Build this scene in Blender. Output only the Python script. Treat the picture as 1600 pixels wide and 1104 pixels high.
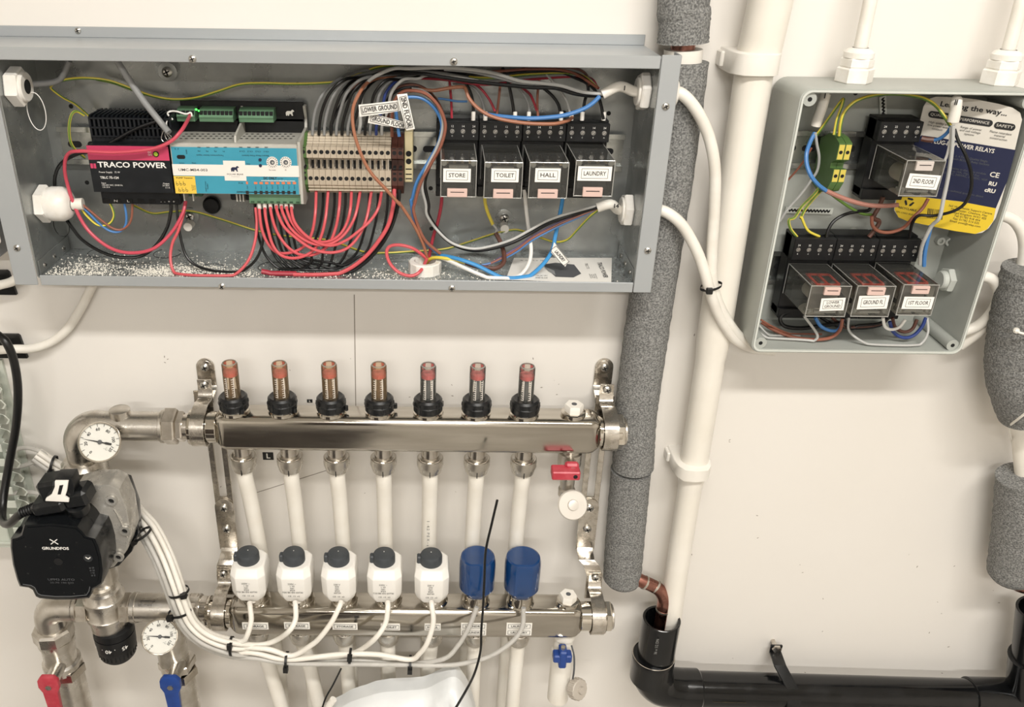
import bpy, bmesh, math, random
from mathutils import Vector, Matrix
random.seed(7)
for o in list(bpy.data.objects): bpy.data.objects.remove(o)
SC = bpy.context.scene
COL = SC.collection
V = Vector

# ---------------------------------------------------------------- camera
FPX, PPX, PPY, DIST = 1341.0, 690.0, 552.0, 0.81       # focal length and optical axis in pixels of a 1600x1104 frame
CAM = V((0, -DIST, 1.65))
aN = V((0, -679, FPX)).normalized()
aD = V((-40, 2648, FPX)); aD = (aD - aN * aN.dot(aD)).normalized()
aH = aD.cross(aN)
if aH.x < 0: aH = -aH
cam_d = bpy.data.cameras.new('camera'); cam = bpy.data.objects.new('camera', cam_d); COL.objects.link(cam)
cam_d.sensor_fit = 'HORIZONTAL'; cam_d.sensor_width = 36; cam_d.lens = 36 * FPX / 1600
cam_d.shift_x = (800 - PPX) / 1600; cam_d.shift_y = (PPY - 552) / 1600; cam_d.clip_start = 0.01
cx = V((aH.x, aN.x, -aD.x)); cy = -V((aH.y, aN.y, -aD.y)); cz = -V((aH.z, aN.z, -aD.z))
cam.matrix_world = Matrix(((cx.x, cy.x, cz.x, CAM.x), (cx.y, cy.y, cz.y, CAM.y), (cx.z, cy.z, cz.z, CAM.z), (0, 0, 0, 1)))
SC.camera = cam

def P(x, y, d=0.0):
    """point of the room seen at photo pixel x, y and standing d metres off the wall"""
    r = V((x - PPX, y - PPY, FPX)); w = V((aH.dot(r), aN.dot(r), -aD.dot(r)))
    return CAM + w * ((DIST - d) / w.y)
def MPP(x, y, d):
    return (P(x + 1, y, d) - P(x, y, d)).length

# ---------------------------------------------------------------- world, light, exposure
wd = bpy.data.worlds.new('world'); SC.world = wd; wd.use_nodes = True
wd.node_tree.nodes['Background'].inputs[0].default_value = (0.9, 0.95, 1, 1)
wd.node_tree.nodes['Background'].inputs[1].default_value = 0.15
SC.view_settings.view_transform = 'Standard'; SC.view_settings.look = 'None'
SC.view_settings.gamma = 1; SC.view_settings.use_curve_mapping = False
SC.view_settings.exposure = -0.14
LAMP_X, LAMP_Y, LAMP_Z, LAMP_LEN, LAMP_W = 0.32, -1.05, 2.43, 1.15, 0.11
LAMP_POWER = 30
def area_light(name, loc, sx, sy, power, col=(1, 0.968, 0.92)):
    l = bpy.data.lights.new(name, 'AREA'); l.shape = 'RECTANGLE'; l.size = sx; l.size_y = sy; l.energy = power; l.color = col
    o = bpy.data.objects.new(name, l); COL.objects.link(o); o.location = loc
    return o
area_light('batten_and_fill_light', (LAMP_X, LAMP_Y, LAMP_Z), LAMP_LEN, LAMP_W, LAMP_POWER)
area_light('batten_and_fill_light', (LAMP_X - 0.5, -2.5, LAMP_Z), LAMP_LEN, LAMP_W, LAMP_POWER * 1.55)  # second lamp, out of view, added as fill light

# ---------------------------------------------------------------- materials
def srgb(h):
    if isinstance(h, str):
        h = h.lstrip('#'); c = [int(h[i:i + 2], 16) / 255 for i in (0, 2, 4)]
    else: c = [q / 255 for q in h]
    return tuple(q / 12.92 if q <= 0.04045 else ((q + 0.055) / 1.055) ** 2.4 for q in c) + (1,)
MATS = {}
def mat(name, col, rough=0.45, metal=0.0, col2=None, scale=60, bump=0.0, bscale=300, rvar=0.0, spec=0.5, emit=None, estr=0, coat=0, detail=4, lo=.4, hi=.7, stretch=None):
    m = bpy.data.materials.new(name); m.use_nodes = True; nt = m.node_tree; N = nt.nodes; L = nt.links
    b = N['Principled BSDF']
    b.inputs['Base Color'].default_value = srgb(col); b.inputs['Roughness'].default_value = rough
    b.inputs['Metallic'].default_value = metal; b.inputs['Specular IOR Level'].default_value = spec
    if coat: b.inputs['Coat Weight'].default_value = coat
    tc = N.new('ShaderNodeTexCoord'); src = tc.outputs['Object']
    if stretch:
        mp = N.new('ShaderNodeMapping'); mp.inputs['Scale'].default_value = stretch; L.new(src, mp.inputs[0]); src = mp.outputs[0]
    if col2 is not None or rvar:
        nz = N.new('ShaderNodeTexNoise'); nz.inputs['Scale'].default_value = scale; nz.inputs['Detail'].default_value = detail
        L.new(src, nz.inputs['Vector'])
        rp = N.new('ShaderNodeMapRange'); rp.inputs['From Min'].default_value = lo; rp.inputs['From Max'].default_value = hi
        L.new(nz.outputs['Fac'], rp.inputs['Value'])
        if col2 is not None:
            mx = N.new('ShaderNodeMix'); mx.data_type = 'RGBA'; mx.inputs[6].default_value = srgb(col); mx.inputs[7].default_value = srgb(col2)
            L.new(rp.outputs[0], mx.inputs[0]); L.new(mx.outputs[2], b.inputs['Base Color'])
        if rvar:
            r2 = N.new('ShaderNodeMapRange'); r2.inputs['To Min'].default_value = max(0.02, rough - rvar); r2.inputs['To Max'].default_value = min(1, rough + rvar)
            L.new(rp.outputs[0], r2.inputs['Value']); L.new(r2.outputs[0], b.inputs['Roughness'])
    if bump:
        n2 = N.new('ShaderNodeTexNoise'); n2.inputs['Scale'].default_value = bscale; n2.inputs['Detail'].default_value = 3
        L.new(src, n2.inputs['Vector'])
        bp = N.new('ShaderNodeBump'); bp.inputs['Strength'].default_value = bump; bp.inputs['Distance'].default_value = 0.001
        L.new(n2.outputs['Fac'], bp.inputs['Height']); L.new(bp.outputs[0], b.inputs['Normal'])
    if emit:
        b.inputs['Emission Color'].default_value = srgb(emit); b.inputs['Emission Strength'].default_value = estr
    MATS[name] = m
    return m
def clear_mat(name, tint, gloss_rough=0.03, base=0.04, ior=1.5, haze=0.0, hazecol='#c8c8c0'):
    """thin clear plastic: transparent with a Fresnel gloss and a little haze"""
    m = bpy.data.materials.new(name); m.use_nodes = True; nt = m.node_tree; N = nt.nodes; L = nt.links
    N.remove(N['Principled BSDF']); out = N['Material Output']
    tr = N.new('ShaderNodeBsdfTransparent'); tr.inputs[0].default_value = srgb(tint)
    gl = N.new('ShaderNodeBsdfGlossy'); gl.inputs['Roughness'].default_value = gloss_rough; gl.inputs[0].default_value = (1, 1, 1, 1)
    fr = N.new('ShaderNodeFresnel'); fr.inputs['IOR'].default_value = ior
    mx = N.new('ShaderNodeMixShader'); L.new(fr.outputs[0], mx.inputs[0]); L.new(tr.outputs[0], mx.inputs[1]); L.new(gl.outputs[0], mx.inputs[2])
    last = mx
    if haze:
        df = N.new('ShaderNodeBsdfDiffuse'); df.inputs[0].default_value = srgb(hazecol)
        m2 = N.new('ShaderNodeMixShader'); m2.inputs[0].default_value = haze
        L.new(mx.outputs[0], m2.inputs[1]); L.new(df.outputs[0], m2.inputs[2]); last = m2
    L.new(last.outputs[0], out.inputs[0]); MATS[name] = m
    return m
mat('wall_paint', '#e8e4de', .55, col2='#e2ddd5', scale=2.2, bump=.05, bscale=120, lo=.35, hi=.75)
mat('ceiling_paint', '#efece6', .7, col2='#e9e5de', scale=3)
mat('floor_vinyl', '#a8a49d', .5, col2='#9c9891', scale=5)
mat('reflection_dark', '#26211e', .8, col2='#332c28', scale=30)
mat('dark_door', '#3a322d', .5, col2='#2e2824', scale=6, stretch=(8, 8, 1))
mat('groove', '#8d857b', .9)
mat('scuff', '#8a8178', .9, col2='#a59c92', scale=200)
mat('galv_flange', '#b0b4b6', .36, .35, col2='#aaaeb1', scale=12, rvar=.06)
mat('galv_inner', '#9fa2a1', .34, .75, col2='#909392', scale=35, rvar=.08, bump=.02, bscale=90, detail=6)
mat('galv_floor', '#868a8a', .33, .6, col2='#9a9e9d', scale=70, rvar=.12, bump=.05, bscale=150, detail=6)
mat('screw_steel', '#c9c7c2', .28, .95, col2='#a8a6a0', scale=400)
mat('slot_black', '#0c0c0d', .8)
mat('chrome', '#d6d1c8', .09, 1.0, col2='#c9c2b6', scale=90, rvar=.05, bump=.03, bscale=60)
mat('chrome_strap', '#d8d3cb', .27, 1.0, col2='#b7b0a5', scale=120, rvar=.08, bump=.12, bscale=180)
mat('steel_rail', '#c4bfb6', .17, 1.0, col2='#b3ada3', scale=30, rvar=.06, bump=.04, bscale=50, stretch=(.4, 3, 3))
mat('nickel', '#d4d0c9', .33, 1.0, col2='#bdb7ad', scale=60, rvar=.07, bump=.04, bscale=350)
mat('nickel_smooth', '#d5d0c9', .22, 1.0, col2='#c0b9ae', scale=90, rvar=.06)
mat('white_plastic', '#ece8e0', .38, col2='#e4dfd5', scale=25)
mat('gland_white', '#efece6', .33, col2='#e3ded4', scale=80)
mat('pvc_pipe', '#ebe6dc', .34, col2='#e2dcd0', scale=12)
mat('pex', '#eeeae1', .38, col2='#e6e0d4', scale=20)
mat('cable_white', '#e9e5dc', .42, col2='#dfd9ce', scale=40)
mat('cable_grey', '#bdbab4', .45, col2='#adaaa3', scale=60)
mat('black_plastic', '#0f1011', .4, col2='#17181a', scale=120, bump=.04, bscale=600, spec=.35)
mat('black_soil', '#0b0c0d', .2, col2='#131416', scale=40, rvar=.07)
mat('black_dusty', '#131517', .42, col2='#403f3d', scale=140, lo=.58, hi=.85, rvar=.1)
mat('foam', '#636362', .95, col2='#9a9a97', scale=620, bump=1.0, bscale=650, detail=3, lo=.38, hi=.66, spec=.15)
mat('copper', '#a3766a', .32, 1.0, col2='#845a4f', scale=60, rvar=.12)
mat('enclosure_grey', '#a9aca6', .42, col2='#a1a49e', scale=20)
mat('wire_red', '#cb555b', .38); mat('wire_pink', '#c64b5c', .38); mat('wire_darkred', '#a02b3a', .4)
mat('wire_black', '#0c0d0e', .36); mat('wire_grey', '#8b8c8c', .4); mat('wire_lightgrey', '#b5b5b2', .4)
mat('wire_brown', '#8d5745', .4); mat('wire_copperbrown', '#a06a50', .4); mat('wire_darkbrown', '#5b3a30', .42)
mat('wire_brown2', '#a9776a', .4)
mat('wire_blue', '#477cb8', .38); mat('wire_lightblue', '#3f8fcb', .38); mat('wire_darkblue', '#2c3f7d', .4)
mat('wire_white', '#e8e6e1', .38); mat('wire_yellow', '#d9c64a', .4); mat('wire_green', '#5f7f37', .42)
mat('wire_violet', '#6c6190', .4)
mat('paper_white', '#eeebe4', .6); mat('ink', '#1b1b1d', .6); mat('ink_grey', '#55575a', .6)
mat('sleeve_clear', '#d8d4cb', .25)
mat('tie_black', '#141414', .45)
mat('disc_pale', '#d3cdc4', .4, .2)
mat('screw_dull', '#8e8c88', .4, .7)
mat('cap_pale', '#b5ada2', .45)
mat('side_grey', '#86888a', .45)
mat('tag_grey', '#8c8c8a', .6)
mat('button_grey', '#2e3032', .4)
mat('pump_black', '#16181a', .3, col2='#3a3a38', scale=170, lo=.66, hi=.8, rvar=.1)
mat('ink_print', '#8f8f8c', .5)
mat('gold_print', '#9a8750', .5)
mat('nickel_rail', '#b9bcb9', .25, .95, col2='#a3a6a3', scale=60, rvar=.08)
mat('enclosure_rim', '#c9ccc5', .4)
# ---------------------------------------------------------------- mesh helpers
def ortho(ax):
    ax = V(ax).normalized(); r = V((0, 0, 1)) if abs(ax.z) < .9 else V((1, 0, 0))
    u = ax.cross(r).normalized(); return ax, u, ax.cross(u).normalized()
class MB:
    def __init__(s): s.v = []; s.f = []; s.m = []
    def add(s, vs, fs, mi=0, M=None):
        k = len(s.v)
        s.v += [(M @ V(p)) if M else V(p) for p in vs]
        s.f += [[i + k for i in f] for f in fs]; s.m += [mi] * len(fs); return s
    def box(s, x0, x1, y0, y1, z0, z1, b=0, mi=0, M=None):
        x0, x1 = min(x0, x1), max(x0, x1); y0, y1 = min(y0, y1), max(y0, y1); z0, z1 = min(z0, z1), max(z0, z1)
        lo = (x0, y0, z0); hi = (x1, y1, z1)
        if not b:
            vs = [(x, y, z) for x in (x0, x1) for y in (y0, y1) for z in (z0, z1)]
            return s.add(vs, [(0, 1, 3, 2), (4, 6, 7, 5), (0, 4, 5, 1), (2, 3, 7, 6), (0, 2, 6, 4), (1, 5, 7, 3)], mi, M)
        b = min(b, (x1 - x0) * .45, (y1 - y0) * .45, (z1 - z0) * .45)
        vs = []; ix = {}
        for sx in (0, 1):
            for sy in (0, 1):
                for sz in (0, 1):
                    for a in range(3):
                        p = []
                        for q, t in enumerate((sx, sy, sz)):
                            e = hi[q] if t else lo[q]
                            if q != a: e += -b if t else b
                            p.append(e)
                        ix[(sx, sy, sz, a)] = len(vs); vs.append(p)
        fs = []
        for a in range(3):
            o1, o2 = [q for q in range(3) if q != a]
            for t in (0, 1):
                f = []
                for (p, q) in ((0, 0), (1, 0), (1, 1), (0, 1)):
                    c = [0, 0, 0]; c[a] = t; c[o1] = p; c[o2] = q; f.append(ix[(*c, a)])
                fs.append(f)
            for p in (0, 1):
                for q in (0, 1):
                    c0 = [0, 0, 0]; c0[o1] = p; c0[o2] = q; c1 = list(c0); c1[a] = 1
                    fs.append([ix[(*c0, o1)], ix[(*c1, o1)], ix[(*c1, o2)], ix[(*c0, o2)]])
        for sx in (0, 1):
            for sy in (0, 1):
                for sz in (0, 1): fs.append([ix[(sx, sy, sz, a)] for a in range(3)])
        return s.add(vs, fs, mi, M)
    def lathe(s, o, ax, prof, n=24, mi=0, rot=0, cap=True, sq=1.0):
        """prof: (height along axis, radius) pairs"""
        ax, u, w = ortho(ax); o = V(o); vs = []; fs = []
        for (h, r) in prof:
            for k in range(n):
                a = 2 * math.pi * k / n + rot
                vs.append(o + ax * h + (u * math.cos(a) + w * (math.sin(a) * sq)) * r)
        for i in range(len(prof) - 1):
            for k in range(n):
                k2 = (k + 1) % n
                fs.append([i * n + k, i * n + k2, (i + 1) * n + k2, (i + 1) * n + k])
        if cap:
            fs.append(list(range(n))[::-1]); fs.append([(len(prof) - 1) * n + k for k in range(n)])
        return s.add(vs, fs, mi)
    def cyl(s, p0, p1, r, r2=None, n=20, mi=0, ch=0, rot=0):
        p0, p1 = V(p0), V(p1); h = (p1 - p0).length; r2 = r if r2 is None else r2
        pr = [(0, r), (h, r2)] if not ch else [(0, r - ch), (ch, r), (h - ch, r2), (h, r2 - ch)]
        return s.lathe(p0, p1 - p0, pr, n, mi, rot)
    def ring(s, o, ax, R, r, n=28, k=8, mi=0):
        ax, u, w = ortho(ax); o = V(o); vs = []; fs = []
        for i in range(n):
            a = 2 * math.pi * i / n; dr = u * math.cos(a) + w * math.sin(a)
            for j in range(k):
                b = 2 * math.pi * j / k; vs.append(o + dr * (R + r * math.cos(b)) + ax * (r * math.sin(b)))
        for i in range(n):
            for j in range(k):
                fs.append([i * k + j, ((i + 1) % n) * k + j, ((i + 1) % n) * k + (j + 1) % k, i * k + (j + 1) % k])
        return s.add(vs, fs, mi)
    def tube(s, pts, r, n=8, mi=0, mi2=None, cap=True):
        pts = [V(p) for p in pts]; N = len(pts); rs = r if isinstance(r, (list, tuple)) else [r] * N
        t0 = (pts[1] - pts[0]).normalized(); _, u, w = ortho(t0); vs = []; fs = []; pt = t0
        for i, p in enumerate(pts):
            t = (pts[min(i + 1, N - 1)] - pts[max(i - 1, 0)])
            t = t.normalized() if t.length > 1e-9 else pt
            q = pt.rotation_difference(t); u = q @ u; u = (u - t * u.dot(t)).normalized(); w = t.cross(u); pt = t
            for k in range(n):
                a = 2 * math.pi * k / n; vs.append(p + (u * math.cos(a) + w * math.sin(a)) * rs[i])
        b = len(s.f)
        for i in range(N - 1):
            for k in range(n): fs.append([i * n + k, i * n + (k + 1) % n, (i + 1) * n + (k + 1) % n, (i + 1) * n + k])
        if cap: fs.append(list(range(n))[::-1]); fs.append([(N - 1) * n + k for k in range(n)])
        s.add(vs, fs, mi)
        if mi2 is not None:
            for i in range((N - 1) * n):
                if (i % n) in (0, 1, n // 2, n // 2 + 1): s.m[b + i] = mi2
        return s
    def prism(s, poly, vec, mi=0, inset=0):
        """poly: 3D outline, extruded along vec"""
        poly = [V(p) for p in poly]; vec = V(vec); n = len(poly)
        vs = poly + [p + vec for p in poly]
        fs = [list(range(n)), [n + k for k in range(n)][::-1]] + [[k, (k + 1) % n, n + (k + 1) % n, n + k] for k in range(n)]
        return s.add(vs, fs, mi)
    def rings(s, loops, mi=0, cap0=True, cap1=True):
        n = len(loops[0]); vs = [p for l in loops for p in l]; fs = []
        for i in range(len(loops) - 1):
            for k in range(n): fs.append([i * n + k, i * n + (k + 1) % n, (i + 1) * n + (k + 1) % n, (i + 1) * n + k])
        if cap0: fs.append(list(range(n))[::-1])
        if cap1: fs.append([(len(loops) - 1) * n + k for k in range(n)])
        return s.add(vs, fs, mi)
    def ball(s, c, r, n=16, mi=0, sc=(1, 1, 1)):
        c = V(c); pr = []; L = []
        for i in range(1, n // 2):
            a = math.pi * i / (n // 2)
            L.append([c + V((r * math.sin(a) * math.cos(2 * math.pi * k / n) * sc[0], r * math.sin(a) * math.sin(2 * math.pi * k / n) * sc[1], -r * math.cos(a) * sc[2])) for k in range(n)])
        return s.rings(L, mi)
    def strap(s, pts, side, wd, th, mi=0):
        """bent flat plate: centre line pts, width wd along side, thickness th"""
        pts = [V(p) for p in pts]; side = V(side).normalized(); L = []
        for i, p in enumerate(pts):
            t = (pts[min(i + 1, len(pts) - 1)] - pts[max(i - 1, 0)]).normalized(); nn = side.cross(t).normalized()
            L.append([p + side * wd / 2 + nn * th / 2, p - side * wd / 2 + nn * th / 2, p - side * wd / 2 - nn * th / 2, p + side * wd / 2 - nn * th / 2])
        return s.rings(L, mi)
    def mesh(s, name, mats, bevel=0, seg=2, smooth=35, off=None):
        me = bpy.data.meshes.new(name); o = V(off) if off is not None else V((0, 0, 0))
        me.from_pydata([tuple(p - o) for p in s.v], [], s.f)
        for q in (mats if isinstance(mats, (list, tuple)) else [mats]): me.materials.append(MATS[q])
        if any(s.m):
            for p, q in zip(me.polygons, s.m): p.material_index = q
        bm = bmesh.new(); bm.from_mesh(me)
        bmesh.ops.recalc_face_normals(bm, faces=bm.faces)
        if bevel:
            ed = [e for e in bm.edges if len(e.link_faces) == 2 and e.calc_face_angle(0) > .5]
            bmesh.ops.bevel(bm, geom=ed, offset=bevel, segments=seg, profile=.6, affect='EDGES', clamp_overlap=True)
        bm.to_mesh(me); bm.free()
        for p in me.polygons: p.use_smooth = True
        me.set_sharp_from_angle(angle=math.radians(smooth))
        return me
    def mid(s):
        xs = [p.x for p in s.v]; ys = [p.y for p in s.v]; zs = [p.z for p in s.v]
        return V(((min(xs) + max(xs)) / 2, (min(ys) + max(ys)) / 2, min(zs)))

def tag(o, label=None, cat=None, group=None, kind=None):
    if label: o['label'] = label
    if cat: o['category'] = cat
    if group: o['group'] = group
    if kind: o['kind'] = kind
    return o
class Thing:
    """an Empty at the thing's base; geometry of its parts is given in world coordinates minus off"""
    def __init__(s, name, label, cat, loc=(0, 0, 0), group=None, kind=None, local=False):
        s.o = bpy.data.objects.new(name, None); COL.objects.link(s.o); s.o.location = loc; s.o.empty_display_size = .01
        s.off = V((0, 0, 0)) if local else V(loc); tag(s.o, label, cat, group, kind)
    def part(s, name, mb, mats, sub=None, label=None, kind=None, **kw):
        ob = bpy.data.objects.new(name, mb.mesh(name, mats, off=s.off, **kw)); COL.objects.link(ob)
        ob.parent = sub or s.o; tag(ob, label, None, None, kind); return ob
    def text(s, txt, pos, size, m='ink', sub=None, u=(1, 0, 0), v=(0, 0, 1), bold=0.0, align='CENTER', sx=1.0, space=1.0, fit=None):
        return text(txt, V(pos) - s.off, size, m, sub or s.o, u, v, bold, align, sx, space, fit)
def solid(name, mb, mats, label, cat, group=None, kind=None, **kw):
    c = mb.mid(); ob = bpy.data.objects.new(name, mb.mesh(name, mats, off=c, **kw)); COL.objects.link(ob); ob.location = c
    return tag(ob, label, cat, group, kind)
def struct(name, mb, mats, parent=None, label=None, **kw):
    ob = bpy.data.objects.new(name, mb.mesh(name, mats, **kw)); COL.objects.link(ob)
    if parent: ob.parent = parent
    else: ob['kind'] = 'structure'
    if label: ob['label'] = label
    return ob
TEXTS = []
def text(txt, pos, size, m, parent, u=(1, 0, 0), v=(0, 0, 1), bold=0.0, align='CENTER', sx=1.0, space=1.0, fit=None):
    c = bpy.data.curves.new('lettering', 'FONT'); c.body = txt; c.size = size; c.align_x = align; c.align_y = 'CENTER'; c.offset = bold * size
    c.space_character = space; c.resolution_u = 2
    u, v = V(u).normalized(), V(v).normalized(); w = u.cross(v)
    o = bpy.data.objects.new('lettering', c); COL.objects.link(o); o.parent = parent
    o.matrix_local = Matrix(((u.x * sx, v.x, w.x, pos[0]), (u.y * sx, v.y, w.y, pos[1]), (u.z * sx, v.z, w.z, pos[2]), (0, 0, 0, 1)))
    c.materials.append(MATS[m]); TEXTS.append((o, fit)); return o
def finish_texts():
    bpy.context.view_layer.update(); dg = bpy.context.evaluated_depsgraph_get()
    for o, fit in TEXTS:
        me = bpy.data.meshes.new_from_object(o.evaluated_get(dg)); me.name = 'lettering'
        if fit and len(me.vertices):
            xs = [q.co.x for q in me.vertices]; k = fit / max(1e-6, max(xs) - min(xs))
            for q in me.vertices: q.co.x *= k
        n = bpy.data.objects.new('lettering', me); par = o.parent; ml = o.matrix_local.copy(); cu = o.data
        bpy.data.objects.remove(o); bpy.data.curves.remove(cu)
        COL.objects.link(n); n.parent = par; n.matrix_local = ml
def copy_tree(o, parent=None, loc=None, label=None):
    c = o.copy(); COL.objects.link(c)
    if parent: c.parent = parent
    if loc is not None: c.location = loc
    if label: c['label'] = label
    for ch in list(o.children): copy_tree(ch, c)
    return c
def spline(pts, k=8):
    pts = [V(p) for p in pts]
    if len(pts) < 3: return pts
    out = []
    for i in range(len(pts) - 1):
        p0 = pts[i - 1] if i else pts[0] * 2 - pts[1]; p1 = pts[i]; p2 = pts[i + 1]
        p3 = pts[i + 2] if i + 2 < len(pts) else p2 * 2 - p1
        for j in range(k):
            t = j / k
            out.append(.5 * ((2 * p1) + (p2 - p0) * t + (2 * p0 - 5 * p1 + 4 * p2 - p3) * t * t + (3 * p1 - p0 - 3 * p2 + p3) * t ** 3))
    return out + [pts[-1]]
def path(px, k=8): return spline([P(*q) for q in px], k)
def wire(name, label, m, px, r, group=None, cat='wire', n=8, k=7):
    mb = MB(); two = isinstance(m, tuple); ps = path(px, k)
    if LIM:
        x0_, x1_, z0_, z1_ = LIM[0]; ps = [V((min(max(p.x, x0_ + r), x1_ - r), p.y, min(max(p.z, z0_ + r), z1_ - r))) for p in ps]
    mb.tube(ps, r, n, 0, 1 if two else None)
    return solid(name, mb, list(m) if two else m, label, cat, group)
GY = ('wire_yellow', 'wire_green')
LIM = []      # inner faces of the box the wires lie in
def arc(c, r, a0, a1, u, w, n=10):
    c = V(c); u = V(u); w = V(w)
    return [c + u * (r * math.cos(math.radians(a0 + (a1 - a0) * i / n))) + w * (r * math.sin(math.radians(a0 + (a1 - a0) * i / n))) for i in range(n + 1)]
def rrect(x0, x1, z0, z1, r, y, n=5):
    out = []
    for (cx_, cz_, a) in ((x1 - r, z1 - r, 0), (x0 + r, z1 - r, 90), (x0 + r, z0 + r, 180), (x1 - r, z0 + r, 270)):
        for i in range(n + 1):
            t = math.radians(a + 90 * i / n); out.append(V((cx_ + r * math.cos(t), y, cz_ + r * math.sin(t))))
    return out
def screw(T, pos, r=.0032, ax=(0, -1, 0), m='screw_steel', sub=None, rot=.4, name='screw'):
    """domed cross-head screw"""
    ax, u, w = ortho(ax); pos = V(pos)
    o = T.part(name, MB().lathe(pos, ax, [(0, r), (r * .35, r), (r * .62, r * .7), (r * .7, r * .4)], 14), m, sub)
    mb = MB(); c, s_ = math.cos(rot), math.sin(rot); a, b = u * c + w * s_, w * c - u * s_
    for (p, q) in ((a, b), (b, a)):
        e = pos + ax * (r * .66)
        mb.prism([e + p * r * .62 + q * r * .13, e - p * r * .62 + q * r * .13, e - p * r * .62 - q * r * .13, e + p * r * .62 - q * r * .13], ax * (r * .1))
    T.part('cross_slot', mb, 'slot_black', o if not sub else sub); return o
Y = V((0, -1, 0)); X = V((1, 0, 0)); Z = V((0, 0, 1))

def PX(x, y, X0):
    a = P(x, y, 0); q = a - CAM; return CAM + q * ((X0 - CAM.x) / q.x)
def PZ(x, y, Z0):
    a = P(x, y, 0); q = a - CAM; return CAM + q * ((Z0 - CAM.z) / q.z)
def quad(T, name, pts, m, sub=None, th=.0002, label=None):
    pts = [V(p) for p in pts]; return T.part(name, MB().prism([p for p in pts], Y * th), m, sub, label=label)
def frect(x0, y0, x1, y1, d):
    """axis-aligned rectangle at distance d whose side mid-points fall on the given pixels"""
    xm, ym = (x0 + x1) / 2, (y0 + y1) / 2
    return P(x0, ym, d).x, P(x1, ym, d).x, P(xm, y1, d).z, P(xm, y0, d).z
def plate(T, name, x0, y0, x1, y1, d, m, sub=None, th=.0003):
    a, b, c, e = frect(x0, y0, x1, y1, d); return T.part(name, MB().box(a, b, -d - th, -d, c, e), m, sub)
def disc(T, name, x, y, d, r, m, sub=None, th=.0003, n=18):
    return T.part(name, MB().lathe(P(x, y, d), Y, [(0, r), (th, r)], n), m, sub)
# ================================================================ the room
RX0, RX1, RY1, RZ1 = -1.7, 1.9, -3.4, 2.5
wall = struct('wall_back', MB().box(RX0, RX1, 0, .1, 0, RZ1), 'wall_paint')
fl = struct('floor', MB().box(RX0, RX1, RY1, 0, -.06, 0), 'floor_vinyl')
struct('reflection_dark_mat', MB().box(-1.35, -.30, -2.5, -.85, 0, .012, .003), 'reflection_dark', fl)  # unseen slab added so the manifold bars reflect dark on their left
struct('ceiling', MB().box(RX0, RX1, RY1, 0, RZ1, RZ1 + .06), 'ceiling_paint')
struct('wall_left', MB().box(RX0 - .1, RX0, RY1, .1, 0, RZ1), 'wall_paint')
struct('wall_right', MB().box(RX1, RX1 + .1, RY1, .1, 0, RZ1), 'wall_paint')
struct('wall_front', MB().box(RX0, RX1, RY1 - .1, RY1, 0, RZ1), 'wall_paint')
dr = struct('door_1', MB().box(-1.25, -.35, RY1, RY1 + .05, 0, 2.05, .004), 'dark_door')
struct('door_handle', MB().cyl((-.42, RY1 + .05, 1.0), (-.42, RY1 + .1, 1.0), .009).cyl((-.43, RY1 + .095, 1.0), (-.54, RY1 + .095, 1.0), .009), 'screw_steel', dr)
struct('door_frame', MB().box(-1.32, -1.25, RY1, RY1 + .06, 0, 2.12, .004).box(-.35, -.28, RY1, RY1 + .06, 0, 2.12, .004).box(-1.25, -.35, RY1, RY1 + .06, 2.05, 2.12, .004), 'white_plastic', dr)
def seam(px0, py0, px1, py1, w=.0009, nm='panel_joint', m='groove'):
    a, b = P(px0, py0), P(px1, py1); u = (b - a).normalized(); q = u.cross(Y).normalized() * w / 2
    struct(nm, MB().prism([a + q, b + q, b - q, a - q], Y * .00025), m, wall)
seam(553.5, 460, 556, 640)
rnd = random.Random(3)
seam(398, 770, 512, 734, .0007, 'pencil_line')
for (x, y, w, h) in ((419, 712, .012, .010), (484, 626, .006, .004)):
    c = P(x, y, .0); q = struct('wall_sticker', MB().box(c.x - w / 2, c.x + w / 2, -.0004, 0, c.z - h / 2, c.z + h / 2), 'ink', wall)
    text('L', c + Y * .0006, .009 if w > .01 else .003, 'paper_white', q, bold=.03)
for (x, y) in [(548, 560), (453, 578), (640, 620), (866, 594), (873, 600), (1085, 523), (257, 557), (262, 561), (258, 566), (706, 601), (1254, 894), (1286, 935), (1250, 882),
               (1452, 988), (1258, 1050), (1472, 1051), (1465, 940), (1471, 958), (1482, 1010), (1420, 866), (1433, 885), (1491, 884), (1285, 986), (1145, 1028), (1140, 690), (1183, 805), (740, 803),
               (1184, 840), (707, 618), (833, 560), (1140, 687), (1081, 866), (1552, 922), (1561, 941), (1543, 973), (570, 770), (712, 768), (846, 605), (870, 616), (345, 760), (355, 820)]:
    p = P(x, y); s = rnd.uniform(.0003, .0012); a = rnd.uniform(0, 3.1); u = X * math.cos(a) + Z * math.sin(a); w = u.cross(Y)
    struct('scuff_mark', MB().prism([p + u * s * 1.6, p + w * s * .5, p - u * s * 1.4, p - w * s * .6], Y * .0002), 'scuff', wall)
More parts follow.
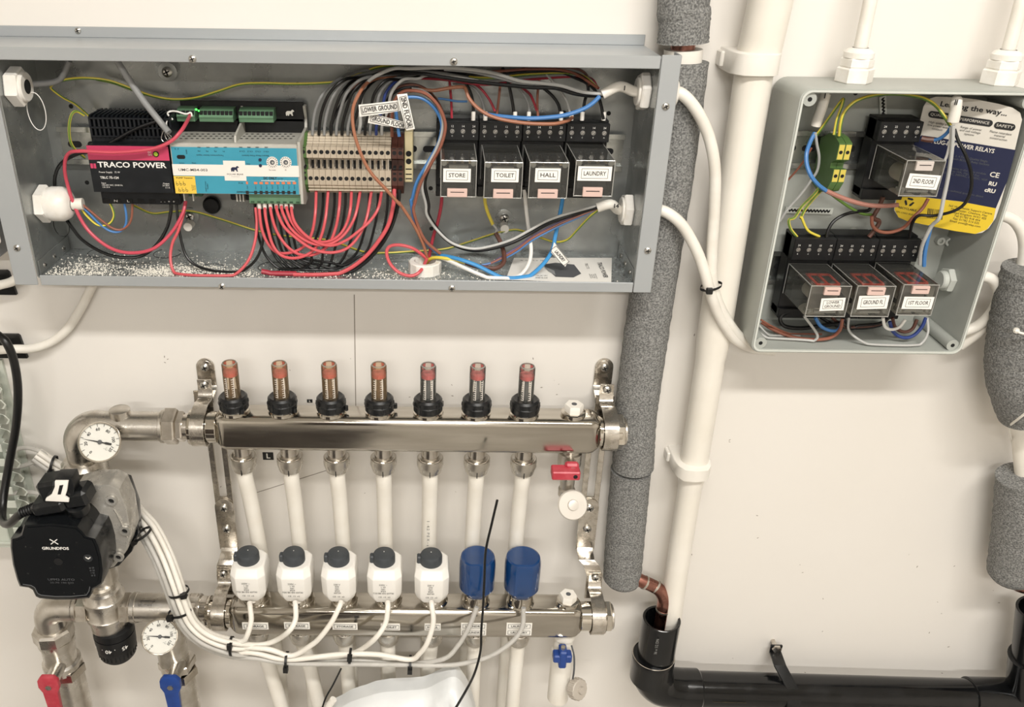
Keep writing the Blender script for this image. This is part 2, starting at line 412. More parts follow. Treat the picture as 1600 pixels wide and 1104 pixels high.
for (x, lab) in ((LAMP_X, 'ceiling batten lamp above the boards'), (LAMP_X - .5, 'added fill lamp on the ceiling behind the viewer')):
    y = LAMP_Y if x == LAMP_X else -2.5  # the far lamp is unseen and added only for fill
    T = Thing('ceiling_and_fill_light', lab, 'lamp', (x, y, RZ1 - .05), 'ceiling lamps')
    T.part('housing', MB().box(x - LAMP_LEN / 2 - .02, x + LAMP_LEN / 2 + .02, y - .07, y + .07, RZ1 - .045, RZ1, .006), 'white_plastic')
    mat_n = 'lamp_glow'
    if mat_n not in MATS: mat(mat_n, '#ffffff', .5, emit='#fff4e2', estr=4)
    T.part('diffuser', MB().box(x - LAMP_LEN / 2, x + LAMP_LEN / 2, y - LAMP_W / 2, y + LAMP_W / 2, LAMP_Z + .012, RZ1 - .045, .005), mat_n)

# ================================================================ steel control cabinet
XL, XR, ZB, ZT, CD = -.366, .181, 1.3525, 1.5515, .076
T = Thing('control_cabinet', 'wide open galvanised steel control cabinet above the manifold', 'cabinet', ((XL + XR) / 2, 0, ZB)); CAB = T
T.part('back_panel', MB().box(XL, XR, -.0015, 0, ZB, ZT), 'galv_inner')
T.part('top_panel', MB().box(XL - .07, XR + .001, -CD, 0, ZT - .0012, ZT), 'galv_flange')
T.part('bottom_panel', MB().box(XL, XR, -CD, -.0015, ZB - .0012, ZB), 'galv_floor')
for x in (XL, XR): T.part('side_panel', MB().box(x - .0007, x + .0007, -CD, 0, ZB, ZT - .0012), 'galv_inner')
T.part('wall_flange', MB().box(XL - .07, .1825, -.002, 0, ZT, 1.5605, .0004), 'galv_flange')
T.part('top_flange', MB().box(XL - .07, XR - .0008, -CD - .0016, -CD, 1.5425, 1.5527, .0005), 'galv_flange')
T.part('bottom_flange', MB().box(XL + .002, XR - .0008, -CD - .0016, -CD, 1.3445, 1.3542, .0005), 'galv_flange')
T.part('side_flange', MB().box(XR, .1972, -CD - .0016, -CD, 1.3445, 1.5535, .0005).box(.1958, .1972, -CD, -CD + .02, 1.3445, 1.5535, .0003), 'galv_flange')
T.part('side_flange', MB().box(-.388, XL - .001, -CD - .0016, -CD, 1.3445, 1.5427, .0005), 'galv_flange')
for (x, y) in ((301, 92), (709, 96), (347, 447), (706, 450), (27, 387), (1040, 166), (1012, 391)): screw(T, P(x, y, CD + .0016), .0031, rot=random.random())
screw(T, P(122, 48, .002), .0026)
for (x, y) in ((158, 402), (174, 388 + 4), (66, 428), (88, 407), (110, 386)): pass
for dy in (.012, .034, .056): 
    screw(T, (XL + .001, -dy - .006, ZB + .006), .0026, X, rot=dy * 30, name='rivet'); screw(T, (XR - .001, -dy - .006, ZB + .006), .0026, -X, rot=dy * 50, name='rivet')
T.part('corner_tab', MB().box(XL + .0007, XL + .0016, -CD + .003, -.004, ZB, ZB + .014, .0002), 'galv_inner')
T.part('corner_tab', MB().box(XR - .0016, XR - .0007, -CD + .003, -.004, ZB, ZB + .014, .0002), 'galv_inner')
for (x, y, r) in ((160, 401, .013), (262, 401, .013), (192, 420, .012), (425, 420, .013), (330, 424, .013)):
    p = P(x, y, (.81 - (1.65 - ZB) / math.tan(math.radians(26.86) + math.atan((y - 552) / 1341))))
    T.part('knockout', MB().ring((p.x, p.y, ZB), Z, r, .00035, 28, 4), 'slot_black')
# fixings on the back panel
def backfix(x, y, slot):
    p = P(x, y, .0015)
    T.part('washer', MB().lathe(p, Y, [(0, .0085), (.001, .0085), (.0014, .006)], 20), 'galv_inner')
    screw(T, p + Y * .0012, .0046)
    if slot: T.part('spacer', MB().cyl(p + V((0, 0, -.0075)), p + V((0, -.012, -.0075)), .0042, n=12), 'white_plastic')
backfix(788, 340, True); backfix(297, 337, True); backfix(262, 112, False)
T.part('keyhole_dimple', MB().lathe(P(262, 106, .0015), Y, [(0, .0115), (.0004, .0115), (.0006, .0095)], 24, sq=1), 'galv_floor')
for (x, y) in ((111, 166), (136, 285), (881, 176), (951, 177), (673, 294), (674, 357)):
    T.part('panel_hole', MB().lathe(P(x, y, .0015), Y, [(0, .0021), (.0002, .0021)], 14), 'slot_black')
p = P(332, 319, .0015); T.part('grommet', MB().lathe(p, Y, [(0, .0085), (.004, .0085), (.006, .007)], 24), 'black_plastic')
# dust on the cabinet floor
rnd = random.Random(11); mb = MB()
mat('plaster', '#e9e5da', .9)
def dust(cx_, cy_, sx, sy, n):
    for _ in range(n):
        x = rnd.gauss(cx_, sx); y = rnd.gauss(cy_, sy)
        if not (XL + .004 < x < XR - .004 and -CD + .003 < y < -.004): continue
        s = rnd.choice((.00025, .0003, .0003, .0004, .0005, .0009)); a = rnd.uniform(0, 6.28)
        ps = [V((x + s * math.cos(a + t), y + s * math.sin(a + t), ZB)) for t in (0, 2.1, 4.2)]
        mb.add(ps + [V((x, y, ZB + s))], [(0, 1, 2), (0, 3, 1), (1, 3, 2), (2, 3, 0)])
dust(-.325, -.052, .018, .014, 1100); dust(-.335, -.068, .02, .006, 600); dust(-.262, -.064, .014, .007, 1000); dust(-.236, -.053, .025, .008, 1100); dust(-.2, -.064, .03, .007, 900)
dust(-.12, -.064, .04, .007, 500); dust(-.03, -.062, .03, .009, 600); dust(-.02, -.04, .05, .02, 250); dust(.08, -.066, .05, .004, 200); dust(-.25, -.045, .09, .02, 900)
solid('plaster_dust', mb, 'plaster', 'white plaster dust scattered over the cabinet floor', 'dust', kind='stuff')
# DIN rails
def din_rail(x0, x1, z, d0, label):
    T = Thing('din_rail', label, 'rail', ((x0 + x1) / 2, -d0, z)); h = .0175
    T.part('rail', MB().box(x0, x1, -d0 - .001, -d0, z - .0125, z + .0125).box(x0, x1, -d0 - .0065, -d0, z + .0125, z + .0135).box(x0, x1, -d0 - .0065, -d0, z - .0135, z - .0125)
           .box(x0, x1, -d0 - .0075, -d0 - .0065, z + .0125, z + h, .0002).box(x0, x1, -d0 - .0075, -d0 - .0065, z - h, z - .0125, .0002), 'nickel_rail')
    x = x0 + .006
    while x + .016 < x1:
        T.part('rail_slot', MB().prism(rrect(x, x + .013, z - .003, z + .003, .0029, -d0 - .001, 3), Y * .0001), 'slot_black'); x += .0185
    return T
RZ = (P(665, 208, .0095).z + P(665, 262, .0095).z) / 2
din_rail(XL + .012, XR - .008, RZ, .002, 'slotted steel rail across the long cabinet behind the modules')

# ================================================================ right enclosure
EX0, EX1, EZ0, EZ1, ED = .3035, .506, 1.2815, 1.527, .07
T = Thing('relay_enclosure', 'open light grey plastic relay enclosure on the right', 'enclosure', ((EX0 + EX1) / 2, 0, EZ0)); ENC = T
t = .003
L = [rrect(EX0 + .002, EX1 - .002, EZ0 + .002, EZ1 - .002, .011, 0), rrect(EX0, EX1, EZ0, EZ1, .011, -.004), rrect(EX0 - .001, EX1 + .001, EZ0 - .001, EZ1 + .001, .009, -ED + .0015), rrect(EX0 - .0005, EX1 + .0005, EZ0 - .0005, EZ1 + .0005, .009, -ED),
     rrect(EX0 + t, EX1 - t, EZ0 + t, EZ1 - t, .007, -ED), rrect(EX0 + t + .0015, EX1 - t - .0015, EZ0 + t + .0015, EZ1 - t - .0015, .007, -.004)]
T.part('body', MB().rings(L), 'enclosure_grey', smooth=28)
T.part('rim', MB().rings([rrect(EX0 + .0007, EX1 - .0007, EZ0 + .0007, EZ1 - .0007, .008, -ED), rrect(EX0 + .0007, EX1 - .0007, EZ0 + .0007, EZ1 - .0007, .008, -ED - .0012),
        rrect(EX0 + .0022, EX1 - .0022, EZ0 + .0022, EZ1 - .0022, .0075, -ED - .0012), rrect(EX0 + .0022, EX1 - .0022, EZ0 + .0022, EZ1 - .0022, .0075, -ED)], cap0=False, cap1=False), 'enclosure_rim')
for (x, z) in ((EX0 + .0085, EZ0 + .0085), (EX1 - .0085, EZ0 + .0085), (EX0 + .0085, EZ1 - .0085), (EX1 - .0085, EZ1 - .0085)):
    q = T.part('screw_post', MB().cyl((x, -.004, z), (x, -ED + .0015, z), .0062, .0058, n=20), 'enclosure_grey')
    T.part('screw_hole', MB().lathe((x, -ED + .0015, z), Y, [(0, .0019), (.0002, .0019)], 14), 'slot_black', q)
for (x0, y0, x1, y1) in ((1378, 150, 1379, 180), (1226, 327, 1300, 329), (1440, 372, 1442, 395)):
    a, b = P(x0, y0, .0046), P(x1, y1, .0046); u = (b - a).normalized(); w = u.cross(Y); mb = MB()
    q = T.part('slot_plate', MB().prism([a + w * .003, b + w * .003, b - w * .003, a - w * .003], Y * .002), 'enclosure_rim')
    n = max(3, int((b - a).length / .0035)); top = []; bot = []
    for i in range(2 * n + 1):
        c = a + (b - a) * (.06 + .88 * i / (2 * n)) + Y * .0021; e = .0008 * (1 if i % 2 else -1)
        top.append(c + w * (.0011 + e)); bot.append(c + w * (-.0011 + e))
    T.part('wavy_slot', MB().prism(top + bot[::-1], Y * .0001), 'slot_black', q)
for (x, y, r) in ((1248, 235, .004), (1337, 145, .0022), (1440, 145, .0015), (1332, 361, .003)):
    T.part('moulded_hole', MB().lathe(P(x, y, .0045), Y, [(0, r), (.0003, r)], 14), 'slot_black')
for (x, y) in ((1332, 361), (1466, 374), (1479, 375)):
    T.part('moulded_boss', MB().lathe(P(x, y, .004), Y, [(0, .0042), (.006, .004), (.006, .002), (.003, .002)], 16), 'enclosure_rim')
RZ2 = (P(1360, 208, .012).z + P(1360, 262, .012).z) / 2
din_rail(EX0 + .012, EX1 - .055, RZ2, .005, 'upper slotted rail inside the grey relay enclosure')
RZ3 = (P(1225, 395, .012).z + P(1225, 442, .012).z) / 2
din_rail(EX0 + .008, EX1 - .03, RZ3, .005, 'lower slotted rail inside the grey relay enclosure')
# ================================================================ vertical pipes
def foam_tube(T, name, pts, r, **kw):
    rr = random.Random(int(r * 1e5)); ps = spline(pts, 14)
    mb = MB(); mb.tube(ps, [r * (1 + rr.uniform(-.02, .02)) for _ in ps], 30)
    return T.part(name, mb, 'foam', smooth=60, **kw)
fx = lambda x, y: P(x, y, .03)
T = Thing('insulated_pipe', 'copper riser lagged in grey foam beside the steel cabinet', 'pipe', fx(972, 905))
FR = .0222
foam_tube(T, 'foam_sleeve', [V((P(1070, 0, .031).x, -.0245, RZ1)), V((P(1070, 0, .031).x, -.0245, 1.9)), P(1073, -40, .0245), P(1070, 20, .0245), P(1067, 66, .0245)], FR * .98)
foam_tube(T, 'foam_sleeve', [P(1067, 96, .0245), P(1047, 260, .0245), P(1020, 450, .0245), P(1003, 570, .0245), P(993, 650, .0245), P(989, 728, .0245)], FR)
foam_tube(T, 'foam_sleeve', [P(986, 733, .0245), P(980, 800, .0245), P(975, 860, .0245), P(972, 902, .0245)], FR * .99)
T.part('foam_end', MB().lathe(P(973, 900, .0245), P(971, 920, .0235) - P(973, 900, .0245), [(0, FR * .98), (.006, FR * .9), (.011, FR * .6), (.012, .004)], 26), 'foam')
T.part('copper_pipe', MB().tube([P(1068, 55, .0245), P(1066, 100, .0245)], .0105, 20), 'copper')
T.part('collar', MB().lathe(P(1068, 77, .0245), P(1066, 100 ,.0245) - P(1068, 77, .0245), [(0, .0165), (.014, .0165)], 24), 'white_plastic')
cp = T.part('copper_pipe', MB().tube(spline([P(975, 890, .0245), P(1000, 906, .032), P(1016, 913, .034), P(1030, 921, .035), P(1037, 934, .036), P(1036, 950, .037), P(1032, 975, .038), P(1028, 1000, .04)], 8), .0078, 20), 'copper')
for (a, b) in (((1006, 909, .033), (1011, 911.5, .0333)), ((1036, 951, .037), (1035, 954, .0371)),((1023,915,.034),(1025,916.5,.0345))):
    T.part('joint_ring', MB().lathe(P(*a), P(*b) - P(*a), [(0, .0084), (.0025, .0084)], 20), 'nickel', cp)
T = Thing('foam_lagged_pipe', 'grey foam lagged pipe bend at the right edge of the wall', 'pipe', P(1600, 905, .04))
foam_tube(T, 'foam_sleeve', [P(1625, 420, .055), P(1608, 480, .055), P(1597, 540, .052), P(1596, 590, .052), P(1612, 640, .052)], .031)
foam_tube(T, 'foam_sleeve', [P(1650, 560, .06), P(1617, 625, .055), P(1600, 648, .05)], .026)
foam_tube(T, 'foam_sleeve', [P(1600, 744, .04), P(1593, 820, .04), P(1583, 893, .04)], .0265)
T.part('foam_end', MB().lathe(P(1583, 892, .04), P(1580, 915, .038) - P(1583, 892, .04), [(0, .0262), (.006, .023), (.01, .014), (.011, .004)], 26), 'foam')
T.part('copper_pipe', MB().tube(spline([P(1580, 905, .04), P(1592, 914, .04), P(1612, 919, .042), P(1640, 925, .045)], 6), .0078, 18), 'copper')
T.part('cable_tie', MB().tube(spline([P(1581, 690, .024), P(1577, 668, .055), P(1590, 655, .08), P(1610, 640, .09)], 6), .0013, 6).ball(P(1578, 662, .06), .0028, 8), 'white_plastic')
T.part('cable_tie', MB().tube(spline([P(1587, 516, .085), P(1595, 520, .088), P(1615, 524, .088)], 6), .0012, 6).ball(P(1588, 516, .086), .003, 8), 'white_plastic')
T.part('pipe_tail', MB().tube([P(1590, 640, .03), P(1600, 760, .035)], .008, 16), 'pvc_pipe')
# white waste pipe
T = Thing('waste_pipe', 'tall white plastic pipe running down into the black soil pipe', 'pipe', P(1046, 985, .03))
PR = .0165
T.part('lower_pipe', MB().tube(spline([P(1180, 100, .03), P(1160, 230, .03), P(1110, 560, .029), P(1078, 760, .029), P(1056, 900, .031), P(1043, 1000, .036)], 10), [PR] * 20 + [PR * .9] * 10 + [PR * .78] * 21, 28), 'pvc_pipe')
T.part('upper_pipe', MB().tube([V((P(1215, -50, .032).x + .002, -.034, RZ1)), P(1215, -50, .032), P(1184, 90, .03)], PR * 1.12, 28), 'pvc_pipe')
def pclip(x, y, d, w, hgt):
    c = P(x, y, d); q = T.part('pipe_clip', MB().rings([rrect(c.x - w / 2, c.x + w / 2, 0, d * 2 - .004, w * .36, 0)]) if 0 else None, 'white_plastic') if 0 else None
    loops = []
    for (zz, s) in ((-hgt / 2, .95), (-hgt / 2 + .001, 1), (hgt / 2 - .001, 1), (hgt / 2, .95)):
        lp = []
        for (ax_, ay) in ((-1, .0), (-1, .62), (-.86, .84), (-.6, 1), (0, 1.04), (.6, 1), (.86, .84), (1, .62), (1, 0)):
            lp.append(V((c.x + ax_ * w / 2 * s, -ay * (d + PR + .003) * (s if ay else 1), c.z + zz)))
        loops.append(lp)
    T.part('pipe_clip', MB().rings(loops), 'white_plastic', smooth=50)
    T.part('clip_ear', MB().box(c.x - w / 2 - .003, c.x - w / 2 + .002, -.014, 0, c.z - hgt * .35, c.z + hgt * .35, .001), 'white_plastic')
pclip(1178, 97, .03, .043, .019); pclip(1080, 727, .029, .040, .016)
# black soil pipe
SR = .022; sd = .045
a0 = P(1034, 966, sd); a1 = P(1018, 1062, sd); zc = a1.z - .004
T = Thing('soil_pipe', 'glossy black soil pipe with open upright end at bottom right', 'pipe', (a1.x, -sd, zc - .03))
up = (a0 - a1).normalized()
T.part('upright_pipe', MB().lathe(a1, up, [(0, SR), ((a0 - a1).length, SR), ((a0 - a1).length + .0006, SR - .0007), ((a0 - a1).length, SR - .0028), (.004, SR - .0028)], 40), 'black_soil')
b0 = P(1020, 1018, sd)
T.part('socket_collar', MB().lathe(P(1020, 1030, sd), up, [(-.03, SR + .0025), (0, SR + .003), (.006, SR + .0038), (.008, SR + .0034), (.0085, SR + .0002)], 40), 'black_soil')
T.part('collar_ring', MB().ring(P(1020, 1030, sd) + up * .0084, up, SR + .0028, .0007, 40, 6), 'nickel_smooth')
rz = P(1300, 1086, sd).z; R = .03
hz0 = P(1062, 1075, sd); hz1 = P(1640, 1092, sd); hd = (hz1 - hz0).normalized()
ctr = P(1020, 1040, sd)
T.part('elbow', MB().tube(spline([ctr + up * .012, ctr, ctr - up * .012 + X * .001, ctr - up * .026 + X * .007, ctr - up * .034 + X * .018, hz0 + X * .004], 8), SR + .0026, 36), 'black_soil')
T.part('horizontal_pipe', MB().tube([hz0 - hd * .005, hz1], SR, 40), 'black_soil')
T.part('socket_collar', MB().lathe(hz0 - hd * .004, hd, [(0, SR + .0028), (.026, SR + .0028), (.028, SR + .001), (.028, SR)], 40), 'black_soil')
e0 = P(1512, 1088, sd)
T.part('socket_collar', MB().lathe(e0, hd, [(0, SR), (.001, SR + .0022), (.05, SR + .0026), (.12, SR + .0026)], 40), 'black_soil')
u0 = P(1612, 1040, sd + .004); u1 = P(1622, 950, sd + .004); ud = (u1 - u0).normalized()
T.part('branch_pipe', MB().lathe(u0 - ud * .03, ud, [(0, SR), ((u1 - u0).length + .03, SR), ((u1 - u0).length + .03, SR - .0028), (.05, SR - .0028)], 36), 'black_soil')
T.part('socket_collar', MB().lathe(u0 - ud * .04, ud, [(0, SR + .003), (.05, SR + .003), (.056, SR + .0038), (.0575, SR + .0002)], 36), 'black_soil')
cpx = P(1228, 1086, sd)
cl = T.part('pipe_clip', MB().lathe(cpx - X * .0085, X, [(0, SR + .0002), (0, SR + .0032), (.017, SR + .0032), (.017, SR + .0002)], 36, cap=False), 'black_plastic')
s0 = P(1212, 1014, .012)
T.part('clip_strap', MB().strap([s0 + V((0, 0, .007)), s0 + V((0, 0, -.004)), P(1219, 1040, .04), cpx + V((0, -.012, SR + .0012))], X, .0145, .0028), 'black_plastic', cl, bevel=.0006)
T.part('clip_bolt', MB().lathe(s0 + V((0, 0, .003)), Y, [(-.012, .003), (.0016, .003), (.0018, .0062), (.004, .0058), (.0045, .004)], 6), 'chrome_strap', cl)
T.text('50mm SOLVENT WELD', P(1140, 1097, sd + SR + .0005) , .004, 'gold_print', u=hd, v=(0, -.5, .8))
T.text('36 x 1/2 DN', P(1026, 1010, sd + SR + .0006), .0048, 'ink_print', u=up, v=-X)
# white cables between cabinet and enclosure
GL = .0052
wire('white_cable', 'white cable arching from the upper right cabinet gland', 'cable_white', [(1046, 142, .048), (1067, 148, .053), (1090, 175, .054), (1108, 215, .052), (1117, 265, .052), (1116, 330, .05), (1112, 400, .05), (1114, 446, .05), (1130, 490, .047), (1158, 528, .042), (1200, 545, .04)], GL, n=14)
wire('white_cable', 'white cable curving from the lower right cabinet gland', 'cable_white', [(1014, 326, .048), (1040, 331, .053), (1066, 352, .055), (1088, 390, .054), (1101, 425, .055), (1108, 450, .055), (1122, 490, .05), (1144, 525, .044), (1172, 542, .04), (1210, 548, .04)], GL, n=14)
mb = MB(); c = P(1111, 447, .052)
mb.rings([[c + V((math.cos(a) * .0098, -math.sin(a) * .0085, z + .0028 * math.cos(a))) for a in [2 * math.pi * i / 24 for i in range(24)]] for z in (-.0013, .0013)], cap0=False, cap1=False)
mb.box(-.003, .003, -.002, .002, -.003, .003, .0006, M=Matrix.Translation(c + V((-.004, -.0095, -.001))))
solid('cable_tie', mb, 'tie_black', 'black tie strapping the two thick white cables together', 'cable tie')
wire('white_cable', 'larger white cable loop outside the right enclosure', 'cable_white', [(1500, 540, .022), (1540, 510, .03), (1575, 470, .035), (1596, 420, .04), (1600, 375, .042), (1585, 345, .04), (1555, 335, .035), (1530, 340, .03)], GL, n=14)
wire('white_cable', 'smaller white cable loop outside the right enclosure', 'cable_white', [(1495, 520, .03), (1525, 510, .032), (1548, 490, .036), (1560, 465, .04), (1555, 442, .042), (1538, 432, .042), (1505, 436, .04)], GL, n=14)
# ================================================================ modules on the cabinet's rail
mat('psu_black', '#13161a', .36, col2='#1b1e22', scale=90, spec=.35); mat('psu_pink', '#c23e62', .4); mat('print_white', '#e9e7e2', .5)
mat('module_grey', '#b9b7af', .42, col2='#adaaa1', scale=50); mat('face_blue', '#4097ae', .36, col2='#3a8ea6', scale=20)
mat('face_white', '#e8e2da', .45); mat('face_yellow', '#e6c24c', .45); mat('pcb', '#16301f', .4, col2='#2c4a33', scale=260, lo=.52, hi=.62)
mat('conn_green', '#63876a', .4, col2='#587b5e', scale=60); mat('conn_dark', '#2c4a34', .5); mat('orange_mark', '#d87a52', .5); mat('navy', '#232a45', .4)
mat('led_green', '#3fd04a', .3, emit='#45ff50', estr=3); mat('led_yellow', '#a9c43a', .3)
mat('terminal_beige', '#b9ac99', .45, col2='#ada08d', scale=80); mat('terminal_light', '#c9beac', .45); mat('terminal_brown', '#4f2f27', .42, col2='#42261f', scale=60); mat('terminal_green', '#4f6d3a', .45); mat('terminal_yellow', '#cdbb55', .45)
mat('clamp_cream', '#cfc29a', .5)
FD = .060
# ---- power supply
x0, x1, z0, z1 = frect(140, 227, 268, 301, FD); bd = .045
zt = P(200, 181, bd).z; zb = P(215, 319, bd).z
T = Thing('power_supply', 'black finned power supply with a pink stripe on its front', 'power supply', ((x0 + x1) / 2, -.012, zb))
T.part('body', MB().box(x0, x1, -bd, -.0098, zb, z1 + .004, .0008).box(x0 + .002, x1 - .002, -FD + .0008, -bd + .002, z0, z1, .0008), 'psu_black')
T.part('vent_core', MB().box(x0 + .002, x1 - .002, -bd + .006, -.012, z1 + .003, zt - .004), 'slot_black')
n = 19; px = (x1 - x0 - .002) / (n - 1)
mfin = MB().rings([[V((a, -bd, z1 + .002)), V((a, -bd, zt - .002)), V((a, -bd + .003, zt)), V((a, -.012, zt)), V((a, -.0098, zt - .003)), V((a, -.0098, z1 + .002))] for a in (-.0009, .0009)])
me = mfin.mesh('vent_fin', 'psu_black', off=(0, 0, 0))
for i in range(n):
    o = bpy.data.objects.new('vent_fin', me); COL.objects.link(o); o.parent = T.o; o.location = V((x0 + .001 + i * px, 0, 0)) - T.off
for zz in (zt - .0105, zt - .0025, z1 + .004):
    T.part('vent_rail', MB().box(x0, x1, -bd - .0004, -bd + .0014, zz - .0008, zz + .0008, .0003), 'psu_black')
T.part('vent_rail', MB().box(x0, x1, -.022, -.020, zt - .001, zt + .0004), 'psu_black')
fp = T.part('front_label', MB().box(x0 + .0005, x1 - .0005, -FD, -FD + .001, z0 + .0004, z1 - .0004), 'psu_black')
F = lambda x, y: P(x, y, FD + .0004)
zs = P(200, 250, FD).z
T.part('pink_stripe', MB().box(x0 + .0006, x1 - .0006, -FD - .0002, -FD, zs, z1 - .0006), 'psu_pink', fp, label='pink stripe across the top')
T.text('TRACO POWER', F(206, 258), .0068, 'print_white', fp, bold=.022, fit=.0605)
T.part('logo_mark', MB().box(F(141, 257).x, F(145, 257).x, -FD - .0003, -FD, F(0, 261).z, F(0, 253.5).z).box(F(146, 257).x, F(149.5, 257).x, -FD - .0003, -FD, F(0, 261).z, F(0, 253.5).z), 'psu_pink', fp)
T.text('Power Supply   75 W', F(171, 269), .0022, 'print_white', fp, fit=.0185); T.text('TBLC 75-124', F(171, 277.5), .0029, 'print_white', fp, bold=.02, fit=.0165)
T.text('Input\n100-240 VAC, 50/60 Hz\n1.8-1.0 A', F(159, 289), .0019, 'print_white', fp, align='LEFT')
T.text('Output\n24 VDC\n3.1 A', F(265, 290), .0019, 'print_white', fp, align='RIGHT')
T.text('DC\nON', F(234, 240), .0022, 'print_white', fp)
T.part('status_lamp', MB().lathe(F(243.7, 240.5), Y, [(0, .0026), (.0004, .0026), (.0007, .0021)], 18), 'slot_black', fp)
T.part('lamp_lens', MB().lathe(F(243.7, 240.5) + Y * .0006, Y, [(0, .002), (.0006, .0014)], 16), 'led_yellow', fp)
for i in range(7):
    c = P(166 + i * 18, 313, bd + .0003)
    T.part('terminal_mouth', MB().box(c.x - .003, c.x + .003, -bd - .0004, -bd, c.z - .0025, c.z + .0012), 'slot_black')
T.text('N      L', P(190, 314, bd + .0005), .003, 'print_white', fit=.014); T.text('-  -  +  +', P(262, 315, bd + .0005), .003, 'print_white', fit=.013)
# ---- controller
x0, x1, z0, z1 = frect(269.5, 226, 467, 303.5, FD); cxm = (x0 + x1) / 2
T = Thing('building_controller', 'blue fronted controller module with a white logo square', 'controller', (cxm, -.012, z0 - .012))
ztop = P(360, 161, .014).z
T.part('housing', MB().box(x0, x1, -FD, -.0098, z0, z1, .0008), 'module_grey')
zl = z1 + .0004; led = PZ(360, 206, z1).y
T.part('back_wall', MB().box(x0, x1, -.0135, -.0098, z1 - .001, ztop + .002, .0005), 'black_plastic')
T.part('circuit_board', MB().rings([[V((x0 + .001, led + .0015, z1 + .0003)), V((x1 - .001, led + .0015, z1 + .0003)), V((x1 - .001, -.0135, z1 + .013)), V((x0 + .001, -.0135, z1 + .013))], [V((x0 + .001, led + .0015, z1 - .002)), V((x1 - .001, led + .0015, z1 - .002)), V((x1 - .001, -.0135, z1 + .011)), V((x0 + .001, -.0135, z1 + .011))]]), 'pcb')
T.part('vent_ledge', MB().box(x0 + .0005, x1 - .0005, -FD + .002, led, z1, z1 + .0006), 'module_grey')
mh = MB().box(-.0011, .0011, -.0009, .0009, 0, .0003).mesh('vent_hole', 'slot_black')
for r_, yy in enumerate((209.5, 213, 216.5)):
    for i in range(22):
        q = PZ(274 + i * 8.6 + (4.2 if r_ % 2 else 0), yy, z1 + .0006)
        if not (x0 + .002 < q.x < x1 - .002) or -FD + .003 > q.y: continue
        o = bpy.data.objects.new('vent_hole', mh); COL.objects.link(o); o.parent = T.o; o.location = V((q.x, q.y, z1 + .0006)) - T.off
T.part('end_plate', MB().rings([[V((a, -FD - .0003, z0 - .008)), V((a, -FD - .0003, z1 + .003)), V((a, led - .004, z1 + .006)), V((a, led, z1 + .013)), V((a, -.018, ztop - .001)), V((a, -.0098, ztop - .001)), V((a, -.0098, z0 - .008)), V((a, -FD + .012, z0 - .012))] for a in (x1, x1 + .0024)]), 'module_grey')
xd = P(368, 205, .045).x
T.part('divider', MB().rings([[V((a, -FD + .006, z1)), V((a, -FD + .008, z1 + .006)), V((a, led, z1 + .015)), V((a, -.016, ztop - .002)), V((a, -.0135, z1))] for a in (xd, xd + .0018)]), 'module_grey')
def green_conn(xa, xb, n, nm='plug_connector'):
    za, yb = P(400, 191, .028).z, .028
    a, b = P(xa, 180, yb).x, P(xb, 180, yb).x
    zt_ = za + .011
    q = T.part(nm, MB().rings([[V((s_, -yb, za)), V((s_, -yb - .001, za + .0045)), V((s_, -yb + .002, zt_ - .002)), V((s_, -yb + .006, zt_)), V((s_, -.0138, zt_)), V((s_, -.0138, za))] for s_ in (a, b)]), 'conn_green')
    for i in range(n):
        xx = a + (b - a) * (i + .5) / n
        T.part('pin_socket', MB().box(xx - .0015, xx + .0015, -yb - .0001, -yb + .0022, za + .0056, za + .0092, 0), 'slot_black', q)
    T.part('connector_ridge', MB().box(a, b, -yb - .0016, -yb, za + .0036, za + .0046, .0002), 'conn_green', q)
green_conn(276, 304, 4); green_conn(311, 364, 8); green_conn(373, 427, 8)
T.part('status_light', MB().ball(P(306.5, 171, .032), .0011, 8).ball(P(310.5, 173, .03), .0009, 8), 'led_green', label='lit green indicator')
def bear(cx_, cy_, d, k, m, sub):
    pts = [(-16, -12), (-17, 0), (-12, 6), (-4, 7), (4, 6), (8, 11), (12, 12), (15, 9), (18, 6), (16, 4), (11, 4), (10, -4), (12, -12), (7, -12), (4, -5), (-2, -5), (-4, -12), (-9, -12), (-9, -6), (-12, -12)]
    c = P(cx_, cy_, d); return T.part('bear_emblem', MB().prism([c + X * (a * k) + Z * (b * k) for a, b in pts], Y * .0002), m, sub)
bear(453, 176, .03, .00022, 'module_grey', T.o)
fp = T.part('face_plate', MB().box(x0 + .0012, x1 - .001, -FD - .0003, -FD, z0 + .0006, z1 - .0025), 'face_blue', label='blue printed face plate')
d1 = FD + .0003; d2 = FD + .0006; d3 = FD + .0009
plate(T, 'white_band', 270, 257.5, 467, 275, d1, 'face_white', fp); lp = plate(T, 'logo_square', 350, 251, 384, 282, d1 + .0002, 'face_white', fp, .0003)
bear(367, 263.5, d2 + .0002, .00021, 'navy', fp); T.text('POLAR BEAR', P(367.5, 272.3, d3), .0021, 'ink', fp, fit=.0145); T.text('E N E R G Y', P(368, 276, d3), .0009, 'ink_grey', fp, fit=.007)
T.text('UMC-MB4-003', P(301.5, 265.5, d2 + .0001), .0032, 'ink', fp, bold=.008, fit=.0255)
plate(T, 'yellow_patch', 273, 275, 306, 302, d1, 'face_yellow', fp)
T.text('PUMP Tension', P(288, 278, d2 + .0001), .0018, 'ink', fp, bold=.02, fit=.0145)
for (yy, xx) in ((287, 277), (297, 281)):
    for i in range(3):
        c = P(xx + i * 5.5, yy, d2 + .0001)
        T.part('contact_symbol', MB().ring(c + Z * -.0005, Y, .0009, .00016, 14, 4).box(-.00012 - .0008, .00012 - .0008, -.0001, .0001, -.0005, .0024, M=Matrix.Translation(c)), 'ink', fp)
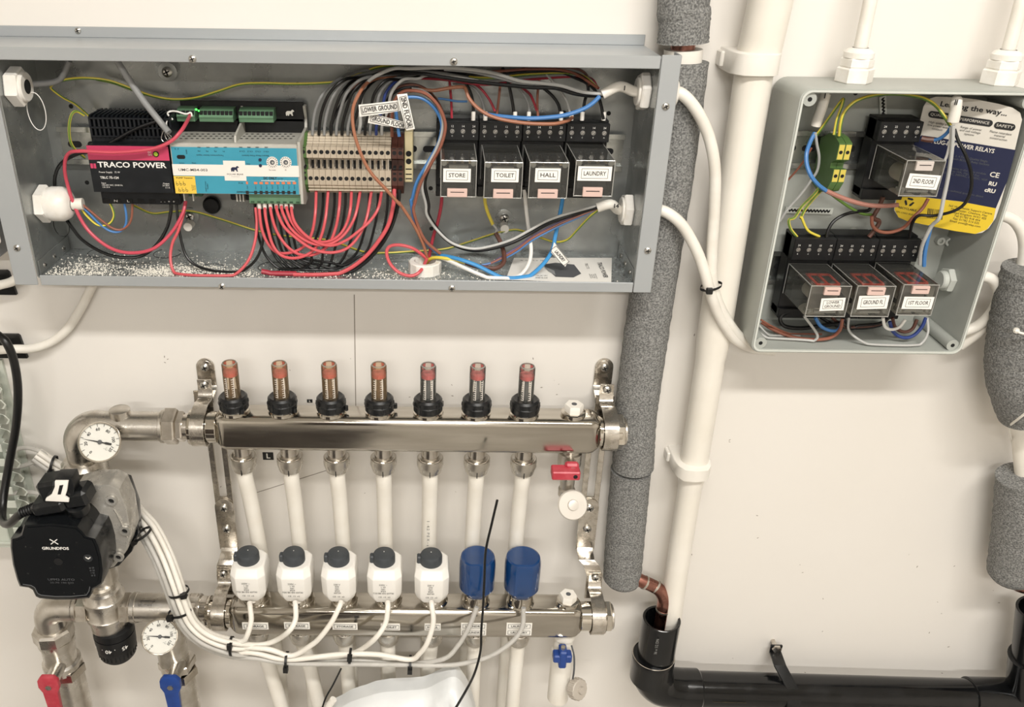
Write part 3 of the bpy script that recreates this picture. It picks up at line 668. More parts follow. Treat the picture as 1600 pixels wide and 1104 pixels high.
T.text('No Power\n5V Mark\nC/O 3A', P(302.5, 293, d2 + .0001), .0013, 'ink', fp, u=Z, v=-X); T.text('PORT 2-Com\nModbus', P(323, 291, d2), .0016, 'ink', fp, u=Z, v=-X)
T.text('Temperature Sensor Inputs', P(328, 242.5, d2), .0018, 'ink', fp, u=-X, v=-Z, fit=.024); T.text('P1        P2        P3        P4', P(330, 236, d2), .0017, 'ink', fp, u=-X, v=-Z, fit=.0235)
T.text('Electric Meter Pulse Sensors', P(399, 243, d2), .0018, 'ink', fp, u=-X, v=-Z, fit=.0235); T.text('Ch.1   Ch.2   Ch.3   Ch.4', P(397, 236.5, d2), .0017, 'ink', fp, u=-X, v=-Z, fit=.0255)
for xx in (311, 325, 338, 352, 376, 389, 402, 416): plate(T, 'bracket_line', xx - 2.5, 229.5, xx + 2.5, 230.2, d1, 'ink', fp)
T.text('A   B', P(276, 232.5, d2), .0018, 'ink', fp, u=-X, v=-Z); T.text('RS485', P(291.5, 237, d2), .0015, 'ink', fp, u=Z, v=-X); T.text('Service', P(284, 254.5, d2), .0016, 'ink', fp); T.text('Reset', P(303, 254.5, d2), .0016, 'ink', fp); T.text('Stop', P(388, 256, d2 + .0002), .0018, 'ink', fp)
T.part('usb_port', MB().prism(rrect(P(276.5, 245, d1).x, P(289.5, 245, d1).x, P(283, 248, d1).z, P(283, 242, d1).z, .0015, -d1, 4), Y * .0003), 'slot_black', fp)
for (xx, yy) in ((406.5, 249.5), (407, 258.5)): disc(T, 'push_button', xx, yy, d1 + .0002, .0014, 'navy', fp, .0006)
for (xx, nm) in ((425.5, 'Fan mode'), (446.5, 'ID')):
    q = disc(T, 'rotary_dial', xx, 253.5, d1 + .0002, .0051, 'face_white', fp, .0004, 28)
    disc(T, 'dial_core', xx, 253.5, d1 + .0007, .0021, 'ink_grey', q, .0004); disc(T, 'dial_slot', xx + .5, 254, d1 + .0011, .0009, 'module_grey', q, .0001)
    c = P(xx, 253.5, d1 + .0007)
    for k in range(16):
        a = k * math.pi / 8; e = c + X * (.004 * math.cos(a)) + Z * (.004 * math.sin(a)); u = X * math.cos(a) + Z * math.sin(a); w = u.cross(Y)
        T.part('dial_mark', MB().prism([e + u * .0007 + w * .00022, e - u * .0007 + w * .00022, e - u * .0007 - w * .00022, e + u * .0007 - w * .00022], Y * .0001), 'ink', q)
    T.text(nm, P(xx, 265.5, d2 + .0002), .0015, 'ink', fp)
T.text('DC ONLY', P(422, 278.5, d2), .0029, 'ink', fp, bold=.03, fit=.0118); T.text('max 30v', P(438, 279, d2), .0015, 'ink', fp)
plate(T, 'rule_line', 408, 282, 461, 282.6, d1, 'face_white', fp); T.text('Out 1 - 4        Out 5 - 8', P(433, 282.5, d3), .0017, 'face_white', fp)
T.text('IN-30', P(376, 286, d2), .0018, 'ink', fp); T.text('COMMON', P(377, 300, d2), .0018, 'ink', fp, bold=.03)
plate(T, 'bus_line', 387, 299.9, 460, 301, d1, 'ink', fp); plate(T, 'relay_mark', 384.5, 283.5, 387.5, 287.5, d1, 'orange_mark', fp)
for i in range(9):
    xx = 386.5 + (0 if i == 0 else 13 + (i - 1) * 8.65); q = plate(T, 'relay_mark', xx - 2.2, 298, xx + 2.2, 302.8, d1 + .0002, 'ink', fp)
    T.text('Com' if i == 0 else 'Out %d' % i, P(xx, 292.5, d2), .0015, 'ink', fp, u=Z, v=-X)
    if i: plate(T, 'relay_mark', xx - 2.6, 284, xx + 2.6, 287.5, d1, 'orange_mark', fp)
a, b, c, e = frect(391, 303, 471, 319, .052)
q = T.part('plug_connector', MB().rings([[V((s_, -.056, z0 + .0005)), V((s_, -.056, c + .002)), V((s_, -.052, c)), V((s_, -.02, c)), V((s_, -.02, z0 + .0005))] for s_ in (a, b)]), 'conn_green')
for i in range(8):
    xx = a + (b - a) * (i + .5) / 8; T.part('pin_socket', MB().box(xx - .0016, xx + .0016, -.0563, -.056, c + .0025, c + .0040), 'conn_dark', q)
for xx in (289, 303, 371, 376, 381):
    g = P(xx, 310, .05); T.part('lower_rib', MB().box(g.x - .0006, g.x + .0006, -.052, -.02, z0 - .009, z0), 'module_grey')
T.part('lower_board', MB().box(x0 + .008, x0 + .02, -.048, -.02, z0 - .006, z0), 'conn_dark'); T.part('lower_clip', MB().box(x0 + .045, x0 + .066, -.045, -.012, z0 - .010, z0, .001), 'black_plastic')
# ---- terminal blocks
TD = .046
tz = lambda y, d: P(545, y, d).z
def terminal(xc, wd, mtop, label, group, kind):
    T = Thing('terminal_block', label, 'terminal', (xc, -.01, tz(299, TD)), group)
    zt, zb = tz(208, .030), tz(299, .034); zh1, zh2 = tz(238, TD), tz(279, TD); w = wd / 2 - .00012
    prof = [(.0098, zb + .003), (.0098, zt - .004), (.022, zt), (.030, zt), (.040, tz(226, .040)), (TD, tz(230, TD)), (TD, tz(247, TD)), (.038, tz(249, .038)), (.038, tz(264, .038)), (TD, tz(265.5, TD)), (TD, tz(289, TD)), (.038, zb), (.02, zb)]
    T.part('body', MB().rings([[V((xc + s_ * w, -d, z)) for d, z in prof] for s_ in (-1, 1)]), mtop)
    for z in (zh1, zh2): T.part('clamp_mouth', MB().lathe((xc, -TD, z), Y, [(0, .0019), (.0002, .0019)], 14), 'slot_black')
    if kind == 0:
        T.part('bus_bar', MB().box(xc - .0006, xc + .0006, -.041, -.036, tz(272, .04), tz(247, .04)), 'nickel_smooth')
        for i, (dd, yy) in enumerate(((.0305, 210.5), (.033, 214.5), (.0358, 219), (.0385, 223.3))):
            z = tz(yy, dd); T.part('ridge', MB().box(xc - w, xc + w, -dd - .0014, -dd + .002, z - .0005, z + .0007), 'terminal_light')
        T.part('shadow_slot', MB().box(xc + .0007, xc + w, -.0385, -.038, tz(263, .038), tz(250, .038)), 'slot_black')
        for zz in (tz(292, .0445), tz(295.5, .041)): T.part('ridge', MB().box(xc - w, xc + w, -.045, -.036, zz - .0004, zz + .0004), 'terminal_light')
    elif kind == 1:
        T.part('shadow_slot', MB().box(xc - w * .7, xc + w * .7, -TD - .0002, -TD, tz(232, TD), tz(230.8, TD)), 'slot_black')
        for yy in (262, 270): T.part('driver_slot', MB().box(xc - .0014, xc + .0014, -TD - .0002, -TD + .01, tz(yy + 2, TD), tz(yy - 1, TD)), 'slot_black')
    return T
xa, xb = P(470, 255, TD).x, P(611, 255, TD).x; nt = 15; tw = (xb - xa) / nt
ORD = ['first', 'second', 'third', 'fourth', 'fifth', 'sixth', 'seventh', 'eighth', 'ninth', 'tenth', 'eleventh', 'twelfth', 'thirteenth', 'fourteenth']
for i in range(nt):
    if i == 0: terminal(xa + tw * .5, tw, 'terminal_green', 'green and yellow earth terminal beside the blue controller', 'rail terminals in the long cabinet', 1)
    else: terminal(xa + tw * (i + .5), tw, 'terminal_beige', ORD[i - 1] + ' beige rail terminal counted from the blue controller', 'rail terminals in the long cabinet', 0)
xa2 = P(611.5, 255, TD).x; w2 = (P(630.5, 255, TD).x - xa2) / 2
terminal(xa2 + w2 * .5, w2, 'terminal_brown', 'dark brown rail terminal touching the beige row', 'rail terminals in the long cabinet', 1)
terminal(xa2 + w2 * 1.5, w2, 'terminal_brown', 'dark brown rail terminal next to the cream end clamp', 'rail terminals in the long cabinet', 1)
a, b, c, e = frect(632, 206, 645, 285, .034)
T = Thing('end_clamp', 'cream end clamp closing the row of rail terminals', 'clamp', ((a + b) / 2, -.01, c))
T.part('body', MB().box(a, b, -.034, -.0098, c, e, .0008), 'clamp_cream')
for yy in (240, 252): T.part('clamp_hole', MB().lathe(P(638.5, yy, .034), Y, [(0, .0026), (.0002, .0026)], 16), 'slot_black')
for yy in (264, 272, 279): g = P(638, yy, .034); T.part('label_slot', MB().box(a + .001, b - .001, -.0342, -.034, g.z - .0005, g.z + .0005), 'slot_black')

# ================================================================ relays
clear_mat('relay_clear', '#f6f6f3', .03, ior=1.45, haze=.05); clear_mat('clear_edge', '#d8d8d4', .08, ior=1.6, haze=.4, hazecol='#dddcd6')
mat('relay_inner', '#222325', .4); mat('relay_coil', '#d8d2c8', .4); mat('relay_frame', '#8f8b86', .35, .6); mat('flap_pink', '#d3b6ac', .35); mat('flap_clear', '#c9bfb8', .35); mat('relay_red', '#ec5540', .35); mat('contact_metal', '#b8aa92', .25, .9)
def rod(mb, a, b, r): mb.tube([a, b], r, 6)
def relay(lab, r, df, db, lbl, words, flap, red, tilt=0.0, lines=1):
    x0, x1, z0, z1 = r; xm = (x0 + x1) / 2; w = x1 - x0; h = z1 - z0
    T = Thing('plug_in_relay', lab, 'relay', (xm, -db, z0), 'clear plug-in relays')
    cv = T.part('clear_cover', MB().box(x0, x1, -df, -db, z0, z1, .0012), 'relay_clear')
    mb = MB(); q = .0005
    for z in (z0 + q, z1 - q): rod(mb, V((x0 + q, -df, z)), V((x1 - q, -df, z)), .00042)
    for x in (x0 + q, x1 - q):
        rod(mb, V((x, -df, z0)), V((x, -df, z1)), .00042); rod(mb, V((x, -df, z1 - q)), V((x, -db, z1 - q)), .0004)
    rod(mb, V((x0, -db, z1 - q)), V((x1, -db, z1 - q)), .0005); rod(mb, V((x0, -db, z0)), V((x0, -db, z1)), .0004)
    T.part('cover_edge_glint', mb, 'clear_edge', cv)  # pale hazy rods paint the bright glint along the clear edges
    T.part('base', MB().box(x0 + .0015, x1 - .0015, -db - .014, -db, z0 + .001, z1 - .001, .0006), 'relay_inner')
    dm = db + .014
    T.part('coil', MB().cyl((xm, -dm, z0 + h * .38), (xm, -df + .014, z0 + h * .38), h * .25, n=20).cyl((xm, -df + .016, z0 + h * .38), (xm, -df + .014, z0 + h * .38), h * .34, n=20), 'relay_coil' if red else 'relay_inner')
    T.part('yoke', MB().box(xm - w * .36, xm + w * .36, -df + .013, -dm, z0 + h * .78, z0 + h * .82).box(xm - w * .36, xm + w * .36, -df + .0115, -df + .013, z0 + h * .12, z0 + h * .82), 'relay_frame' if red else 'relay_inner')
    for k in range(4):
        xx = x0 + w * (.18 + .213 * k)
        T.part('contact_blade', MB().box(xx - .0007, xx + .0007, -df + .010, -dm, z0 + h * .86, z0 + h * .885).box(xx - .0012, xx + .0012, -df + .010, -df + .013, z0 + h * .83, z0 + h * .9), 'contact_metal')
    mb = MB()
    for s_ in (-1, 1):
        mb.box(xm + s_ * w * .44 - .0018, xm + s_ * w * .44 + .0018, -df + .001, -df + .008, z0 + h * (.86 if not red else .1), z0 + h * (.98 if not red else .22), .0006)
        mb.lathe((xm + s_ * w * .4, -df + .002, z0 + h * (.9 if not red else .16)), Y, [(0, .0026), (.001, .002)], 12)
    mb.box(xm - w * .27, xm + w * .27, -df + .001, -df + .005, z0 + h * (.77 if not red else .1), z0 + h * (.84 if not red else .17), .0005)
    if not red: mb.tube(spline([V((xm - .007, -df + .0006, z0 + h * .235)), V((xm - .004, -df + .0006, z0 + h * .19)), V((xm, -df + .0006, z0 + h * .2)), V((xm + .004, -df + .0006, z0 + h * .19)), V((xm + .007, -df + .0006, z0 + h * .235))], 5), .0006, 6)
    T.part('clear_latch', mb, 'clear_edge', cv)
    if red == 1:
        mb = MB(); za = z1 - .0022
        mb.box(x0 + w * .2, x1 - w * .22, -db - .026, -db - .023, za, za + .0012)
        for fx_ in (.2, .46, .74): mb.box(x0 + w * fx_, x0 + w * fx_ + .0022, -df + .008, -db - .024, za, za + .0012)
        mb.box(x0 + w * .2, x1 - w * .22, -df + .008, -df + .006, za, za + .0012)
        T.part('red_indicator', mb, 'relay_red', label='red lever frame under the clear top')
    # flap
    fx0, fx1, fz0, fz1 = flap
    f = T.part('test_flap', MB().box(fx0, fx1, -df - .0022, -df + .001, fz0, fz1, .0004), 'flap_pink' if red != 2 else 'flap_clear', label='pale test flap')
    T.part('flap_slot', MB().box(fx0 + (fx1 - fx0) * .16, fx1 - (fx1 - fx0) * .16, -df - .0024, -df - .0021, fz1 - (fz1 - fz0) * .42, fz1 - (fz1 - fz0) * .34), 'slot_black', f)
    # paper label
    lx0, lx1, lz0, lz1 = lbl; c = V(((lx0 + lx1) / 2, -df - .0006, (lz0 + lz1) / 2)); lw = lx1 - lx0; lh = lz1 - lz0
    u = V((math.cos(tilt), 0, math.sin(tilt))); v = V((-math.sin(tilt), 0, math.cos(tilt)))
    def R(a, b): return c + u * (a * lw / 2) + v * (b * lh / 2)
    q = T.part('paper_label', MB().prism([R(-1, -1), R(1, -1), R(1, 1), R(-1, 1)], Y * .0003), 'paper_white', label='white printed label')
    e = .00032; mb = MB()
    for (a0, b0, a1, b1) in ((-.78, -.66, .78, -.66), (.78, -.66, .78, .66), (.78, .66, -.78, .66), (-.78, .66, -.78, -.66)):
        s0, s1 = R(a0, b0) + Y * .00035, R(a1, b1) + Y * .00035; t = (s1 - s0).normalized(); nn = t.cross(Y) * e / 2
        mb.prism([s0 + nn, s1 + nn, s1 - nn, s0 - nn], Y * .00005)
    T.part('label_border', mb, 'ink', q)
    T.text(words, c + Y * .00045, lh * (.42 if lines == 1 else .3), 'ink', q, u, v, bold=.012, fit=lw * (.6 if len(words) < 6 else .66))
    return T
def socket(lab, x0, x1, ztop, zbot, zt0, db, nscrew, nums, back):
    T = Thing('relay_socket', lab, 'socket', ((x0 + x1) / 2, -back, zbot), 'black relay sockets')
    T.part('body', MB().box(x0 + .0002, x1 - .0002, -db, -back, zbot, ztop, .0006), 'black_plastic')
    ti = T.part('terminal_tier', MB().box(x0 + .0002, x1 - .0002, -db - .008, -back - .002, zt0, ztop - .0015, .0006), 'black_plastic')
    T.part('terminal_tier', MB().box(x0 + .0002, x1 - .0002, -db - .004, -back - .002, zbot - .002, zbot + .008, .0006), 'black_plastic')
    zs = zt0 + (ztop - zt0) * .46
    for k in range(nscrew):
        xx = x0 + (x1 - x0) * (k + .5) / nscrew
        s = T.part('terminal_screw', MB().lathe((xx, -db - .008, zs), Y, [(0, .0021), (.0003, .0021), (.0004, .0015), (.0002, .0015)], 14), 'screw_dull', ti)
        a = .8; u = X * math.cos(a) + Z * math.sin(a); w = u.cross(Y); e = V((xx, -db - .0083, zs))
        T.part('screw_slot', MB().prism([e + u * .0018 + w * .0003, e - u * .0018 + w * .0003, e - u * .0018 - w * .0003, e + u * .0018 - w * .0003], Y * .0002), 'screw_steel', ti)
        T.text(nums[k], (xx, -db - .0083, zs + .0044), .0026, 'print_white', ti); T.text('BCEA'[k], (xx, -db - .0083, zs - .0042), .0018, 'print_white', ti)
    return T
RDF, RDB = .088, .026
specs = [('STORE', (688, 250, 745, 308), (692.5, 263, 735.5, 284), (698.6, 294, 730, 307), (681.5, 748.5)), ('TOILET', (756, 253, 816.5, 310), (767.5, 263, 810.5, 284), (770.3, 295, 801.5, 309), (748.5, 816.5)),
         ('HALL', (826, 253, 888, 310), (836, 262.5, 875.5, 284), (839.8, 295, 871, 309), (816.5, 885)), ('LAUNDRY', (897.5, 250, 959.5, 307), (902.5, 259.5, 955.5, 282), (910, 292, 941, 306.5), (885, 953))]
NUM = (('22', '12', '14', '24'), ('21', '11', '12', '22'), ('24', '14', '12', '22'), ('21', '11', '14', '24'))
for i, (wd_, rr, lb, fl, so) in enumerate(specs):
    zt = P(820, 189, .034).z; zb = P(820, 303, .026).z; z3 = P(820, 221, .034).z
    socket('black screw socket holding the relay marked ' + wd_, P(so[0], 206, .034).x, P(so[1], 206, .034).x, zt, zb, z3, RDB, 4, NUM[i], .0098)
    relay('clear plug-in relay labelled ' + wd_, frect(*rr, RDF), RDF, RDB, frect(*lb, RDF), wd_, frect(*fl, RDF), 0)
# enclosure relays
RD2 = .086; B2 = .03
e = 'in the grey enclosure'
zt = P(1335, 371, .038).z; zb = P(1300, 492, .03).z; z3 = P(1335, 408, .038).z
xa, xb = P(1238, 395, .038).x, P(1436, 395, .038).x
for i in range(3):
    socket(('black socket under the LOWER GROUND relay', 'black socket under the GROUND FL relay', 'black socket under the 1ST FLOOR relay')[i], xa + (xb - xa) * i / 3, xa + (xb - xa) * (i + 1) / 3, zt, zb, z3, B2, 4, ('24', '22', '12', '14'), .0125)
relay('clear relay labelled LOWER GROUND with a red indicator', frect(1262, 446, 1326, 495, RD2), RD2, B2, frect(1281.5, 465, 1319, 484.5, RD2), 'LOWER\nGROUND', frect(1287, 448, 1312, 460, RD2), 1, .05, 2)
relay('clear relay labelled GROUND FL with a red indicator', frect(1334, 446, 1394.5, 495, RD2), RD2, B2, frect(1340, 461, 1387, 482, RD2), 'GROUND FL', frect(1355, 448, 1382, 460, RD2), 1, .04)
relay('clear relay labelled 1ST FLOOR with a red indicator', frect(1405.5, 444, 1462, 493, RD2), RD2, B2, frect(1410, 463, 1457, 482, RD2), '1ST FLOOR', frect(1424, 446, 1451, 458, RD2), 1, .0)
zt = P(1400, 187, .038).z; zb = P(1385, 307, .03).z; z3 = P(1400, 222, .038).z
socket('tall black socket behind the 2ND FLOOR relay', P(1373, 206, .038).x, P(1441, 206, .038).x, zt, zb, z3, B2, 4, ('24', '22', '12', '14'), .0125)
relay('clear relay labelled 2ND FLOOR at the top of the grey enclosure', frect(1410, 250, 1471.5, 307, RD2), RD2, B2, frect(1417, 272, 1466.5, 294.5, RD2), '2ND FLOOR', frect(1430, 251.5, 1457, 266, RD2), 2, -.06)
# earth terminals in the enclosure
for i, (xx, lab) in enumerate(((1308, 'green and yellow earth terminal left of its twin'), (1318.5, 'green and yellow earth terminal nearest the 2ND FLOOR relay'))):
    c = P(xx, 255, .05); w = .0028
    T = Thing('earth_terminal', lab, 'terminal', (c.x, -.0125, P(xx, 300, .05).z), 'earth terminals in the grey enclosure')
    ez = lambda y, d: P(1312, y, d).z
    prof = [(.0125, ez(285, .0125)), (.0125, ez(215, .0125)), (.03, ez(208, .03)), (.042, ez(214, .042)), (.052, ez(224, .052)), (.052, ez(250, .052)), (.044, ez(254, .044)), (.044, ez(262, .044)), (.052, ez(264, .052)), (.052, ez(285, .052)), (.046, ez(298, .046)), (.03, ez(300, .03))]
    T.part('body', MB().rings([[V((c.x + s_ * w, -d, z)) for d, z in prof] for s_ in (-1, 1)]), 'terminal_green')
    for (y0, y1) in ((226, 249), (265, 284)):
        T.part('yellow_face', MB().box(c.x - w * .8, c.x + w * (.9), -.0524, -.052, ez(y1, .052), ez(y0, .052)), 'terminal_yellow')
    for yy in (238, 275): T.part('clamp_mouth', MB().lathe((c.x, -.0525, ez(yy, .0525)), Y, [(0, .0016), (.0002, .0016)], 14), 'slot_black')
# ================================================================ glands
def hexgland(name, label, c, ax, parts, m='gland_white', hole=None):
    """parts: (radius, h0, h1, sides)"""
    T = Thing(name, label, 'gland', c, 'white cable glands'); c = V(c); ax = V(ax).normalized()
    for (nm, r, h0, h1, n_) in parts:
        ch = min(.0012, (h1 - h0) * .3)
        if n_ == 6: pr = [(h0, r * .93), (h0 + ch, r), (h1 - ch, r), (h1, r * .93)]
        else: pr = [(h0, r), (h1 - ch, r), (h1, r - ch)] if nm != 'dome' else [(h0, r), (h0 + (h1 - h0) * .55, r), (h0 + (h1 - h0) * .85, r * .82), (h1, r * .55)]
        T.part(nm, MB().lathe(c, ax, pr, n_ if n_ != 6 else 6, rot=.3), m, smooth=25 if n_ == 6 else 40)
    if hole: T.part('cable_hole', MB().lathe(c, ax, [(hole[1], hole[0]), (hole[1] + .0002, hole[0])], 18), 'slot_black')
    return T
g1 = PX(17, 135, XL + .001); hexgland('cable_gland', 'white lock nut high on the inner left cabinet side', g1, X, [('lock_nut', .0165, 0, .011, 6), ('thread', .0125, .011, .014, 20)], hole=(.006, .0141))
g2 = PX(62, 318, XL + .001); hexgland('cable_gland', 'large domed white gland on the lower left cabinet side', g2, X, [('hex_base', .0172, 0, .009, 6), ('collar', .0152, .009, .013, 24), ('dome', .0158, .012, .03, 24)], hole=(.0062, .0301))
g3 = PZ(664, 424, ZB)
T = Thing('cable_gland', 'white ring nut standing on the cabinet floor', 'gland', g3, 'white cable glands')
T.part('lock_nut', MB().lathe(g3, Z, [(0, .0155), (.010, .0155), (.011, .0145), (.011, .0105), (.002, .0105)], 12), 'gland_white', smooth=25)
T.part('thread_hole', MB().lathe(g3 + Z * .0015, Z, [(0, .0105), (.0006, .0105)], 20), 'black_plastic')
g4 = PX(1012, 143, XR - .001); hexgland('cable_gland', 'white nut inside the upper right cabinet side', g4, -X, [('lock_nut', .0168, 0, .008, 6), ('thread', .012, .008, .010, 20)])
g5 = PX(986, 328, XR - .001); hexgland('cable_gland', 'white nut inside the lower right cabinet side', g5, -X, [('lock_nut', .0160, 0, .008, 6), ('thread', .012, .008, .010, 20)])
hexgland('cable_gland', 'white gland body outside the upper right cabinet side', g4 + X * .002, X, [('hex_base', .0165, 0, .01, 6), ('dome', .015, .01, .024, 24)])
hexgland('cable_gland', 'white gland body outside the lower right cabinet side', g5 + X * .002, X, [('hex_base', .0165, 0, .01, 6), ('dome', .015, .01, .024, 24)])
for (xx, lab) in ((1301, 'upright white gland on the enclosure top nearer the white pipe'), (1507, 'upright white gland on the enclosure top at far right')):
    g = PZ(xx, 117, EZ1); g = V((g.x, -.035, EZ1 + .0003))
    hexgland('cable_gland', lab, g, Z, [('hex_base', .0155, 0, .013, 6), ('hex_nut', .0138, .013, .021, 6), ('dome', .0125, .021, .029, 24)], hole=(.0068, .0288))
    lab2 = 'white cable rising from the enclosure gland nearer the white pipe' if xx < 1400 else 'white cable rising from the far right enclosure gland'
    t = g + Z * .028
    mb = MB(); mb.tube(spline([t - Z * .02, t, t + V((.001, .004, .05)), t + V((.002, .012, .1)), t + V((.002, .018, .2)), t + V((.002, .024, .5)), V((t.x + .002, t.y + .026, RZ1))], 6), .0056, 16); solid('white_cable', mb, 'cable_white', lab2, 'cable')
g = PX(1485, 437, EX1 - .004)
T = hexgland('cable_gland', 'grey hex nut inside the enclosure right side', g, -X, [('lock_nut', .0125, 0, .006, 6), ('thread', .009, .006, .011, 20)], m='enclosure_rim')
# ================================================================ heating manifold
def bar_loops(x0, x1, y0, y1, z0, z1, r, er):
    out = []
    for (x, s) in ((x0, .62), (x0 + er * .25, .8), (x0 + er * .6, .94), (x0 + er, 1), (x1 - er, 1), (x1 - er * .6, .94), (x1 - er * .25, .8), (x1, .62)):
        ym, zm, hy, hz = (y0 + y1) / 2, (z0 + z1) / 2, (y1 - y0) / 2 * s, (z1 - z0) / 2 * s
        out.append([V((x, q.x, q.z)) for q in rrect(ym - hy, ym + hy, zm - hz, zm + hz, r * s, 0, 5)])
    return out
def hexpr(r, h0, h1): c = min(.0015, (h1 - h0) * .25); return [(h0, r * .94), (h0 + c, r), (h1 - c, r), (h1, r * .94)]
U0, U1 = P(333, 682, .07).x, P(941, 684, .07).x
UZ0, UZ1 = 1.159, 1.1995; UC = (UZ0 + UZ1) / 2; UD0, UD1, UDC = .037, .070, .054
T = Thing('supply_manifold', 'polished steel upper manifold bar carrying the flow meters', 'manifold', ((U0 + U1) / 2, -UDC, UZ0)); MU = T
bar = T.part('bar', MB().rings(bar_loops(U0, U1, -UD1, -UD0, UZ0, UZ1, .007, .012)), 'steel_rail', smooth=30)
def cyx(T, name, xa, xb, r, m, c, n=32, hexa=False, d=None, sub=None):
    y, z = c; pr = hexpr(r, 0, abs(xb - xa)) if hexa else [(0, r - .0006), (.0006, r), (abs(xb - xa) - .0006, r), (abs(xb - xa), r - .0006)]
    return T.part(name, MB().lathe((min(xa, xb), y, z), X, pr, 6 if hexa else n, rot=.26 if hexa else 0), m, sub, smooth=28)
cu = (-UDC, UC)
xq = lambda px, py=680, d=.054: P(px, py, d).x
cyx(T, 'end_collar', U0 + .002, xq(322), .0165, 'chrome', cu); cyx(T, 'end_groove', xq(325), xq(300), .0135, 'nickel_smooth', cu); cyx(T, 'end_ring', xq(306), xq(300), .019, 'chrome', cu)
cyx(T, 'end_collar', U1 - .002, xq(968), .0165, 'chrome', cu); cyx(T, 'end_plug', xq(960), xq(972), .0185, 'chrome', cu, hexa=True); cyx(T, 'end_ring', xq(957), xq(961), .0195, 'chrome', cu); cyx(T, 'end_face', xq(972), xq(976), .0145, 'chrome_strap', cu)
vp = P(896, 645, UDC)
T.part('vent_collar', MB().lathe((vp.x, vp.y, UZ1 - .001), Z, [(0, .0125), (.004, .0125), (.005, .011)], 28), 'chrome')
q = T.part('vent_plug', MB().lathe((vp.x, vp.y, UZ1 + .003), Z, hexpr(.0098, 0, .009), 6, rot=.5), 'white_plastic', smooth=25)
T.part('plug_recess', MB().lathe((vp.x, vp.y, UZ1 + .012), Z, [(0, .0028), (.0003, .0028)], 12), 'ink_grey', q)
# lower bar
L0, L1 = P(356, 975, .09).x, P(912, 978, .09).x
LZ0, LZ1 = .9235, .9645; LC = (LZ0 + LZ1) / 2; LDC = .073
T = Thing('return_manifold', 'polished steel lower manifold bar carrying the actuators', 'manifold', ((L0 + L1) / 2, -LDC, LZ0)); ML = T
lbar = T.part('bar', MB().rings(bar_loops(L0, L1, -.090, -.056, LZ0, LZ1, .007, .012)), 'steel_rail', smooth=30)
cl_ = (-LDC, LC); xl = lambda px, py=960: P(px, py, .073).x
cyx(T, 'end_collar', L0 + .002, xl(335), .0165, 'chrome', cl_); cyx(T, 'end_groove', xl(338), xl(322), .0135, 'nickel_smooth', cl_); cyx(T, 'end_ring', xl(331), xl(326), .019, 'chrome', cl_)
cyx(T, 'end_collar', L1 - .002, xl(946), .0165, 'chrome', cl_); cyx(T, 'end_plug', xl(943), xl(953), .0185, 'chrome', cl_, hexa=True); cyx(T, 'end_ring', xl(940), xl(944), .0195, 'chrome', cl_); cyx(T, 'end_face', xl(953), xl(957), .0145, 'chrome_strap', cl_)
vp = P(886, 948, LDC)
T.part('vent_collar', MB().lathe((vp.x, vp.y, LZ1 - .001), Z, [(0, .0125), (.004, .0125), (.005, .011)], 28), 'chrome')
q = T.part('vent_plug', MB().lathe((vp.x, vp.y, LZ1 + .003), Z, hexpr(.0098, 0, .009), 6, rot=.3), 'white_plastic', smooth=25)
T.part('plug_recess', MB().lathe((vp.x, vp.y, LZ1 + .012), Z, [(0, .0028), (.0003, .0028)], 12), 'ink_grey', q)
def bar_label(x, y, w, h, words, two=False):
    c = P(x, y, .0903)
    for k in range(2 if two else 1):
        cc = c + Z * ((.0052 if k == 0 else -.0042) if two else 0); hh = h
        q = T.part('paper_label', MB().box(cc.x - w / 2, cc.x + w / 2, -.0907, -.0900, cc.z - hh / 2, cc.z + hh / 2), 'paper_white', label='small printed circuit label')
        mb = MB()
        for (a, b, e, f_) in ((-.43, .43, .30, .335), (-.43, .43, -.335, -.30), (-.44, -.425, -.335, .335), (.425, .44, -.335, .335)): mb.box(cc.x + a * w, cc.x + b * w, -.0909, -.0907, cc.z + e * hh, cc.z + f_ * hh)
        T.part('label_border', mb, 'ink', q); T.text(words, (cc.x, -.0910, cc.z), hh * .42, 'ink', q, bold=.02, fit=w * .66)
for (x, y, w) in ((399, 977.5, .029), (464, 977, .0285), (539, 978, .028)): bar_label(x, y, w, .0095, 'STORAGE')
bar_label(610, 979, .0215, .0095, 'TOILET'); bar_label(676, 979, .018, .0095, 'HALL'); bar_label(740, 983, .0285, .0085, 'LAUNDRY', True); bar_label(811, 983, .0285, .0085, 'LAUNDRY', True)
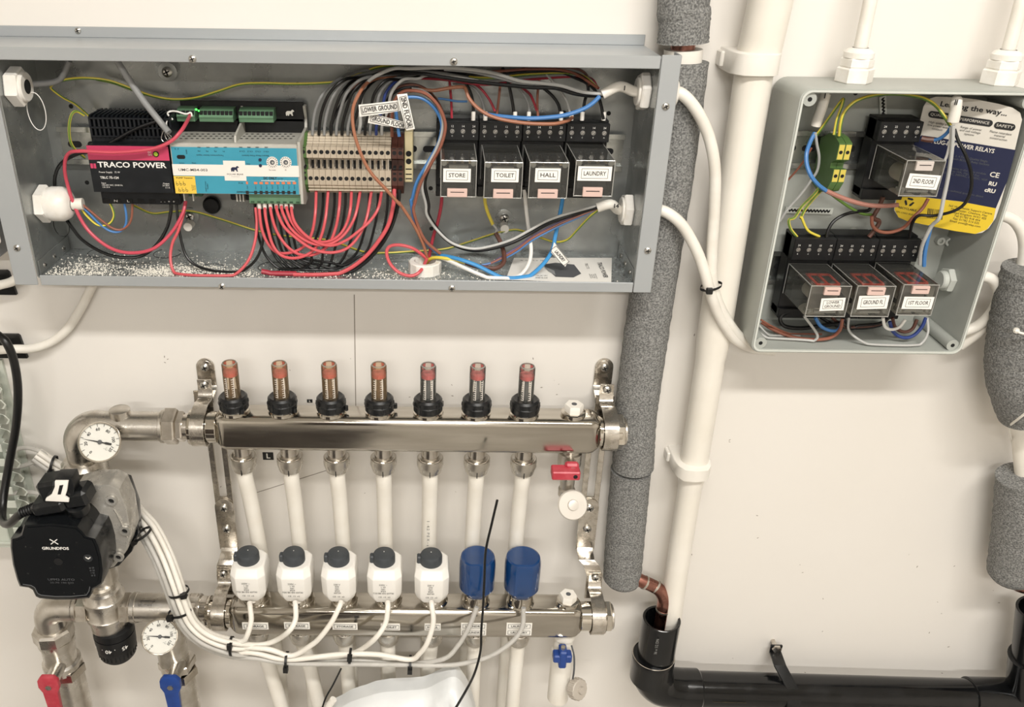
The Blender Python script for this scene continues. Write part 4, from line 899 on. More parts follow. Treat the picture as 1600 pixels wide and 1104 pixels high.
# brackets
def bracket(name, lab, sx, top, ringx, lower, lringx):
    xs = P(top, 574, .002).x
    T = Thing(name, lab, 'bracket', (xs, 0, P(top, 880, .02).z), 'manifold wall brackets')
    w = .0195; zt = P(top, 560, .002).z; zb = P(top, 601, .002).z
    plate_ = [V((xs + math.cos(a) * w / 2, -.0002, zt - w / 2 + math.sin(a) * w / 2)) for a in [math.pi * i / 10 for i in range(11)]] + [V((xs - w / 2, -.0002, zb)), V((xs + w / 2, -.0002, zb))]
    T.part('wall_plate', MB().prism(plate_, Y * .0022), 'chrome_strap', bevel=.0005)
    T.part('washer', MB().lathe((xs, -.0024, zt - w / 2), Y, [(0, .0075), (.0008, .0075), (.0012, .0055)], 22), 'nickel_smooth'); screw(T, (xs, -.0034, zt - w / 2), .0043)
    T.part('step_strap', MB().strap([V((xs, -.0013, zb + .002)), V((xs, -.0013, zb - .001)), V((xs, -.006, zb - .005)), V((xs, -.020, zb - .007)), V((xs, -.022, zb - .010)), V((xs, -.022, UZ1 + .004)), V((xs, -.022, UC))], X, w, .0022), 'chrome_strap', bevel=.0004)
    xr = xq(ringx)
    q = T.part('clamp_strap', MB().strap(spline([V((xr, -.0245, UZ1 + .019)), V((xr, -.0250, UZ1 + .006)), V((xr, -.030, UZ1 - .001)), V((xr, -.043, UZ1 + .001)), V((xr, -UDC, UC + .0195)), V((xr, -UDC - .0138, UC + .0138)), V((xr, -UDC - .0195, UC)), V((xr, -UDC - .0138, UC - .0138)), V((xr, -UDC, UC - .0195)), V((xr, -.040, UC - .0150)), V((xr, -.0245, UC - .013))], 5), X, .0145, .0016), 'chrome_strap', smooth=50)
    screw(T, (xr, -.0262, UZ1 + .0135), .0042, sub=None)
    # slotted rail between the bars
    zr1 = UC - .005; zr0 = P(lower, 782, .022).z; xa = P(lower - 5 if sx > 0 else lower + 7, 730, .022).x; hw = .0102
    T.part('slotted_rail', MB().box(xa - hw, xa - .0042, -.0235, -.021, zr0 - .012, zr1, .0003).box(xa + .0042, xa + hw, -.0235, -.021, zr0 - .012, zr1, .0003).box(xa - .0042, xa + .0042, -.0235, -.021, UZ0 - .014, zr1).box(xa - .0042, xa + .0042, -.0235, -.021, zr0 - .012, zr0 + .006), 'chrome_strap')
    za = zr0 + .004; zlo = P(lower, 858, .026).z
    pl = [V((xa + math.cos(a) * hw * 1.05, -.0237, za - hw + math.sin(a) * hw * 1.05)) for a in [math.pi * i / 10 for i in range(11)]] + [V((xa - hw * 1.05, -.0237, zlo)), V((xa + hw * 1.05, -.0237, zlo))]
    T.part('joint_plate', MB().prism(pl, Y * .002), 'chrome_strap', bevel=.0004)
    for yy in (793, 826): 
        z = P(lower, yy, .026).z; screw(T, (xa, -.0257, z), .0046, name='bolt')
    xl_ = xl(lringx, 950)
    T.part('step_strap', MB().strap([V((xa, -.0247, zlo + .002)), V((xa, -.028, zlo - .002)), V((xa, -.040, zlo - .004)), V(((xa + xl_) / 2, -.043, zlo - .008)), V((xl_, -.043, zlo - .024)), V((xl_, -.043, LC))], X, w * .95, .0022), 'chrome_strap', bevel=.0004)
    T.part('clamp_strap', MB().strap(spline([V((xl_, -.0455, LZ1 + .019)), V((xl_, -.046, LZ1 + .006)), V((xl_, -.051, LZ1 - .001)), V((xl_, -.062, LZ1 + .001)), V((xl_, -LDC, LC + .0195)), V((xl_, -LDC - .0138, LC + .0138)), V((xl_, -LDC - .0195, LC)), V((xl_, -LDC - .0138, LC - .0138)), V((xl_, -LDC, LC - .0195)), V((xl_, -.059, LC - .0150)), V((xl_, -.0455, LC - .013))], 5), X, .0145, .0016), 'chrome_strap', smooth=50)
    screw(T, (xl_, -.0472, LZ1 + .0135), .0042)
bracket('manifold_bracket', 'bright steel bracket clamping the left manifold ends', 1, 321, 316, 349, 345)
bracket('manifold_bracket', 'bright steel bracket clamping the right manifold ends', -1, 944, 950, 920, 933)
# ---- flow meters
clear_mat('tube_clear', '#f6f3ee', .03, ior=1.4, haze=.08); clear_mat('tube_amber', '#f8f1e6', .05, ior=1.4, haze=.13, hazecol='#d2b48c')
mat('meter_red', '#cc5f60', .4); mat('meter_stem', '#5e4936', .5); mat('cap_grey', '#3d4145', .5, col2='#363a3e', scale=80)
mzt = P(591, 569, UDC).z; mzk = P(594, 619, UDC).z
for i in range(7):
    x = -.2055 + .0494 * i; am = i < 4
    T = Thing('flow_meter', ORD[i] + ' flow meter from the left on the upper manifold', 'flow meter', (x, -UDC, UZ1), 'flow meters on the upper manifold')
    c = V((x, -UDC, 0))
    T.part('seat_ring', MB().lathe(c + Z * (UZ1 - .001), Z, [(0, .0152), (.003, .0152), (.004, .014)], 28), 'chrome')
    kz = UZ1 + .003; kh = mzk - kz
    k = T.part('knurled_nut', MB().lathe(c + Z * kz, Z, [(0, .0138), (.001, .0148), (kh * .45, .0148), (kh * .5, .0156), (kh * .55, .0148), (kh - .002, .0144), (kh, .0124), (kh - .0005, .0084)], 32), 'black_dusty')
    for j in range(10):
        a = 2 * math.pi * j / 10 + i * .4; u = V((math.cos(a), math.sin(a), 0)); w = V((-math.sin(a), math.cos(a), 0)); e = c + u * .0144 + Z * (kz + .002)
        T.part('grip_rib', MB().prism([e + w * .0007 + u * .0008, e - w * .0007 + u * .0008, e - w * .0007 - u * .0012, e + w * .0007 - u * .0012], Z * (kh - .006)), 'black_dusty', k)
    a = -.7 + i * .35; u = V((math.cos(a), math.sin(a) - .2, 0)).normalized()
    T.part('lock_ear', MB().lathe(c + u * .0162 + Z * (kz + .0005), Z, [(0, .002), (.005, .002)], 10), 'black_dusty', k)
    R = .0080; z0 = mzk - .003
    g = T.part('sight_tube', MB().lathe(c + Z * z0, Z, [(0, R), (mzt - z0 - .0015, R), (mzt - z0, R - .0008), (mzt - z0 + .0003, R - .0024), (mzt - z0 - .004, R - .0028), (mzt - z0 - .0045, .0005)], 28, cap=False), 'tube_amber' if am else 'tube_clear')
    T.part('tube_rim', MB().ring(c + Z * (mzt - .0004), Z, R - .0013, .0007, 28, 6), 'clear_edge', g)
    T.part('red_ring', MB().lathe(c + Z * (mzt - .0135), Z, [(0, R - .0008), (.0042, R - .0008)], 24), 'meter_red', label='red ring inside the tube')
    T.part('inner_stem', MB().lathe(c + Z * z0, Z, [(0, .0030), (mzt - z0 - .013, .0022)], 14), 'meter_stem' if am else 'ink_grey')
    for side, t in ((-.55, 'face_white'), (.35, 'face_white')):
        mb = MB(); a0 = -math.pi / 2 + side + .1 * i % .3
        for j in range(9):
            z = mzk + .0012 + j * (mzt - .0145 - mzk) / 9; a = a0; u = V((math.cos(a), math.sin(a), 0)); w = V((-math.sin(a), math.cos(a), 0)); e = c + u * (R + .00005) + Z * z; l = .0016 if j % 2 else .0024
            mb.prism([e + w * l / 2, e - w * l / 2, e - w * l / 2 + Z * .0006, e + w * l / 2 + Z * .0006], u * .0001)
        w0 = V((-math.sin(a0), math.cos(a0), 0)); u0_ = V((math.cos(a0), math.sin(a0), 0)); e = c + u0_ * (R + .00005) + Z * (mzk + .001) + w0 * .0013
        mb.prism([e + w0 * .0003, e - w0 * .0003, e - w0 * .0003 + Z * (mzt - .0145 - mzk), e + w0 * .0003 + Z * (mzt - .0145 - mzk)], u0_ * .0001)
        T.part('scale_marks', mb, t, g)
# ---- nuts and pipes under the upper bar
for i in range(7):
    x = -.2020 + .0492 * i
    T = Thing('heating_pipe', ORD[i] + ' white heating pipe from the left leaving the upper manifold', 'pipe', (x, -UDC, 0), 'white pipes below the upper manifold')
    zn = P(600, 712, UDC).z; c = V((x, -UDC, zn))
    T.part('union_neck', MB().cyl(c + Z * .014, c - Z * .004, .0095, n=24), 'nickel_smooth')
    nt_ = T.part('union_nut', MB().lathe(c, -Z, [(0, .0118), (.0012, .0138), (.0085, .0140), (.012, .0132), (.0175, .0118), (.019, .0095)], 36), 'nickel')
    T.part('nut_bead', MB().ring(c - Z * .0008, Z, .0122, .0009, 30, 6), 'chrome', nt_); T.part('nut_split', MB().box(x - .0004, x + .0004, -UDC - .0136, -UDC - .0100, zn - .018, zn - .011), 'slot_black', nt_)
    dx = (.0055, .001, .001, -.001, -.001, -.0015, -.0015)[i]; xb_ = x + dx
    T.part('pipe', MB().tube(spline([c - Z * .015, c - Z * .03, V((x + dx * .3, -.048, 1.08)), V((x + dx * .75, -.041, 1.01)), V((xb_, -.037, .93)), V((xb_ + dx, -.035, .80)), V((xb_ + dx, -.030, .4)), V((xb_ + dx, -.030, 0))], 8), .0084, 20), 'pex')
    if i == 4: T.text('0 0 : 2 1   0 0 0 2 0 1 0 0   1 1 : 4 2  P E X - a', V((xb_ - .0006, -.0535, 1.075)), .0042, 'ink_grey', u=(0, -.08, -1), v=(1, 0, 0), fit=.092)
    # return pipe below the lower bar
    x = -.2025 + .0502 * i; zn = LZ0 + .001; c = V((x, -LDC, zn))
    T2 = Thing('heating_pipe', ORD[i] + ' white heating pipe from the left hanging from the lower manifold', 'pipe', (x, -LDC, 0), 'white pipes below the lower manifold')
    nt_ = T2.part('union_nut', MB().lathe(c - Z * .002, -Z, [(0, .0118), (.0012, .0138), (.0085, .0140), (.012, .0132), (.0175, .0118), (.019, .0095)], 36), 'nickel')
    T2.part('nut_bead', MB().ring(c - Z * .0028, Z, .0122, .0009, 30, 6), 'chrome', nt_); T2.part('union_neck', MB().cyl(c + Z * .002, c - Z * .004, .0095, n=24), 'nickel_smooth')
    dx = (.014, .011, .002, 0, -.005, 0, -.001)[i]
    T2.part('pipe', MB().tube(spline([c - Z * .018, c - Z * .035 + X * (dx * .22), V((x + dx * .9, -LDC, .84)), V((x + dx * 2, -LDC, .70)), V((x + dx * 2.6, -LDC, .4)), V((x + dx * 2.6, -LDC, 0))], 8), .0084, 20), 'pex')
# ---- actuators
def octo(xc, a, f, b, z, ch): return [V((xc - a, -LDC - f + ch, z)), V((xc - a + ch, -LDC - f, z)), V((xc + a - ch, -LDC - f, z)), V((xc + a, -LDC - f + ch, z)), V((xc + a, -LDC + b - ch, z)), V((xc + a - ch, -LDC + b, z)), V((xc - a + ch, -LDC + b, z)), V((xc - a, -LDC + b - ch, z))]
hx = [-.2022, -.1523, -.1036, -.0536, -.0021]
mat('actuator_white', '#ece9e3', .32, col2='#e6e2da', scale=30); mat('head_blue', '#103b6e', .14, col2='#0e3562', scale=30, coat=.4)
zc0 = LZ1 + .013
for i, x in enumerate(hx):
    nm = ('above the STORAGE label nearest the bracket', 'above the middle STORAGE label', 'above the third STORAGE label', 'above the TOILET label', 'above the HALL label')[i]
    T = Thing('valve_actuator', 'white actuator with dark grey cap ' + nm, 'actuator', (x, -LDC, LZ1), 'white valve actuators')
    T.part('valve_ring', MB().lathe((x + .003, -LDC + .002, LZ1 - .001), Z, [(0, .0155), (.002, .0155), (.003, .0140), (.015, .0138), (.018, .0125)], 30), 'chrome')
    bz = zc0
    b = T.part('body', MB().rings([octo(x, .0130, .0170, .013, bz, .0045), octo(x, .0165, .0188, .016, bz + .005, .0055), octo(x, .0186, .0205, .018, bz + .0115, .0065), octo(x, .0190, .0215, .019, bz + .035, .0068), octo(x, .0176, .0165, .0180, bz + .0425, .0066), octo(x, .0160, .0145, .0165, bz + .0438, .006)]), 'actuator_white', bevel=.0009, seg=2, smooth=50)
    k = T.part('cap', MB().lathe((x - .001, -LDC, bz + .043), Z, [(0, .0122), (.009, .0122), (.0115, .0110), (.012, .0098)], 32).box(x - .0165, x - .008, -LDC - .004, -LDC + .004, bz + .043, bz + .0525, .0012), 'cap_grey', label='dark grey turned cap')
    T.part('cap_dot', MB().lathe((x - .001, -LDC + .002, bz + .055), Z, [(0, .0006), (.0002, .0006)], 8), 'print_white', k)
    T.text(('230V ~\n1 W\nNC\nIP54\nT50 B0 EN 60730', '230V ~\n1 W\nNC\nIP54\nT50 B0 EN 60730', '230 V\n2W\nNC\nIP54\n60730')[min(i, 2) if i != 3 else 0], (x - .001, -LDC - .0216, bz + .0225), .0031, 'ink', b, (1, 0, 0), (0, -.045, 1))
    T.text('CE ⚡ x2' if 0 else 'CE  13  x2', (x, -LDC - .0206, bz + .0105), .0030, 'ink', b, (1, 0, 0), (0, -.1, 1))
    T.part('cable_boot', MB().lathe((x + .0025, -LDC - .012, bz + .001), (.05, -.35, -1), [(0, .0034), (.006, .003)], 14), 'cable_white', b)
for i, (x, nm) in enumerate(((.0480, 'nearer the white actuators'), (.0978, 'nearest the right bracket'))):
    T = Thing('round_valve_actuator', 'glossy blue valve head ' + nm, 'valve head', (x, -LDC, LZ1), 'blue valve heads')
    T.part('valve_ring', MB().lathe((x, -LDC, LZ1 - .001), Z, [(0, .0155), (.002, .0155), (.003, .0140), (.014, .0138), (.018, .0125)], 30), 'chrome')
    def bl(z, r, f):
        out = []
        for k in range(40):
            a = 2 * math.pi * k / 40; px_, py_ = r * math.cos(a), r * math.sin(a)
            s = min(1, f / max(1e-6, -py_)) if -py_ > f else 1
            out.append(V((x + px_, -LDC + (py_ if s == 1 else -f), z)))
        return out
    zb_ = LZ1 + .012
    T.part('head', MB().rings([bl(zb_, .012, .0115), bl(zb_ + .004, .0150, .0140), bl(zb_ + .012, .0196, .0175), bl(zb_ + .040, .0200, .0180), bl(zb_ + .048, .0196, .0172), bl(zb_ + .0525, .0184, .0160), bl(zb_ + .0535, .0165, .0140)]), 'head_blue', smooth=24)
    T.part('cable_boot', MB().lathe((x + .002, -LDC - .009, zb_ + .001), (.05, -.35, -1), [(0, .0034), (.006, .003)], 14), 'cable_grey')
# ---- drain valves
mat('lever_red', '#b03442', .4, col2='#bd4a55', scale=120); mat('lever_blue', '#22448c', .38, col2='#1c3b7c', scale=90)
p = P(890, 716, UDC)
T = Thing('drain_valve', 'small drain valve with a red lever under the upper manifold', 'valve', (p.x, -UDC, P(895, 800, .06).z), 'manifold drain valves')
T.part('neck', MB().lathe((p.x, -UDC, UZ0), -Z, [(0, .0105), (.004, .0105), (.005, .0125), (.02, .0125), (.022, .0085), (.05, .0075), (.052, .009), (.060, .009)], 24), 'nickel')
q = P(886, 738, .085)
lv = T.part('lever', MB().box(q.x - .016, q.x + .0125, q.y - .008, q.y + .007, q.z - .0045, q.z + .0055, .0012).box(q.x - .002, q.x + .012, q.y + .001, q.y + .009, q.z + .003, q.z + .009, .002), 'lever_red', label='red lever')
T.part('lever_screw', MB().lathe((q.x + .0075, q.y - .008, q.z + .0005), Y, [(0, .0022), (.0004, .0022)], 14), 'slot_black', lv); T.part('stem', MB().cyl((q.x + .006, q.y, q.z), (q.x + .006, -UDC, q.z), .006), 'nickel')
q = P(893, 788, .07)
T.part('cap_disc', MB().lathe(q, (.1, -.8, .5), [(0, .0150), (.004, .0162), (.006, .0150), (.0062, .0060), (.0085, .0055), (.009, .004)], 30), 'disc_pale')
p = P(880, 1005, LDC)
T = Thing('drain_valve', 'small drain valve with a blue lever under the lower manifold', 'valve', (p.x, -LDC, P(895, 1090, .08).z), 'manifold drain valves')
T.part('neck', MB().lathe((p.x, -LDC, LZ0), -Z, [(0, .0125), (.010, .0125), (.012, .0110), (.03, .0110), (.032, .0125), (.11, .0125)], 24), 'pex')
q = P(878, 1023, .093)
lv = T.part('lever', MB().box(q.x - .0105, q.x + .0105, q.y - .008, q.y + .004, q.z - .005, q.z + .006, .0015).box(q.x - .004, q.x + .0045, q.y - .009, q.y + .006, q.z - .0125, q.z + .0125, .0015), 'lever_blue', label='blue cross lever')
T.part('lever_pin', MB().lathe((q.x, q.y - .003, q.z + .0125), Z, [(0, .0025), (.004, .0025)], 10), 'nickel', lv)
T.part('strap', MB().tube(spline([P(893, 1008, .09), P(897, 1025, .095), P(897, 1045, .095), P(895, 1060, .09)], 5), .0011, 6), 'ink_grey')
q = P(897, 1074, .085); ax = V((.55, -.62, .35))
cp = T.part('cap', MB().lathe(q, ax, [(0, .0118), (.009, .0122), (.010, .0112), (.0102, .0045), (.013, .004)], 26), 'cap_pale')
ax_, u_, w_ = ortho(ax)
for j in range(16):
    a = 2 * math.pi * j / 16; dd = u_ * math.cos(a) + w_ * math.sin(a); tt = ax_.cross(dd); e = q + dd * .0118 + ax_ * .0012
    T.part('grip_rib', MB().prism([e + tt * .0009 + dd * .0011, e - tt * .0009 + dd * .0011, e - tt * .0009, e + tt * .0009], ax_ * .0075), 'cap_pale', cp)
# ================================================================ pump group on the left
def gauge(label, c, ax, r, needle):
    c = V(c); ax = V(ax).normalized(); up = (Z - ax * Z.dot(ax)).normalized(); rt = up.cross(ax).normalized()
    T = Thing('thermometer', label, 'gauge', c, 'round thermometers')
    T.part('case', MB().lathe(c, ax, [(-.022, .006), (-.008, .006), (-.008, r * .9), (-.001, r), (.003, r), (.0042, r * .97), (.0042, r * .91), (.0015, r * .90)], 40, cap=False), 'chrome')
    f = T.part('dial', MB().lathe(c, ax, [(.001, r * .91), (.0016, r * .91)], 40), 'dial_white')
    pos = lambda a, q, h=.0019: c + ax * h + (rt * math.cos(a) + up * math.sin(a)) * (r * q)
    for k in range(13):
        a = math.radians(222 - k * 22); d_ = rt * math.cos(a) + up * math.sin(a); t = ax.cross(d_); e = pos(a, .82); s = .00025
        T.part('tick', MB().prism([e + t * s + d_ * r * .07, e - t * s + d_ * r * .07, e - t * s - d_ * r * .06, e + t * s - d_ * r * .06], ax * .0001), 'ink', f)
        if k % 2 == 0 and k < 13:
            a2 = a; T.text(str(k * 10), pos(a2, .62), r * .2, 'ink', f, u=-t, v=d_, bold=.02)
    T.text('°C', pos(math.radians(-62), .45), r * .17, 'ink_grey', f, u=rt, v=up)
    a = math.radians(needle); d_ = rt * math.cos(a) + up * math.sin(a); t = ax.cross(d_); o = c + ax * .0024
    n_ = T.part('needle', MB().prism([o + d_ * r * .8, o + t * r * .035 + d_ * r * .05, o + t * r * .03 - d_ * r * .2, o + t * r * .06 - d_ * r * .3, o + t * r * .05 - d_ * r * .55, o - t * r * .05 - d_ * r * .55, o - t * r * .06 - d_ * r * .3, o - t * r * .03 - d_ * r * .2, o - t * r * .035 + d_ * r * .05], ax * .0004), 'ink', f)
    T.part('pivot', MB().lathe(c, ax, [(.0022, r * .11), (.0036, r * .10), (.004, r * .06)], 16), 'ink_grey', n_)
    T.part('glass', MB().lathe(c, ax, [(.0044, r * .93), (.0050, r * .9)], 40), 'gauge_glass')
mat('dial_white', '#e6e4df', .5); clear_mat('gauge_glass', '#fbfbfa', .02, ior=1.3)
XP = -.3700            # common pump axis
# ---- upper pipework
T = Thing('pump_outlet_bend', 'dull nickel elbow pipe joining the pump to the upper manifold', 'pipe fitting', (XP, -UDC, P(135, 745, .054).z))
xe = xq(262, 665); r = .0155; zc_ = UC
pts = [V((xe, -UDC, zc_)), V((XP + .03, -UDC, zc_))] + arc((XP + .022, -UDC, zc_ - .022), .022, 90, 180, X, Z, 10) + [V((XP, -UDC, zc_ - .030)), V((XP, -UDC, zc_ - .044))]
T.part('elbow', MB().tube(pts, [r] * 2 + [r * 1.05] * 11 + [r * 1.02, r], 32), 'nickel', smooth=50)
T.part('bend_boss', MB().lathe((XP + .047, -UDC, zc_), Z, [(0, .011), (r + .004, .0105), (r + .005, .009)], 20), 'nickel')
cyx(T, 'union_nut', xe - .003, xq(280), .0195, 'nickel_smooth', cu, hexa=True); cyx(T, 'union_ring', xe - .006, xe - .002, .0175, 'nickel', cu); cyx(T, 'hex_adaptor', xq(280), xq(291), .0165, 'nickel_smooth', cu, hexa=True); cyx(T, 'thread', xq(290), xq(301), .0138, 'nickel_smooth', cu)
zn = P(138, 730, UDC).z
T.part('pump_union_nut', MB().lathe((XP, -UDC, zn - .006), Z, [(0, .0215), (.002, .0238), (.013, .0238), (.0155, .0215), (.018, .0200), (.0185, .0165)], 12, rot=.2), 'nickel', smooth=40)
gauge('round thermometer on the nickel elbow above the pump', P(156, 690, .088), (.28, -.82, .42), .0205, 159)
# ---- pump
def zp(zx, zy, d): return P(zx / 4.6, 720 + zy / 4.6, d)
T = Thing('circulation_pump', 'black circulation pump with a square notched front', 'pump', (XP, -.06, P(170, 930, .06).z))
mat('pump_alu', '#c4c1ba', .36, .6, col2='#aeaba4', scale=120, rvar=.1, bump=.1, bscale=200)
PF = .148
front = [(172, 452), (380, 440), (560, 462), (600, 500), (625, 535), (690, 552), (712, 600), (738, 690), (748, 790), (735, 880), (700, 905), (668, 920), (660, 955), (640, 985), (520, 995), (400, 996), (285, 985), (258, 972), (235, 925), (205, 908), (142, 900), (122, 850), (92, 740), (76, 620), (78, 555), (120, 545), (150, 530)]
def grow(pts, k, c=(410, 715)): return [(c[0] + (x - c[0]) * k, c[1] + (y - c[1]) * k) for x, y in pts]
f = [zp(x, y, PF) for x, y in grow(front, .97)]; f2 = [zp(x, y, PF - .0018) + Y * 0 for x, y in front]; off = V((0, .018, 0))
pan = T.part('front_cover', MB().rings([[p + Y * 0 for p in f], f2, [p + off for p in f2]]), 'pump_black', smooth=30)
inn = [zp(x, y, PF + .0006) for x, y in grow(front, .90)]
T.part('front_panel', MB().prism(inn, Y * .0004), 'pump_black', pan)
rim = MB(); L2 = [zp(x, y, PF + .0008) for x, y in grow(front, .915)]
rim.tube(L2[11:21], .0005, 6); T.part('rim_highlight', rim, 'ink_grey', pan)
body = [p + off for p in f2]; cc = sum(body, V()) / len(body)
b2 = [cc + (p - cc) * 1.02 + V((0, .019, 0)) for p in body]
T.part('control_box', MB().rings([[cc + (p - cc) * .985 for p in body], b2]), 'pump_black', smooth=30)
x0, x1 = zp(190, 600, .118).x, zp(700, 600, .118).x
zb_, zt_ = zp(450, 820, .118).z, zp(450, 330, .118).z
def housing(pts, d0, d1, nm, m, bev=.002): return T.part(nm, MB().prism([P(x, y, d0) for x, y in pts], V((0, d0 - d1, 0))), m, bevel=bev, smooth=30)
hp = [(106, 790), (116, 764), (140, 758), (170, 757), (186, 764), (198, 793), (205, 835), (197, 862), (178, 886), (130, 900), (90, 880), (85, 830)]
housing(hp, .112, .084, 'motor_housing', 'pump_alu')
bp_ = [(118, 764), (136, 752), (168, 748), (199, 753), (213, 792), (216, 834), (206, 862), (186, 884), (140, 900), (100, 880), (92, 820)]
housing(bp_, .084, .070, 'rear_flange', 'pump_black')
for (x, y) in ((175, 780), (186, 868), (196, 827)):
    c = P(x, y, .1125); q = T.part('housing_bolt', MB().lathe(c, Y, [(0, .0055), (.003, .0055), (.003, .003), (.001, .003)], 16), 'pump_alu'); T.part('bolt_socket', MB().lathe(c + Y * .0012, Y, [(0, .003), (.0003, .003)], 6), 'slot_black', q)
for k in range(4):
    a, b = P(178 + k * 5, 795 + k * 9, .1125), P(190 + k * 3, 812 + k * 9, .1125); T.part('casting_rib', MB().tube([a, b], .0009, 6), 'pump_alu')
T.part('volute', MB().ball((XP, -.056, (P(170, 850, .056).z + P(170, 760, .056).z) / 2 + .004), .036, 24, sc=(1, .62, 1)), 'nickel')
T.part('inlet_neck', MB().lathe((XP, -LDC + .006, 1.01), -Z, [(0, .018), (.02, .017), (.035, .0155), (.05, .0155)], 28), 'nickel')
# face print
FP = PF + .0012
T.text('GRUNDFOS', zp(398, 628, FP), .0046, 'print_white', pan, bold=.03, fit=.0262)
c = zp(388, 580, FP); mb = MB()
for s in (-1, 1):
    pts = [c + X * (s * t * .0036) + Z * (t * .0030) for t in (-1, -.5, 0, .5, 1)]; mb.strap(pts, Y, .0002, .0009)
T.part('emblem', mb, 'print_white', pan)
T.text('UPM3 AUTO', zp(440, 852, FP), .0038, 'ink_grey', pan, fit=.0265); T.text('25-70 180 022', zp(445, 874, FP), .0026, 'ink_grey', pan, fit=.0235)
q = T.part('button', MB().lathe(zp(633, 696, FP), Y, [(0, .0045), (.0004, .0045)], 24), 'button_grey', pan)
cb = zp(633, 694, FP + .0006); T.part('button_arrow', MB().prism([cb + X * -.0024 + Z * .0012, cb + Z * -.0006, cb + X * .0024 + Z * .0012, cb + X * .0024 - Z * .0002, cb - Z * .0022, cb - X * .0024 - Z * .0002], Y * .0001), 'print_white', q)
T.text('▪ ▪▪\n▪ ▪▪\n▪ ▪▪\n▪ ▪▪' if 0 else '# III\n# III\nl IIl\n# II', zp(665, 795, FP), .0032, 'ink_grey', pan)
T.part('bleed_screw', MB().lathe(zp(420, 722, FP), Y, [(0, .0042), (.0004, .0042), (.0004, .003), (-.001, .003)], 20), 'slot_black', pan)
# plug
pl = P(82, 783, .128)
Mx = Matrix.Translation(pl) @ Matrix.Rotation(math.radians(-12), 4, 'Y') @ Matrix.Scale(1.12, 4)
q = T.part('plug', MB().box(-.015, .015, -.012, .012, -.007, .006, .003, M=Mx).box(-.006, .014, -.006, .016, .002, .022, .003, M=Mx).box(.014, .036, -.010, .012, -.006, .010, .003, M=Mx), 'black_dusty')
T.part('plug_hood', MB().prism([P(x, y, .1385) for x, y in ((84, 747), (112, 746), (116, 762), (114, 786), (70, 786), (74, 772), (83, 760))], V((0, .016, 0))), 'black_dusty', q, bevel=.0015)
lt = [(87, 749), (108, 749), (106, 764), (103, 773), (109, 777), (109, 782), (72, 780), (73, 776), (82, 770), (87, 758)]
lt3 = [P(x, y, .1395) for x, y in lt]
T.part('plug_latch', MB().prism(lt3, Y * .0025), 'paper_white', q, bevel=.0006, label='white latch on the plug')
T.part('latch_slot', MB().prism([P(x, y, .1422) for x, y in ((93, 758), (99, 757), (95, 772), (90, 772))], Y * .0002), 'slot_black', q)
T.part('socket_lug', MB().lathe(P(122, 792, .130), (0, -.4, 1), [(-.004, .0105), (.007, .0105), (.007, .006), (.002, .006)], 20), 'black_dusty')
T.part('socket_bridge', MB().tube(spline([P(108, 790, .128), P(112, 770, .125), P(130, 768, .125), P(136, 785, .128)], 5), .0025, 8), 'black_dusty')
s0, s1 = P(66, 789, .130), P(34, 800, .130)
sr = T.part('strain_relief', MB().tube([s0, s1], [.0052, .0040], 16), 'black_dusty')
for k in range(9): t = k / 8; T.part('relief_ring', MB().ring(s0 + (s1 - s0) * t, s1 - s0, .0053 - .0012 * t, .0009, 18, 6), 'black_plastic', sr)
wire('pump_cable', 'thick black cable dropping to the pump plug', 'wire_black', [(-30, 500, .05), (-5, 522, .055), (10, 535, .06), (22, 565, .06), (28, 610, .06), (25, 665, .06), (14, 725, .065), (5, 780, .08), (4, 812, .1), (14, 818, .118), (28, 806, .128), (40, 799, .13)], .0042, n=14, cat='cable')
# ---- mixing valve
T = Thing('mixing_valve', 'nickel mixing valve with a black temperature knob', 'valve', (XP, -LDC, P(177, 1047, .08).z)); zc_ = LC + .006; cl2 = (-LDC, zc_)
T.part('body', MB().lathe((XP, -LDC, zc_ + .034), -Z, [(0, .016), (.004, .0165), (.006, .019), (.014, .0205), (.016, .0225), (.022, .0225), (.024, .0205), (.038, .0215), (.040, .0230), (.044, .0230), (.046, .021), (.062, .020)], 36), 'nickel')
k = T.part('knob', MB().lathe((XP + .003, -LDC, zc_ - .024), -Z, [(0, .019), (.002, .0222), (.010, .0228), (.0102, .0218), (.0112, .0218), (.0114, .0228), (.028, .0222), (.044, .0200), (.048, .017)], 40), 'black_plastic')
for j in range(28):
    a = 2 * math.pi * j / 28; T.part('knob_rib', MB().box(-.0007, .0007, -.0006, .0006, -.046, -.030, M=Matrix.Translation((XP + .003 + .0208 * math.cos(a), -LDC + .0208 * math.sin(a), zc_ - .018)) @ Matrix.Rotation(a, 4, 'Z')), 'black_plastic', k)
for (a, s) in ((-138, '35'), (-108, '•'), (-90, '40'), (-72, '•'), (-45, '45')):
    an = math.radians(a); u = V((math.cos(an), math.sin(an), 0)); t = V((-math.sin(an), math.cos(an), 0)); T.text(s.replace('•', '.'), V((XP + .003, -LDC, zc_ - .045)) + u * .0231, .0075, 'print_white', k, u=-t, v=-Z, bold=.01)
XV0 = XP - .041
for (nm, x0_, x1_, rr, hx_) in (('union_nut', XP - .018, XP - .030, .0185, True), ('hose_collar', XP - .030, XP - .036, .0165, False), ('union_nut', XP + .018, XP + .030, .0185, True), ('union_ring', XP + .030, XP + .036, .0175, False)): cyx(T, nm, x0_, x1_, rr, 'nickel_smooth' if hx_ else 'nickel', cl2, hexa=hx_)
